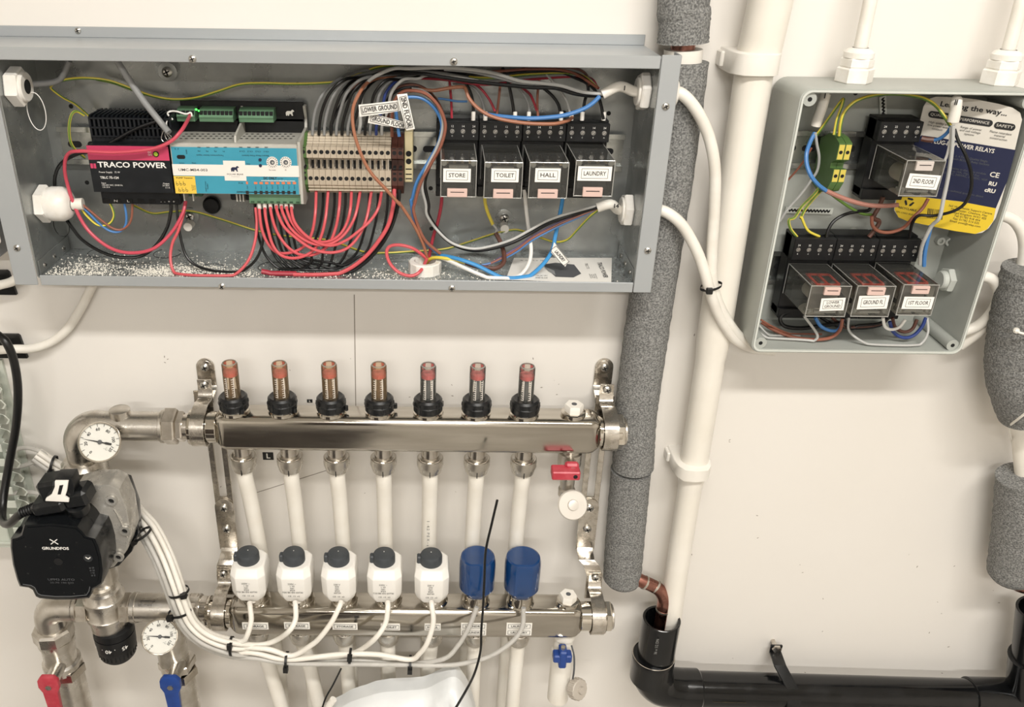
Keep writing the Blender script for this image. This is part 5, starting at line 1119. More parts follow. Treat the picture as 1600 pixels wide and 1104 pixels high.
# left elbow down
T = Thing('return_elbow', 'nickel elbow turning down to the red lever valve', 'pipe fitting', (XP - .062, -LDC, 0)); r = .0165; xd_ = XP - .067
pts = [V((XP - .034, -LDC, zc_)), V((xd_ + .02, -LDC, zc_))] + arc((xd_ + .016, -LDC, zc_ - .016), .016, 90, 180, X, Z, 8) + [V((xd_, -LDC, zc_ - .02)), V((xd_, -LDC, zc_ - .035))]
T.part('elbow', MB().tube(pts, r, 32), 'nickel', smooth=50)
T.part('union_nut', MB().lathe((xd_, -LDC, zc_ - .028), -Z, [(0, .018), (.001, .0205), (.004, .0225), (.017, .0225), (.019, .0205)], 8, rot=.3), 'nickel', smooth=25)
T.part('valve_body', MB().lathe((xd_ + .001, -LDC, zc_ - .046), -Z, [(0, .0205), (.006, .0205), (.012, .0185), (.034, .0185), (.036, .0215), (.046, .0215)], 32), 'nickel')
T.part('lock_nut', MB().lathe((xd_ + .004, -LDC, zc_ - .088), -Z, hexpr(.022, 0, .014), 6, rot=.4), 'nickel_smooth', smooth=25); T.part('lower_pipe', MB().lathe((xd_ + .005, -LDC, zc_ - .100), -Z, [(0, .0175), (zc_ - .1, .0175)], 28), 'nickel')
q = P(80, 1070, .112)
lv = T.part('lever', MB().rings([[V((q.x + sx * w * .5, q.y - f_, q.z + z)) for sx, f_ in ((-1, 0), (-1, .006), (1, .006), (1, 0))] for (z, w) in ((.018, .014), (.012, .023), (.002, .024), (-.006, .017), (-.03, .015), (-.045, .016))]), 'lever_red', bevel=.0015, label='red lever'); T.part('lever_screw', MB().lathe((q.x, q.y - .006, q.z + .003), Y, [(0, .0036), (.0012, .0036), (.0012, .002)], 6), 'nickel', lv); T.part('lever_stem', MB().cyl((q.x, q.y, q.z + .004), (q.x, -LDC, q.z + .004), .008), 'nickel')
# right tee
xt = P(272, 1030, .073).x
T = Thing('return_tee', 'nickel tee between mixing valve and lower manifold with a blue lever', 'pipe fitting', (xt, -LDC, 0))
cyx(T, 'run_pipe', XP + .034, xl(316), .0165, 'nickel', cl2); cyx(T, 'hex_adaptor', xl(300), xl(314), .0185, 'nickel_smooth', cl2, hexa=True); cyx(T, 'thread', xl(312), xl(327), .0138, 'nickel_smooth', cl2)
T.part('branch', MB().lathe((xt, -LDC, zc_), -Z, [(0, .0175), (.03, .0172), (.034, .0185), (.044, .0190), (.050, .0172), (.080, .0172)], 32), 'nickel')
T.part('lock_nut', MB().lathe((xt + .003, -LDC, zc_ - .078), -Z, hexpr(.0215, 0, .012), 6, rot=.2), 'nickel_smooth', smooth=25); T.part('lower_nut', MB().lathe((xt + .004, -LDC, zc_ - .092), -Z, hexpr(.0215, 0, .012), 6, rot=.5), 'nickel_smooth', smooth=25); T.part('lower_pipe', MB().lathe((xt + .004, -LDC, zc_ - .104), -Z, [(0, .0175), (zc_ - .104, .0175)], 28), 'nickel')
q = P(269, 1070, .110)
lv = T.part('lever', MB().rings([[V((q.x + sx * w * .5, q.y - f_, q.z + z)) for sx, f_ in ((-1, 0), (-1, .006), (1, .006), (1, 0))] for (z, w) in ((.018, .014), (.012, .023), (.002, .024), (-.006, .017), (-.03, .015), (-.045, .016))]), 'lever_blue', bevel=.0015, label='blue lever'); T.part('lever_screw', MB().lathe((q.x, q.y - .006, q.z + .003), Y, [(0, .0036), (.0012, .0036), (.0012, .002)], 6), 'nickel', lv); T.part('lever_stem', MB().cyl((q.x, q.y, q.z + .004), (q.x, -LDC, q.z + .004), .008), 'nickel')
gauge('round thermometer beside the cable bundle above the blue lever', P(250, 994, .112), (.22, -.72, .62), .0195, 165)
# ================================================================ far left edge
mat('trunk_green', '#cdd1c7', .5, col2='#c4c9be', scale=30)
T = Thing('slotted_trunking', 'pale grey green slotted cable trunking at the left edge', 'trunking', P(0, 825, .0))
xa_ = P(14, 720, .03).x
T.part('back', MB().box(xa_ - .06, xa_ + .004, -.004, -.0005, P(10, 826, .0).z, P(10, 560, 0).z), 'trunk_green')
T.part('front_wall', MB().box(xa_ - .06, xa_ - .020, -.034, -.004, P(10, 826, .0).z, P(10, 600, 0).z, .001), 'trunk_green')
z_ = P(20, 822, .02).z
for k in range(11):
    zz = z_ + k * .0185
    T.part('finger', MB().prism([V((xa_ - .002, -.004, zz)), V((xa_ - .002, -.004, zz + .0115)), V((xa_ + .002, -.034, zz + .0125)), V((xa_ + .012, -.036, zz + .0105)), V((xa_ + .016, -.036, zz + .005)), V((xa_ + .012, -.036, zz - .0005)), V((xa_ + .002, -.034, zz - .001))], V((-.0018, 0, 0))), 'trunk_green', bevel=.0004)
    T.part('finger_tab', MB().box(xa_ - .012, xa_ - .001, -.036, -.034, zz + .001, zz + .0105, .0006), 'trunk_green')
T.part('lip', MB().box(xa_ - .06, xa_ + .010, -.038, -.0005, z_ - .012, z_ - .009, .0006), 'trunk_green')
T = Thing('side_enclosure', 'grey enclosure corner cut off by the left edge', 'enclosure', P(0, 405, .0))
xr_ = P(20, 405, .02).x; zb_ = P(10, 404, .05).z
T.part('body', MB().box(xr_ - .1, xr_ + .004, -.05, 0, zb_, zb_ + .16, .002), 'cap_pale' if 0 else 'side_grey')
q = T.part('lid_plate', MB().prism(rrect(xr_ - .06, P(3, 385, .051).x, P(2, 382, .051).z, P(2, 344, .051).z, .004, -.05), Y * .001), 'paper_white')
for (yt, yb, xr, lab, nm) in ((423, 461, 20, 'black cable entry plate below the grey left enclosure', 'white cable crossing the upper black entry plate'), (523, 560, 37, 'black cable entry plate with a white and a black cable', 'white cable')):
    zt_, zb_ = P(xr, yt, .004).z, P(xr, yb, .004).z; x1_ = P(xr, (yt + yb) / 2, .004).x
    T = Thing('cable_entry_plate', lab, 'plate', (x1_ - .04, 0, zb_), 'black cable entry plates')
    T.part('plate', MB().prism([V((x1_ - .08, 0, zb_)), V((x1_ + .001, 0, zb_)), V((x1_ - .002, 0, zt_ - .002)), V((x1_ - .004, 0, zt_)), V((x1_ - .08, 0, zt_))], Y * .004), 'wire_black', bevel=.0006)
    T.part('brush_slot', MB().box(x1_ - .07, x1_ - .006, -.0045, -.004, zb_ + .006, zb_ + .012), 'slot_black')
wire('white_cable', 'short white cable crossing the upper black entry plate', 'cable_white', [(-30, 452, .02), (0, 445, .02), (18, 440, .02), (28, 432, .018), (34, 420, .012)], .0046, n=12, cat='cable')
wire('white_cable', 'printed white cable curving up behind the steel cabinet', 'cable_white', [(-20, 548, .02), (20, 545, .018), (50, 544, .014), (80, 534, .010), (105, 514, .008), (125, 484, .007), (140, 455, .007), (152, 430, .0065)], .0046, n=12, cat='cable')
# ================================================================ wires in the long cabinet
def Zm(ox, oy, s, pts, d):
    """points read from an enlargement: origin, scale; d one depth or (start, end) or list"""
    n = len(pts); out = []
    for i, (x, y) in enumerate(pts):
        dd = d[i] if isinstance(d, list) else (d[0] + (d[1] - d[0]) * i / max(1, n - 1) if isinstance(d, tuple) else d)
        out.append((ox + x / s, oy + y / s, dd))
    return out
z2 = lambda p, d: Zm(0, 230, 3.2, p, d)
z3 = lambda p, d: Zm(450, 60, 4.246, p, d)
z4 = lambda p, d: Zm(380, 290, 4.706, p, d)
z5 = lambda p, d: Zm(640, 80, 3.72, p, d)
z6 = lambda p, d: Zm(640, 280, 3.72, p, d)
W = .00140
LIM.append((XL + .001, XR - .001, ZB, ZT - .002))
RBT = 'red wires from controller to terminals'; BKT = 'black wires from controller to terminals'
wire('wire', 'long red wire crossing the pink stripe of the power supply', 'wire_pink', [(297, 180, .030), (291, 192, .05), (281, 207, .062), (265, 222, .066), (235, 233, .067), (180, 238, .067), (125, 236, .066), (106, 241, .06), (101, 262, .055), (106, 290, .05), (120, 330, .05), (140, 362, .052), (172, 387, .056), (205, 395, .058), (240, 388, .056), (268, 363, .05), (285, 334, .046), (290, 314, .04)], .0016)
wire('wire', 'black wire looping from behind the power supply under the left gland', 'wire_black', [(255, 186, .046), (215, 200, .048), (180, 219, .05), (150, 235, .05), (122, 240, .05), (97, 254, .045), (87, 272, .04), (86, 295, .036), (93, 330, .034), (106, 346, .036), (128, 374, .042), (160, 394, .05), (190, 402, .052), (220, 400, .05), (244, 383, .048), (261, 356, .045), (267, 330, .042), (267, 314, .04)], .0016)
wire('wire', 'red wire dipping to the cabinet floor between supply and controller', 'wire_red', z2([(930, 270), (915, 340), (890, 420), (862, 480), (852, 555), (868, 620), (915, 655), (980, 672), (1040, 680), (1110, 664), (1190, 625), (1245, 560), (1275, 470), (1284, 380), (1278, 300)], [.04, .044, .05, .054, .06, .066, .07, .072, .072, .072, .07, .066, .06, .054, .05]), W)
wire('wire', 'black wire sagging beside the red loop below the supply', 'wire_black', z2([(882, 270), (890, 370), (905, 460), (930, 540), (980, 590), (1060, 615), (1150, 628), (1220, 612), (1280, 560), (1312, 480), (1318, 400), (1310, 310)], [.04, .044, .048, .052, .056, .06, .062, .06, .056, .052, .048, .046]), .0013)
wire('earth_wire', 'green and yellow wire from the left gland to the supply', GY, z2([(395, 292), (430, 340), (480, 385), (520, 392), (555, 375), (570, 340), (560, 300), (540, 262)], (.045, .04)), .0011, n=10)
wire('wire', 'blue wire curving from the left gland to the supply', 'wire_blue', z2([(400, 288), (450, 335), (500, 385), (550, 418), (595, 422), (625, 395), (632, 350), (622, 280)], (.045, .04)), .0011)
wire('wire', 'brown wire curving from the left gland to the supply', 'wire_brown', z2([(410, 285), (460, 325), (520, 375), (565, 405), (605, 412), (640, 390), (658, 350), (662, 280)], (.046, .04)), .0011)
solid('cable_sheath', MB().tube([g2 + X * .026, P(120, 319, -g2.y), P(130, 318.5, .046)], .0055, 14), 'cable_white', 'white cable end poking out of the domed left gland', 'cable')
wire('earth_wire', 'long green and yellow wire along the bottom of the back panel', GY, [(209, 321, .03), (237, 333, .02), (265, 331, .018), (300, 330, .016), (344, 342, .014), (400, 360, .014), (440, 368, .014), (486, 372, .014), (518, 376, .016), (535, 382, .02), (571, 394, .03), (603, 395, .03), (640, 393, .026), (694, 389, .022), (729, 379, .018), (769, 366, .014), (801, 359, .012), (817, 361, .014), (832, 366, .02)], .0011, n=10)
wire('earth_wire', 'green and yellow wire dipping below the lower right gland', GY, [(838, 368, .02), (847, 372, .024), (868, 378, .028), (887, 374, .034), (903, 358, .04), (922, 338, .044), (938, 326, .046)], .0011, n=10)
# upper left
wire('grey_cable', 'grey sheathed cable slanting down to the supply top', 'wire_grey', [(172, 80, .05), (186, 100, .05), (203, 127, .05), (226, 160, .05), (250, 190, .05), (264, 207, .055)], .0029, n=12)
mb = MB()
for (dx, dy) in ((0, -6), (5, 3), (2, 6), (-4, 8)): mb.tube(path([(258, 198, .053), (256 + dx, 207 + dy, .055), (262 + dx, 214 + dy, .056), (268, 213, .058)]), .0004, 5)
solid('screen_braid', mb, 'screw_steel', 'frayed bare screen at the end of the grey sheathed cable', 'wire', kind='stuff')
wire('wire', 'white twisted wire tails at the left green connector', 'wire_white', [(270, 187, .04), (262, 178, .04), (266, 174, .04), (276, 174, .036), (290, 178, .034), (298, 176, .032), (300, 182, .034)], .0008)
wire('wire', 'thin pale wire tail beside the green connector', 'wire_white', [(262, 186, .042), (260, 194, .046), (264, 205, .05)], .0006)
wire('grey_cable', 'short grey cable leaving the upper left nut', 'wire_grey', [(38, 131, .045), (60, 131, .04), (85, 128, .034), (97, 120, .03), (108, 95, .03)], .0026, n=12)
wire('earth_wire', 'green and yellow wire waving across the top left of the back panel', GY, [(82, 130, .034), (105, 124, .028), (135, 122, .02), (170, 126, .016), (205, 138, .014), (235, 149, .014), (268, 155, .014), (305, 153, .014), (340, 143, .014), (375, 132, .014), (410, 130, .014), (455, 131, .014), (500, 130, .014), (535, 126, .014), (570, 112, .016), (596, 104, .02), (640, 101, .02)], .0012, n=10)
wire('earth_wire', 'green and yellow wire running close above its longer twin', GY, [(150, 124, .014), (178, 130, .012), (200, 138, .010), (225, 147, .010), (255, 153, .010)], .0010, n=10)
wire('earth_wire', 'green and yellow wire dropping from the nut behind the supply', GY, [(82, 132, .034), (80, 138, .03), (98, 152, .024), (118, 163, .018), (140, 182, .014)], .0010, n=10)
wire('earth_wire', 'green and yellow loop hugging the left end of the rail', GY, [(132, 180, .02), (120, 174, .024), (112, 179, .028), (108, 198, .03), (110, 220, .03), (118, 234, .026), (132, 246, .016)], .0012, n=10)
def loop(name, lab, cx_, cy_, rx, ry, d, m, r):
    c = P(cx_, cy_, d); k = MPP(cx_, cy_, d); mb = MB()
    pts = [c + X * (rx * k * math.cos(a)) + Z * (ry * k * math.sin(a)) for a in [2 * math.pi * i / 28 for i in range(29)]]
    mb.tube(pts, r, 6); solid(name, mb, m, lab, 'wire')
loop('wire_loop', 'thin white wire ring hanging below the upper left nut', 57, 174, 14, 29, .05, 'wire_white', .0004)
loop('wire_loop', 'thin dark wire ring below the domed left gland', 96, 352, 12, 18, .03, 'wire_black', .0004)
# controller to terminals
RED = [([(118, 130), (122, 220), (140, 330), (185, 430), (250, 490), (330, 495), (410, 470), (470, 420), (510, 330), (530, 200), (537, 30)]),
       ([(158, 130), (163, 220), (185, 330), (215, 430), (270, 505), (350, 532), (440, 520), (520, 470), (570, 380), (605, 240), (626, 30)]),
       ([(200, 130), (205, 200), (240, 320), (300, 420), (380, 490), (460, 512), (550, 495), (630, 430), (680, 310), (705, 170), (713, 30)]),
       ([(243, 130), (250, 190), (300, 300), (390, 385), (500, 460), (610, 490), (710, 482), (790, 440), (860, 350), (910, 230), (945, 30)]),
       ([(280, 130), (288, 190), (340, 300), (420, 380), (520, 428), (620, 432), (710, 390), (780, 310), (830, 200), (862, 30)]),
       ([(316, 130), (325, 190), (370, 290), (450, 375), (550, 412), (640, 405), (710, 360), (760, 280), (788, 170), (797, 30)]),
       ([(355, 130), (358, 200), (385, 280), (460, 365), (560, 425), (660, 438), (760, 400), (860, 325), (940, 250), (995, 160), (1020, 30)])]
for i, pts in enumerate(RED):
    n = len(pts); dd = [.052 + .012 * math.sin(math.pi * k / (n - 1)) + .0016 * ((i * 3) % 5) * math.sin(math.pi * k / (n - 1)) for k in range(n)]
    dd[-1] = .040; dd[0] = .050
    pp = z4(pts, dd)
    o = wire('wire', ORD[i] + ' red loop from the left between controller and terminals', 'wire_red', pp, W, RBT)
    f = P(pp[0][0], 320, .052); mbf = MB().lathe(f + Z * .004, -Z, [(0, .0019), (.007, .0019), (.0078, .0015)], 12)
    fo = bpy.data.objects.new('ferrule', mbf.mesh('ferrule', 'gland_white', off=o.location)); COL.objects.link(fo); fo.parent = o
XS = [(85, 505), (150, 523), (185, 540), (225, 560), (262, 577), (300, 591), (340, 606)]
for i, (xs, xe) in enumerate(XS):
    xs = 380 + xs / 4.706; lo = (424, 427, 429, 428, 424, 419, 414)[i]; mid_ = (xs + xe) / 2
    wire('wire', ORD[i] + ' black loop from the left between controller and terminals', 'wire_black', [(xs, 318, .046), (xs + 1, 340, .046), (xs + 6, 370, .046), (xs + 18, 400, .048), (mid_ - 14, lo - 4, .052), (mid_ + 10, lo, .054), (mid_ + 34, lo - 14, .052), (xe - 18, 392, .048), (xe - 6, 355, .042), (xe - 1, 325, .038), (xe, 298, .036)], .00125, BKT)
wire('wire', 'thick red wire sweeping from the brown terminals to the cabinet floor', 'wire_red', z4([(1112, 0), (1105, 130), (1070, 280), (1000, 400), (900, 520), (780, 610), (640, 668), (520, 690), (430, 692), (370, 680)], [.04, .046, .05, .054, .058, .062, .066, .068, .068, .068]), .0019)
wire('wire', 'thick black wire sweeping beside the red one to the cabinet floor', 'wire_black', z4([(1150, 0), (1135, 150), (1085, 310), (1010, 440), (900, 560), (770, 645), (630, 698), (520, 705), (430, 702), (380, 672)], [.04, .042, .046, .05, .055, .06, .065, .067, .068, .067]), .0019)
wire('sleeve', 'red heat shrink sleeve end lying in the dust', 'wire_darkred', z4([(395, 690), (330, 682), (260, 665), (190, 640), (135, 628)], .067), .0024)
wire('wire', 'red loop of wire standing on the ring nut', 'wire_red', z4([(1365, 560), (1330, 520), (1250, 462), (1150, 436), (1075, 448), (1055, 500), (1085, 580), (1155, 643), (1240, 662), (1305, 625), (1350, 540)], [.045, .046, .048, .05, .055, .06, .066, .07, .072, .068, .05]), .0016)
wire('wire', 'dark red wire hanging from the STORE relay', 'wire_darkred', z4([(1462, 60), (1455, 150), (1430, 270), (1405, 350), (1385, 430), (1362, 550)], (.03, .045)), .0016)
wire('wire', 'copper coloured wire crossing in front of the terminals', 'wire_copperbrown', z3([(720, 250), (600, 262), (520, 300), (470, 370), (435, 450), (428, 540), (445, 650), (490, 780), (550, 890), (640, 990), (740, 1100)], [.03, .035, .045, .055, .06, .062, .064, .065, .065, .064, .06]) + z4([(1150, 130), (1250, 280), (1320, 420), (1360, 555)], (.055, .045)), .0015)
wire('wire', 'brown wire arching from the brown terminals round to the ring nut', 'wire_brown', z3([(690, 650), (690, 520), (705, 420), (760, 355), (830, 345), (910, 365), (985, 430), (1035, 530), (1042, 610), (1010, 720), (950, 830), (880, 960), (845, 1080)], [.036, .04, .044, .048, .05, .05, .05, .05, .05, .05, .05, .05, .05]) + z4([(1255, 200), (1330, 390), (1450, 500)], (.05, .05)), .0015)
wire('wire', 'blue wire arching beside the brown one from the brown terminals', 'wire_blue', z3([(738, 650), (722, 540), (718, 460), (750, 405), (830, 388), (905, 405), (970, 460), (1010, 530), (1020, 600), (995, 700), (930, 820), (855, 950), (825, 1060)], .046) + z4([(1235, 120), (1270, 290), (1350, 420), (1440, 505)], (.046, .048)), .0015)
wire('wire', 'black wire inside the arch of blue and brown wires', 'wire_black', z3([(880, 345), (960, 400), (1015, 490), (1028, 600), (1000, 720), (940, 840), (905, 960), (930, 1100)], .043) + z6([(110, 210), (175, 310), (260, 380), (370, 412), (480, 400), (600, 365), (700, 315), (810, 255), (950, 205), (1090, 163)], [.045, .048, .05, .052, .052, .052, .05, .05, .048, .046]), .0019)
wire('wire', 'grey wire lying against the black arch', 'wire_lightgrey', z3([(820, 335), (900, 350), (975, 420), (1022, 520), (1022, 620), (985, 730), (920, 860), (890, 980), (915, 1100)], .047) + z6([(102, 210), (165, 300), (250, 372), (365, 403), (475, 388), (595, 350), (690, 300), (800, 240), (940, 193), (1085, 155)], [.047, .05, .052, .054, .054, .054, .053, .052, .05, .046]), .0013)
for (m, lab, dy, dd) in (('wire_brown', 'brown core running from the lower right gland to the floor', 0, .047), ('wire_violet', 'violet core running from the lower right gland to the floor', -9, .045), ('wire_blue', 'blue core running from the lower right gland to the floor', 12, .046)):
    wire('wire', lab, m, z6([(1088, 170), (980, 215 + dy * .6), (880, 255 + dy), (770, 310 + dy), (700, 350 + dy), (620, 410 + dy), (540, 455 + dy * .7), (470, 488), (415, 500)], [.046, dd, dd, dd, dd, dd, dd, .05, .052]), .0011)
wire('wire', 'light blue wire hanging from the HALL relay with a paper tag', 'wire_lightblue', z6([(893, 90), (880, 170), (862, 260), (845, 340), (835, 395), (812, 445), (765, 505), (700, 560), (640, 585), (590, 592), (500, 555), (390, 500), (290, 465), (200, 445), (160, 450)], [.03, .034, .038, .042, .045, .05, .058, .064, .068, .07, .068, .064, .06, .05, .046]), .0019)
wire('wire', 'white wire hanging between the TOILET and HALL relays', 'wire_white', z6([(667, 60), (675, 150), (688, 260), (700, 340), (706, 420), (692, 490), (650, 550), (580, 580), (490, 582), (400, 550), (320, 515), (240, 478), (170, 450)], [.03, .034, .038, .042, .048, .056, .064, .07, .07, .068, .064, .056, .046]), .0018)
wire('wire', 'yellow wire hanging from the TOILET relay', 'wire_yellow', z6([(436, 95), (440, 140), (455, 195), (485, 265)], (.03, .035)), .0016)
wire('wire', 'brown sleeved wire bending at the floor under the TOILET relay', 'wire_darkbrown', z6([(500, 310), (530, 370), (548, 430), (545, 485), (500, 517), (430, 512), (370, 500), (325, 484)], [.036, .04, .048, .056, .062, .062, .06, .058]), .0021)
wire('wire', 'yellow wire arching out of the ring nut', 'wire_yellow', z6([(330, 485), (270, 472), (200, 458), (145, 455), (110, 470), (95, 500)], [.058, .056, .054, .05, .046, .042]), .0016)
wire('wire', 'pale green wire bunch above the spacer screw', 'wire_lightgrey', z6([(485, 262), (505, 290), (500, 320), (530, 315)], .036), .0010)
for (nm, lab, x, y, x2, y2, d, r, gl) in (('cable_sheath', 'white cable end curving from the upper right nut', 1120, 250, 1320, 195, .05, .0044, g4), ('cable_sheath', 'white cable end marked 14 from the lower right nut', 1090, 165, 1250, 148, .046, .0044, g5)):
    f_ = z5 if gl is g4 else z6; a, b = f_([(x, y), ((x + x2) / 2, (y + y2) / 2 - (18 if gl is g4 else 12))], d)
    sh = MB().tube(spline([P(*a), P(*b), gl - X * .012, gl - X * .002], 6), .0045, 14)
    o = solid(nm, sh, 'cable_white', lab, 'cable'); pm = P(b[0] + 8, b[1] + 3, d + .0056)
    text('14' if gl is g5 else 'I', pm - o.location, .0052, 'ink', o, bold=.04)
wire('wire', 'light grey wire running along the cabinet top to the upper right nut', 'wire_lightgrey', z5([(1125, 248), (1000, 235), (880, 200), (760, 185), (640, 172), (480, 125), (300, 100), (150, 95), (0, 100)], [.05, .048, .046, .046, .046, .046, .046, .046, .046]) + z3([(700, 200), (590, 245), (520, 300), (490, 380), (478, 480), (480, 560), (470, 628)], (.046, .036)), .0016)
wire('wire', 'black wire running under the light grey one to the upper right nut', 'wire_black', z5([(1145, 258), (1040, 258), (950, 245), (850, 215), (740, 212), (640, 205), (400, 180), (200, 152), (60, 130)], .045) + z3([(620, 235), (500, 300), (400, 380), (330, 480), (290, 560), (285, 628)], (.04, .036)), .0016)
wire('wire', 'dark grey wire beside the black one near the upper right nut', 'wire_grey', z5([(1140, 252), (1060, 240), (990, 235), (900, 212), (800, 195), (660, 190), (500, 150), (360, 120), (200, 105)], .043), .0013)
wire('wire', 'blue wire sagging across the relay sockets', 'wire_blue', z5([(1105, 262), (1060, 305), (1000, 340), (900, 372), (800, 385), (700, 390), (600, 385), (500, 375), (440, 365)], [.05, .052, .054, .054, .054, .053, .05, .046, .04]), .0019)
wire('wire', 'copper brown wire sagging across the relay sockets', 'wire_copperbrown', z5([(945, 385), (920, 402), (850, 420), (760, 422), (680, 418), (600, 408), (520, 392), (450, 366), (390, 325), (345, 272), (328, 225), (310, 208), (240, 212), (140, 228), (60, 222), (0, 232)], [.04, .048, .054, .055, .055, .055, .054, .052, .05, .048, .045, .042, .04, .04, .04, .04]), .0016)
wire('wire', 'thin blue wire behind the arch of wires', 'wire_blue', z5([(335, 292), (270, 290), (200, 278), (165, 275)], .03), .0010)
# terminals upwards
TOP = [(162, 'wire_grey', 'grey'), (205, 'wire_black', 'black'), (240, 'wire_grey', 'grey'), (285, 'wire_black', 'black'), (320, 'wire_grey', 'grey'), (358, 'wire_black', 'black'), (396, 'wire_grey', 'grey'), (432, 'wire_black', 'black'), (510, 'wire_black', 'black'), (545, 'wire_grey', 'grey'), (585, 'wire_darkblue', 'dark blue'), (622, 'wire_lightgrey', 'light grey')]
NTH = {}
for i, (x, m, cn) in enumerate(TOP):
    NTH[cn] = NTH.get(cn, 0) + 1
    t = i / 11; dt = .018 + .022 * ((i * 5) % 7) / 7
    hgt = 195 + ((i * 37) % 60)
    pts = [(x, 640), (x + 4, 570), (x + 22 + 20 * t, 470), (x + 75 - 10 * t, 360), (x + 170 - 30 * t, 275), (x + 300 - 60 * t, hgt + 25), (820 + 10 * i, hgt), (980 + 12 * i, hgt + 10), (1150 + 10 * i, hgt + 40)]
    lab = ORD[NTH[cn] - 1] + ' ' + cn + ' wire from the left rising off the terminals' if cn in ('grey', 'black') else cn + ' wire rising off the last terminals'
    wire('wire', lab, m, z3(pts, [.034, .036, .04, .04 + dt * .2, dt + .012, dt, dt, dt, dt * .8]), .00135, 'wires arching up from the terminals')
# relay socket wires
SOCK = [('wire_black', 'black', [(370, 400), (368, 300), (345, 220), (300, 140), (280, 95)]), ('wire_grey', 'grey', [(440, 400), (425, 300), (385, 225), (330, 197), (250, 190)]), ('wire_black', 'black', [(612, 395), (595, 280), (570, 170), (540, 95)]), ('wire_grey', 'grey', [(692, 395), (692, 315), (660, 245), (600, 175), (560, 120)]),
        ('wire_black', 'black', [(880, 395), (865, 310), (810, 240), (720, 180), (600, 120)]), ('wire_lightgrey', 'light grey', [(940, 395), (915, 295), (860, 210), (790, 130), (760, 100)]), ('wire_black', 'black', [(1003, 395), (1018, 290), (1038, 215), (1000, 150), (850, 110), (700, 95)]), ('wire_black', 'black', [(1128, 395), (1112, 310), (1080, 230), (1020, 180), (900, 130), (780, 95)]),
        ('wire_brown', 'brown', [(503, 395), (518, 280), (528, 180), (532, 100)]), ('wire_brown', 'brown', [(747, 395), (742, 290), (750, 190), (765, 100)]), ('wire_darkred', 'dark red', [(497, 350), (460, 275), (400, 205), (330, 175)]), ('wire_darkred', 'dark red', [(245, 390), (242, 290), (232, 170), (228, 110)]), ('wire_darkred', 'dark red', [(740, 345), (715, 280), (690, 240), (600, 175)]), ('wire_darkbrown', 'dark brown', [(1040, 200), (1045, 170), (1010, 120), (930, 95), (760, 92), (650, 105), (600, 140)])]
PLACE = ['at the first socket by the wire arch', 'at the second socket', 'standing left above the TOILET socket', 'bending over the TOILET socket end', 'reaching the HALL socket', 'reaching the LAUNDRY socket edge', 'dropping to the middle of the LAUNDRY socket', 'dropping to the right end of the LAUNDRY socket', 'standing above the TOILET relay', 'standing above the HALL relay', 'slanting behind the blue arch', 'standing above the STORE relay', 'slanting above the HALL relay', 'hugging the cabinet top over the LAUNDRY relay']
for i, (m, cn, pts) in enumerate(SOCK):
    n = len(pts); o = wire('wire', cn + ' wire ' + PLACE[i], m, z5(pts, [.028 - .012 * k / (n - 1) + .001 * (i % 4) for k in range(n)]), .0014 if cn == 'black' else .00115, 'wires feeding the relay sockets')
    if pts[0][1] >= 395 and cn in ('black', 'grey', 'light grey'):
        f = P(640 + pts[0][0] / 3.72, 80 + 388 / 3.72, .0295); fo = bpy.data.objects.new('ferrule', MB().lathe(f, Z, [(-.002, .0019), (.005, .0019), (.0056, .0015)], 12).mesh('ferrule', 'gland_white', off=o.location)); COL.objects.link(fo); fo.parent = o
for j in range(5):
    y0 = 100 + j * 14
    wire('wire', ('brown wire threading the top bundle', 'black wire threading the top bundle', 'green and yellow wire threading the top bundle', 'dark grey wire threading the top bundle', 'red brown wire deep in the top bundle')[j], ('wire_brown', 'wire_black', GY, 'wire_grey', 'wire_darkred')[j], [(540 + 8 * j, 150 - 4 * j, .03), (570 + 6 * j, 125 - 3 * j, .03), (620, 112 + 2 * j, .028), (690, 108 + 4 * j, .026), (760, 112 + 5 * j, .022), (830, 108 + 4 * j, .02), (890 + 6 * j, 112 + 2 * j, .024), (935, 138, .04)], .0012, n=8)
# spare loops around the arch
for j, (m, lab) in enumerate((('wire_black', 'black wire bundled in the arch over the tags'), ('wire_brown', 'brown wire bundled in the arch over the tags'), ('wire_darkbrown', 'dark brown wire at the back of the arch'))):
    wire('wire', lab, m, z3([(640 + 12 * j, 560), (650 + 10 * j, 440), (690 + 6 * j, 370 - 8 * j), (770, 330 - 10 * j), (860, 328 - 8 * j), (940, 370 - 6 * j), (1000 + 4 * j, 450), (1030 + 5 * j, 560), (1020 + 4 * j, 680)], .038 - .004 * j), .0014)
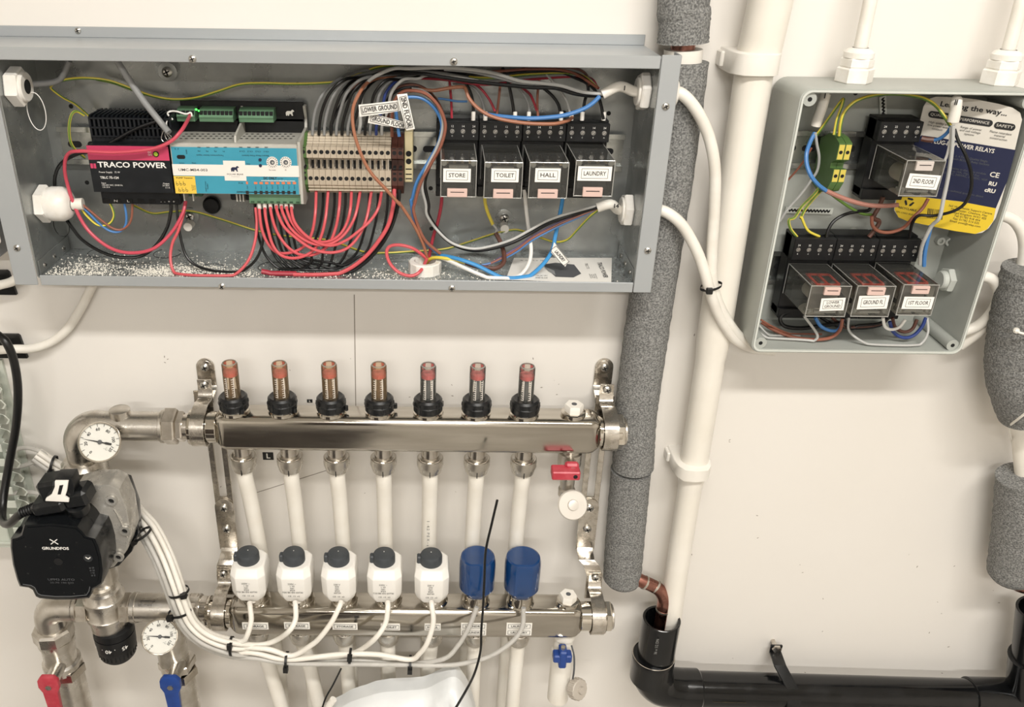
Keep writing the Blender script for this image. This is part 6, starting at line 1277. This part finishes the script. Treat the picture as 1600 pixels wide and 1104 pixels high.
# ---- paper tags on wires
def tagstrip(lab, px, words, d, size, fit, flip=False, ins=.12):
    """px: four corner pixels (start-top, end-top, end-bottom, start-bottom) of a paper flag"""
    c = [P(x, y, d + e) for (x, y), e in zip(px, (0, .002, .002, 0))]
    T = Thing('wire_tag', lab, 'tag', sum(c, V()) / 4, 'paper wire tags')
    u = (c[1] - c[0]).normalized(); v0 = (c[0] - c[3]); v = (v0 - u * v0.dot(u)).normalized()
    n = u.cross(v); m_ = sum(c, V()) / 4; bow = n * .0012; N = 6
    top = [c[0].lerp(c[1], k / N) + bow * math.sin(math.pi * k / N) for k in range(N + 1)]; bot = [c[3].lerp(c[2], k / N) + bow * math.sin(math.pi * k / N) for k in range(N + 1)]
    lo_ = []
    for k in range(N + 1): lo_.append([top[k], bot[k], bot[k] - n * .0003, top[k] - n * .0003])
    s = T.part('paper_flag', MB().rings(lo_), 'paper_white', smooth=60)
    mb = MB(); L_, H_ = (c[1] - c[0]).length, v0.length
    for (a0, b0, a1, b1) in ((-.44, -.33, .44, -.33), (-.44, .33, .44, .33), (-.44, -.33, -.44, .33), (.44, -.33, .44, .33)):
        p0, p1 = m_ + u * a0 * L_ + v * b0 * H_ + n * .0014, m_ + u * a1 * L_ + v * b1 * H_ + n * .0014; t = (p1 - p0).normalized(); q = t.cross(n) * .0002
        mb.prism([p0 + q, p1 + q, p1 - q, p0 - q], n * .00005)
    T.part('tag_border', mb, 'ink', s)
    T.text(words, m_ + n * .0016, size, 'ink', s, u, v, bold=.02, fit=fit)
z3p = lambda p: [(450 + x / 4.246, 60 + y / 4.246) for x, y in p]
tagstrip('paper tag reading GROUND FLOOR under the LOWER GROUND tag', z3p([(538, 492), (800, 560), (790, 600), (530, 560)]), 'GROUND FLOOR', .064, .0052, .029)
tagstrip('paper tag reading LOWER GROUND wrapped on a wire', z3p([(468, 440), (745, 408), (748, 480), (474, 520)]), 'LOWER GROUND', .066, .0056, .030)
tagstrip('paper tag reading 2ND FLOOR hanging upright', z3p([(790, 365), (842, 600), (785, 610), (722, 372)]), '2ND FLOOR', .070, .0056, .025)
tagstrip('paper tag reading LAUNDRY on the light blue wire', [(640 + x / 3.72, 280 + y / 3.72) for x, y in ((840, 365), (925, 470), (905, 508), (822, 425))], 'LAUNDRY', .052, .0046, .013)
# ---- leaflet on the cabinet floor
zf = ZB + .0008; cs = [PZ(x, y, zf) for x, y in ((803, 403), (956, 403), (955, 442.5), (790, 437))]
T = Thing('instruction_sheet', 'printed instruction sheet lying on the cabinet floor', 'paper', sum(cs, V()) / 4)
sh = T.part('sheet', MB().prism(cs, Z * .0003), 'paper_white')
q = lambda x, y, h=.0005: PZ(x, y, zf) + Z * h
T.part('product_picture', MB().prism([q(848, 414), (q(868, 411)), q(897, 414), q(908, 428), q(896, 434), q(868, 433)], Z * .0001), 'ink_grey', sh); T.part('picture_detail', MB().prism([q(850, 417, .0007), q(866, 424, .0007), q(868, 431, .0007), q(856, 424, .0007)], Z * .0001), 'wire_grey', sh)
mb = MB()
for a, b in ((805, 845), (806, 840)): pass
T.text('TRACO POWER', q(941, 422), .0062, 'ink', sh, u=(0, -1, 0), v=(1, 0, 0), bold=.02, fit=.040)
T.text('TBLC 75', q(917, 416), .004, 'ink', sh, u=(0, -1, 0), v=(1, 0, 0)); T.text('Safety Instruction\nPower Supply\nInstall only by\nqualified person', q(927, 432), .0018, 'ink', sh, u=(0, -1, 0), v=(1, 0, 0))
T.text('100-240 VAC\n50/60 Hz max\n3.1 A 24 VDC\nclass II', q(846, 436), .002, 'ink', sh); T.text('IN   OUT   75 W   DIN rail', q(835, 408), .0024, 'ink_grey', sh)
# ================================================================ inside the grey enclosure
z7 = lambda p, d: Zm(1130, 90, 3.404, p, d)
z8 = lambda p, d: Zm(1130, 320, 3.404, p, d)
# information card leaning between the back and the right side
A, B, Cc = P(1400, 330, .022), P(1440, 160, .022), P(1590, 200, .064)
cn = (B - A).cross(Cc - A).normalized()
if cn.y > 0: cn = -cn
def PC(x, y, h=0.0):
    q = P(x, y, 0) - CAM; return CAM + q * ((A - CAM).dot(cn) / q.dot(cn)) + cn * h
cu_ = (PC(1560, 230) - PC(1450, 212)).normalized(); cv_ = cn.cross(cu_).normalized()
if cv_.z < 0: cv_ = -cv_
mat('card_navy', '#1b2140', .4); mat('card_yellow', '#e0c030', .45); mat('card_white', '#d9d4ca', .45)
T = Thing('relay_leaflet', 'white, navy and yellow product card behind the 2ND FLOOR relay', 'card', PC(1480, 352))
out = [(1443, 166), (1450, 155), (1462, 151), (1500, 152), (1527, 155.5), (1560, 162), (1582, 168), (1594, 176), (1597, 187), (1586, 233), (1574, 280), (1564, 316), (1556, 340), (1545, 356), (1535, 363), (1524, 365), (1490, 360), (1447, 351), (1418, 345), (1404, 339), (1397, 328), (1398, 318), (1405, 296), (1413, 275), (1424, 240), (1436, 195)]
sh = T.part('card', MB().prism([PC(x, y) for x, y in out], cn * .0004), 'card_white')
T.part('navy_panel', MB().prism([PC(x, y, .0006) for x, y in ((1429, 222), (1440, 211), (1500, 220), (1587, 234), (1574, 282), (1556, 325), (1500, 314), (1440, 307), (1402, 307), (1413, 275))], cn * .0001), 'card_navy', sh)
T.part('yellow_panel', MB().prism([PC(x, y, .0006) for x, y in ((1402, 307), (1440, 307.5), (1500, 314.5), (1556, 325), (1552, 345), (1542, 358), (1524, 365), (1490, 360), (1447, 351), (1418, 345), (1404, 339), (1398, 327))], cn * .0001), 'card_yellow', sh)
def ct(t, x, y, s, m, **k): return T.text(t, PC(x, y, .0009), s, m, sh, u=cu_, v=cv_, **k)
ct('Leading the way...', 1521, 169.5, .0062, 'ink', bold=.02, fit=.052)
for (x, y, w, t) in ((1468, 180, .018, 'QUALITY'), (1523, 189, .028, 'PERFORMANCE'), (1570, 197, .016, 'SAFETY')):
    c = PC(x, y, .0007); pl_ = []
    for k in range(16):
        a = 2 * math.pi * k / 16; pl_.append(c + cu_ * (math.cos(a) * .003 + (w / 2 - .003) * (1 if math.cos(a) > 0 else -1)) + cv_ * (math.sin(a) * .003))
    T.part('heading_pill', MB().prism(pl_, cn * .0001), 'ink', sh); ct(t, x, y, .0034, 'card_white', fit=w * .8)
ct('High quality and\nlow power wide\ncontacts', 1466, 197, .0026, 'ink'); ct('Range of power\nand coil voltage\noptions', 1516, 205, .0026, 'ink'); ct('Flame retardant\nmaterial\nconstruction', 1562, 212, .0026, 'ink')
ct('PLUG-IN POWER RELAYS', 1504, 228, .0052, 'card_white', bold=.02, fit=.050); ct('1, 2, 3, 4 Pole - Quality Single\nrated with BLUE C Relay Sockets', 1512, 249, .0026, 'ink_grey'); ct('Accessories in the same module\nup to 10A, 1hp, 1/3 Pot\n12VDC/AC, 240VAC, 220VDC, VDF', 1506, 270, .0026, 'ink_grey')
ct('For more technical questions about', 1500, 300, .0026, 'ink_grey'); ct('CE', 1554, 273, .0062, 'card_white', bold=.02); ct('RU', 1551, 287, .0048, 'card_white', bold=.04); ct('cRU', 1547, 297.5, .0048, 'card_white', bold=.04)
ct('365 Worldwide Support Centre\nManchester, Cheshire, Mer\nUnited Kingdom WX1 4SS\nTel: 01782 918 454\nFax: 01782 514 535\nEmail: post@relay.com', 1512, 338, .0027, 'ink'); ct('RECYCLABLE', 1418, 326, .0027, 'ink', bold=.02); ct('20% CARD BLEND', 1416, 333, .0022, 'ink')
for k in range(3):
    a = math.pi / 2 + k * 2.094; c = PC(1421, 315, .0008); d_ = cu_ * math.cos(a) + cv_ * math.sin(a); t_ = cn.cross(d_); e = c + d_ * .003
    T.part('recycling_arrow', MB().prism([e + t_ * .0024 + d_ * .0008, e - t_ * .0018 + d_ * .0008, e - t_ * .0030 - d_ * .0004, e - t_ * .0016 - d_ * .0012, e + t_ * .0020 - d_ * .0008], cn * .0001), 'ink', sh)
mb = MB(); rb = random.Random(5); xx = 1450
while xx < 1474:
    w = rb.choice((.5, .8, 1.3)); mb.prism([PC(xx, 325 + (xx - 1450) * .12, .0008), PC(xx + w, 325 + (xx - 1450) * .12, .0008), PC(xx + w - 1.5, 340 + (xx - 1450) * .12, .0008), PC(xx - 1.5, 340 + (xx - 1450) * .12, .0008)], cn * .0001); xx += w + rb.choice((.6, 1.0, 1.4))
T.part('bar_code', mb, 'ink', sh)
LIM[0] = (EX0 + .0045, EX1 - .0045, EZ0 + .0045, EZ1 - .0045)
def sh_cable(lab, pts, r, mark):
    o = wire('cable_sheath', lab, 'cable_grey' if 0 else 'cable_white', pts, r, n=12, cat='cable')
    p = P(pts[1][0], pts[1][1], pts[1][2] + r + .0006); text(mark, p - o.location, .006, 'ink', o, bold=.04)
sh_cable('grey white cable end entering the enclosure top above the earth terminals', [(1292, 140, .035), (1289, 150, .035), (1284, 168, .034), (1274, 196, .032)], .0046, 'I')
sh_cable('grey white cable end entering the enclosure top over the card', [(1496, 150, .06), (1494, 160, .062), (1493, 172, .062), (1489, 190, .062)], .0048, 'II')
eg = 'wires inside the grey enclosure'
def ew(lab, m, pts, r=.0013): return wire('earth_wire' if m is GY else 'wire', lab, m, pts, r, eg, n=10 if m is GY else 8)
ew('green and yellow wire hairpin beside the earth terminals', GY, z7([(485, 425), (520, 380), (570, 310), (620, 240), (640, 220), (630, 260), (605, 330), (590, 410)], (.03, .045)))
ew('green and yellow wire arching over to the card', GY, z7([(618, 415), (625, 350), (645, 290), (700, 235), (780, 205), (870, 193), (980, 198), (1070, 218), (1130, 255), (1175, 310), (1212, 368)], [.045, .046, .046, .046, .045, .045, .045, .047, .05, .056, .06]), .0015)
ew('blue wire curving left of the earth terminals', 'wire_blue', z7([(487, 400), (462, 450), (443, 510), (445, 570), (468, 630), (505, 675), (548, 708)], [.032, .036, .042, .046, .05, .05, .048]), .0019)
ew('pinkish brown wire sweeping below the earth terminals', 'wire_brown2', z7([(548, 708), (620, 740), (700, 768), (780, 785), (860, 788), (930, 783)], .048), .0021)
ew('pale grey wire dropping left of the earth terminals', 'wire_lightgrey', z7([(490, 400), (498, 460), (510, 530), (500, 600), (465, 655), (410, 730), (340, 810), (300, 870)], (.034, .02)), .0013)
ew('thin brown wire crossing to the left side', 'wire_brown', z7([(470, 480), (430, 545), (390, 600), (345, 650)], (.04, .03)), .0009)
ew('green and yellow wire dropping to the left end of the sockets', GY, z7([(520, 680), (480, 730), (420, 790), (380, 850)], (.03, .03)) + z8([(350, 80), (358, 125), (392, 170)], .032), .0013)
ew('green and yellow wire dropping beside the slotted plate', GY, z7([(540, 690), (490, 740), (440, 800), (415, 850)], (.03, .03)) + z8([(418, 70), (450, 135), (512, 168)], .032), .0013)
ew('dark green wire running along under the 2ND FLOOR socket', 'wire_green', z7([(560, 715), (620, 760), (680, 800), (740, 830), (790, 835)], (.03, .03)), .0013)
ew('black wire arching onto the lower sockets', 'wire_black', z8([(548, 175), (560, 130), (590, 85), (650, 50), (720, 35), (770, 30), (790, 5)], (.034, .028)), .0016)
ew('brown wire falling under the 2ND FLOOR socket', 'wire_darkbrown', z7([(850, 740), (830, 790), (800, 850)], .034) + z8([(830, 90), (800, 140), (775, 170)], .034), .0021)
ew('copper brown wire looping above the lower sockets', 'wire_brown', z7([(1090, 750), (1060, 800), (1010, 850)], .045) + z8([(960, 120), (890, 145), (830, 140), (795, 110), (790, 60)], .04), .0016)
ew('grey wire hanging straight down over the card', 'wire_lightgrey', z7([(1222, 360), (1220, 440), (1212, 530), (1195, 640), (1172, 750), (1150, 850)], .066) + z8([(1110, 110), (1068, 190), (1050, 250), (1045, 315)], (.06, .045)), .0017)
ew('white wire hanging beside the grey one over the card', 'wire_white', z7([(1212, 370), (1206, 450), (1190, 520), (1170, 560)], (.064, .06)), .0012)
ew('short blue wire reaching the 2ND FLOOR socket', 'wire_blue', z7([(1210, 370), (1190, 400), (1160, 425), (1125, 438), (1070, 435)], (.062, .045)), .0015)
ew('brown sleeve beside the 2ND FLOOR socket', 'wire_darkbrown', z7([(1120, 438), (1085, 436), (1055, 430)], (.05, .045)), .0024)
ew('black wire looping in front of the card', 'wire_black', z7([(1230, 380), (1250, 440), (1290, 520), (1318, 610), (1318, 700), (1285, 775), (1220, 818), (1120, 840), (1040, 840)], [.063, .066, .07, .07, .07, .068, .064, .056, .05]) + z8([(1005, 100), (990, 175)], (.045, .038)), .0014)
ew('blue wire falling behind the 1ST FLOOR relay', 'wire_blue', z8([(1105, 110), (1085, 190), (1072, 260), (1068, 325)], (.05, .045)), .0019)
ew('black wire bending below the LOWER GROUND relay', 'wire_black', z8([(450, 560), (380, 566), (320, 580), (302, 610), (330, 645), (420, 655), (540, 640), (640, 625)], (.03, .04)), .0020)
ew('blue wire hanging below the LOWER GROUND relay', 'wire_blue', z8([(490, 600), (520, 645), (570, 668), (615, 662), (635, 610)], .05), .0017)
ew('brown wire sweeping along the enclosure bottom', 'wire_brown', z8([(205, 625), (270, 665), (370, 702), (480, 716), (570, 705), (620, 665), (635, 605)], [.03, .04, .05, .055, .055, .052, .05]), .0017)
ew('thin brown wire above the sweeping one', 'wire_brown', z8([(200, 610), (260, 645), (340, 680), (430, 700), (520, 705)], .04), .0009)
ew('grey wire curling at the bottom left of the enclosure', 'wire_lightgrey', z8([(190, 680), (260, 720), (350, 748), (430, 748), (475, 728), (500, 690), (430, 590)], (.05, .06)), .0013)
ew('thin grey wire curling above the bottom left one', 'wire_lightgrey', z8([(190, 640), (240, 690), (310, 725), (400, 738)], .045), .0010)
ew('large grey loop below the GROUND FL relay', 'wire_lightgrey', z8([(668, 600), (668, 665), (720, 715), (800, 752), (890, 775), (980, 772), (1050, 740), (1088, 680), (1085, 600)], [.05, .055, .06, .063, .064, .064, .062, .06, .055]), .0012)
ew('white wire hanging below the 1ST FLOOR relay', 'wire_white', z8([(850, 600), (860, 645), (890, 662), (935, 650), (968, 610)], .058), .0015)
ew('blue wire hanging below the 1ST FLOOR relay', 'wire_darkblue', z8([(885, 620), (905, 675), (955, 705), (1010, 695), (1055, 650), (1078, 600)], .055), .0017)
ew('dark brown wire hanging below the 1ST FLOOR relay', 'wire_darkbrown', z8([(900, 600), (915, 650), (960, 675), (1005, 660), (1030, 610)], .05), .0017)
for k in range(3): ew(('black wire bunched under the lower sockets', 'grey brown wire bunched under the lower sockets', 'dark wire furthest back under the lower sockets')[k], ('wire_black', 'wire_darkbrown', 'wire_black')[k], z8([(520 + 60 * k, 600), (600 + 40 * k, 640 + 8 * k), (720, 655 - 6 * k), (830, 640 - 5 * k), (880, 600)], .035), .0016)
LIM.clear()
# ================================================================ actuator cables
CW = .0029
BASE = [(60, 704), (88, 722), (120, 738), (165, 758), (200, 776), (219, 797), (241, 822), (262, 862), (278, 905), (290, 942), (303, 969), (326, 988), (361, 999)]
BD = [.02, .02, .018, .02, .03, .05, .07, .09, .104, .112, .116, .118, .118]
TAIL = [[(379, 1001), (387, 990), (392.5, 969), (391, 950), (390, 941)], [(405, 1007), (431, 1000), (452, 985), (461.5, 968), (462, 949), (461, 940)], [(420, 1014), (455, 1024), (487, 1007), (503, 992), (519, 970), (530, 948), (533, 940)],
        [(400, 1012), (450, 1023), (510, 1026), (545, 1021), (563, 1015), (586, 997), (602, 974), (606, 949), (606, 940)], [(400, 1020), (450, 1030), (530, 1022), (590, 1022), (640, 1030), (656, 1020), (668, 1003), (677, 972), (675, 948), (674, 940)],
        [(400, 1025), (450, 1033), (540, 1030), (600, 1034), (645, 1036), (693, 1029), (715, 1009), (733, 979), (745, 948)], [(400, 1028), (450, 1036), (540, 1037), (620, 1038), (690, 1039), (724, 1036), (765, 1025), (799, 1003), (816, 979), (818, 949)]]
WHO = ['first white actuator', 'second white actuator', 'third white actuator', 'fourth white actuator', 'fifth white actuator', 'blue head nearer the white actuators', 'blue head by the right bracket']
for k in range(7):
    pts = []
    for i, (x, y) in enumerate(BASE):
        t = max(0, min(1, (i - 4) / 8)); ang = t
        pts.append((x - (1 - ang ** 3) * 4.6 * (k - 1) * (.5 + .5 * min(1, i / 6)), y + ang ** 2 * 4.4 * k + (1 - ang) * (2.5 * k), BD[i] + (.004 if k % 2 else -.003)))
    tl = TAIL[k]; n = len(tl)
    for i, (x, y) in enumerate(tl): pts.append((x, y, .118 - .020 * max(0, (i - n + 4)) / 3 - (.006 if k % 2 and i < n - 4 else 0)))
    o = wire('actuator_cable', 'pale cable from the bundle to the ' + WHO[k], 'cable_white' if k < 5 else 'cable_grey', pts, CW if k < 5 else .0026, 'actuator cables', 'cable', n=12, k=6)
def ctie(lab, x, y, d, rx, ang, hx_=0):
    c = P(x, y, d); a = math.radians(ang); u = X * math.cos(a) + Z * math.sin(a); w = u.cross(Y); mb = MB(); N = 20
    mb.rings([[c + u * (rx * math.cos(t)) + Y * (.0085 * math.sin(t)) + w * z for t in [2 * math.pi * i / N for i in range(N)]] for z in (-.0014, .0014)], cap0=False, cap1=False)
    mb.rings([[c + u * (rx * 1.03 * math.cos(t)) + Y * (.0092 * math.sin(t)) + w * z for t in [2 * math.pi * i / N for i in range(N)]] for z in (-.0014, .0014)], cap0=False, cap1=False)
    h = c + u * rx * (1 if hx_ >= 0 else -1) * .7 + Y * .0075
    mb.add([h + u * a_ * .0032 + w * b_ * .0026 + Y * e for a_ in (-1, 1) for b_ in (-1, 1) for e in (-.002, .0035)], [(0, 1, 3, 2), (4, 6, 7, 5), (0, 4, 5, 1), (2, 3, 7, 6), (0, 2, 6, 4), (1, 5, 7, 3)])
    h2 = h + u * .004 * (1 if hx_ >= 0 else -1); mb.tube([h, h2 + w * .001], .0012, 6)
    solid('cable_tie', mb, 'tie_black', lab, 'cable tie', 'black ties on the actuator cables')
ctie('black tie on the cable bundle beside the pump', 222, 834, .083, .0115, 32, -1); ctie('upper black tie near the mixing valve thermometer', 279, 924, .108, .0115, 15, 1); ctie('black tie just above the lower thermometer', 281, 955, .113, .0125, 12, -1)
ctie('black tie under the first STORAGE label', 362, 1009, .118, .0115, 88, 1); ctie('black tie under the gap between first and second pipes', 448, 1030, .118, .0085, 88, -1); ctie('black tie below the third STORAGE label', 547, 1024, .117, .0075, 85, 1); ctie('black tie under the HALL label', 641, 1034, .116, .0060, 88, -1)
ctie('black tie on the cables left of the nickel elbow', 84, 724, .024, .0090, 75, -1)
for k in range(3):
    wire('white_cable', ('uppermost grey cable leaving the slotted trunking', 'middle grey cable leaving the slotted trunking', 'low grey cable passing behind the pump')[k], 'cable_grey', [[(10, 706, .03), (40, 699, .02), (65, 706, .018), (85, 722, .018), (120, 742, .016), (160, 760, .016)], [(12, 735, .03), (40, 726, .022), (62, 720, .02), (85, 725, .018), (120, 745, .014)], [(10, 772, .03), (40, 768, .022), (70, 772, .02), (110, 780, .016)]][k], .0026, 'cables from the slotted trunking', 'cable', n=10)
# ================================================================ odds and ends at the bottom
wire('wire_offcut', 'long thin black wire standing in front of the blue heads', 'wire_black', [(777, 781, .128), (769, 815, .125), (759, 860, .122), (757, 900, .121), (755, 945, .120), (752, 985, .119), (751, 1015, .124), (742, 1050, .15), (726, 1082, .185), (700, 1125, .2)], [.0011] * 1 and .0013)
wire('wire_offcut', 'short thin black wire slanting below the second pipe', 'wire_black', [(533, 1044, .105), (520, 1070, .11), (508, 1092, .115), (498, 1125, .12)], .0010)
wire('cable_offcut', 'cut white cable tip poking up at the bottom edge', 'cable_white', [(521, 1092, .125), (513, 1104, .125), (500, 1130, .125)], .0040, n=12, cat='cable')
mat('bag_white', '#e4e6e6', .3, col2='#d9dcdd', scale=25, bump=.3, bscale=40)
mb = MB(); NX, NY = 34, 12; grid = []; rg = random.Random(2)
ridge = [(505, 1118), (530, 1106), (548, 1096), (575, 1087), (598, 1081), (640, 1078), (666, 1075), (683, 1067), (699, 1059), (711, 1057), (722, 1066), (734, 1088), (744, 1120)]
rs = spline([V((x, y, 0)) for x, y in ridge], 4)
for j in range(NY):
    row = []
    for i in range(NX):
        q = rs[min(len(rs) - 1, int(i / (NX - 1) * (len(rs) - 1)))]; t = j / (NY - 1)
        p = P(q.x, q.y, .125) + V((0, -.06 * t ** .8, -.10 * t ** 1.7)) + V((0, -.004, .003)) * math.sin(i * .9 + j * .7) * t + V((.003, .004, .003)) * rg.uniform(-1, 1) * t + V((0, -.005, .003)) * math.sin(i * .45 - j * 1.1) * t
        row.append(p)
    grid.append(row)
mb.add([p for r_ in grid for p in r_], [[j * NX + i, j * NX + i + 1, (j + 1) * NX + i + 1, (j + 1) * NX + i] for j in range(NY - 1) for i in range(NX - 1)])
back = [[p + V((0, .012, -.002)) if j == 0 else p + V((0, .03, -.02 * j / NY)) for p in r_] for j, r_ in enumerate(grid)]
mb.add([p for r_ in back for p in r_], [[j * NX + i, (j + 1) * NX + i, (j + 1) * NX + i + 1, j * NX + i + 1] for j in range(NY - 1) for i in range(NX - 1)])
mb.add([p for p in grid[0] + back[0]], [[i, NX + i, NX + i + 1, i + 1] for i in range(NX - 1)])
solid('plastic_bag', mb, 'bag_white', 'crumpled white plastic bag at the bottom edge under the manifold', 'bag', smooth=60)
finish_texts()
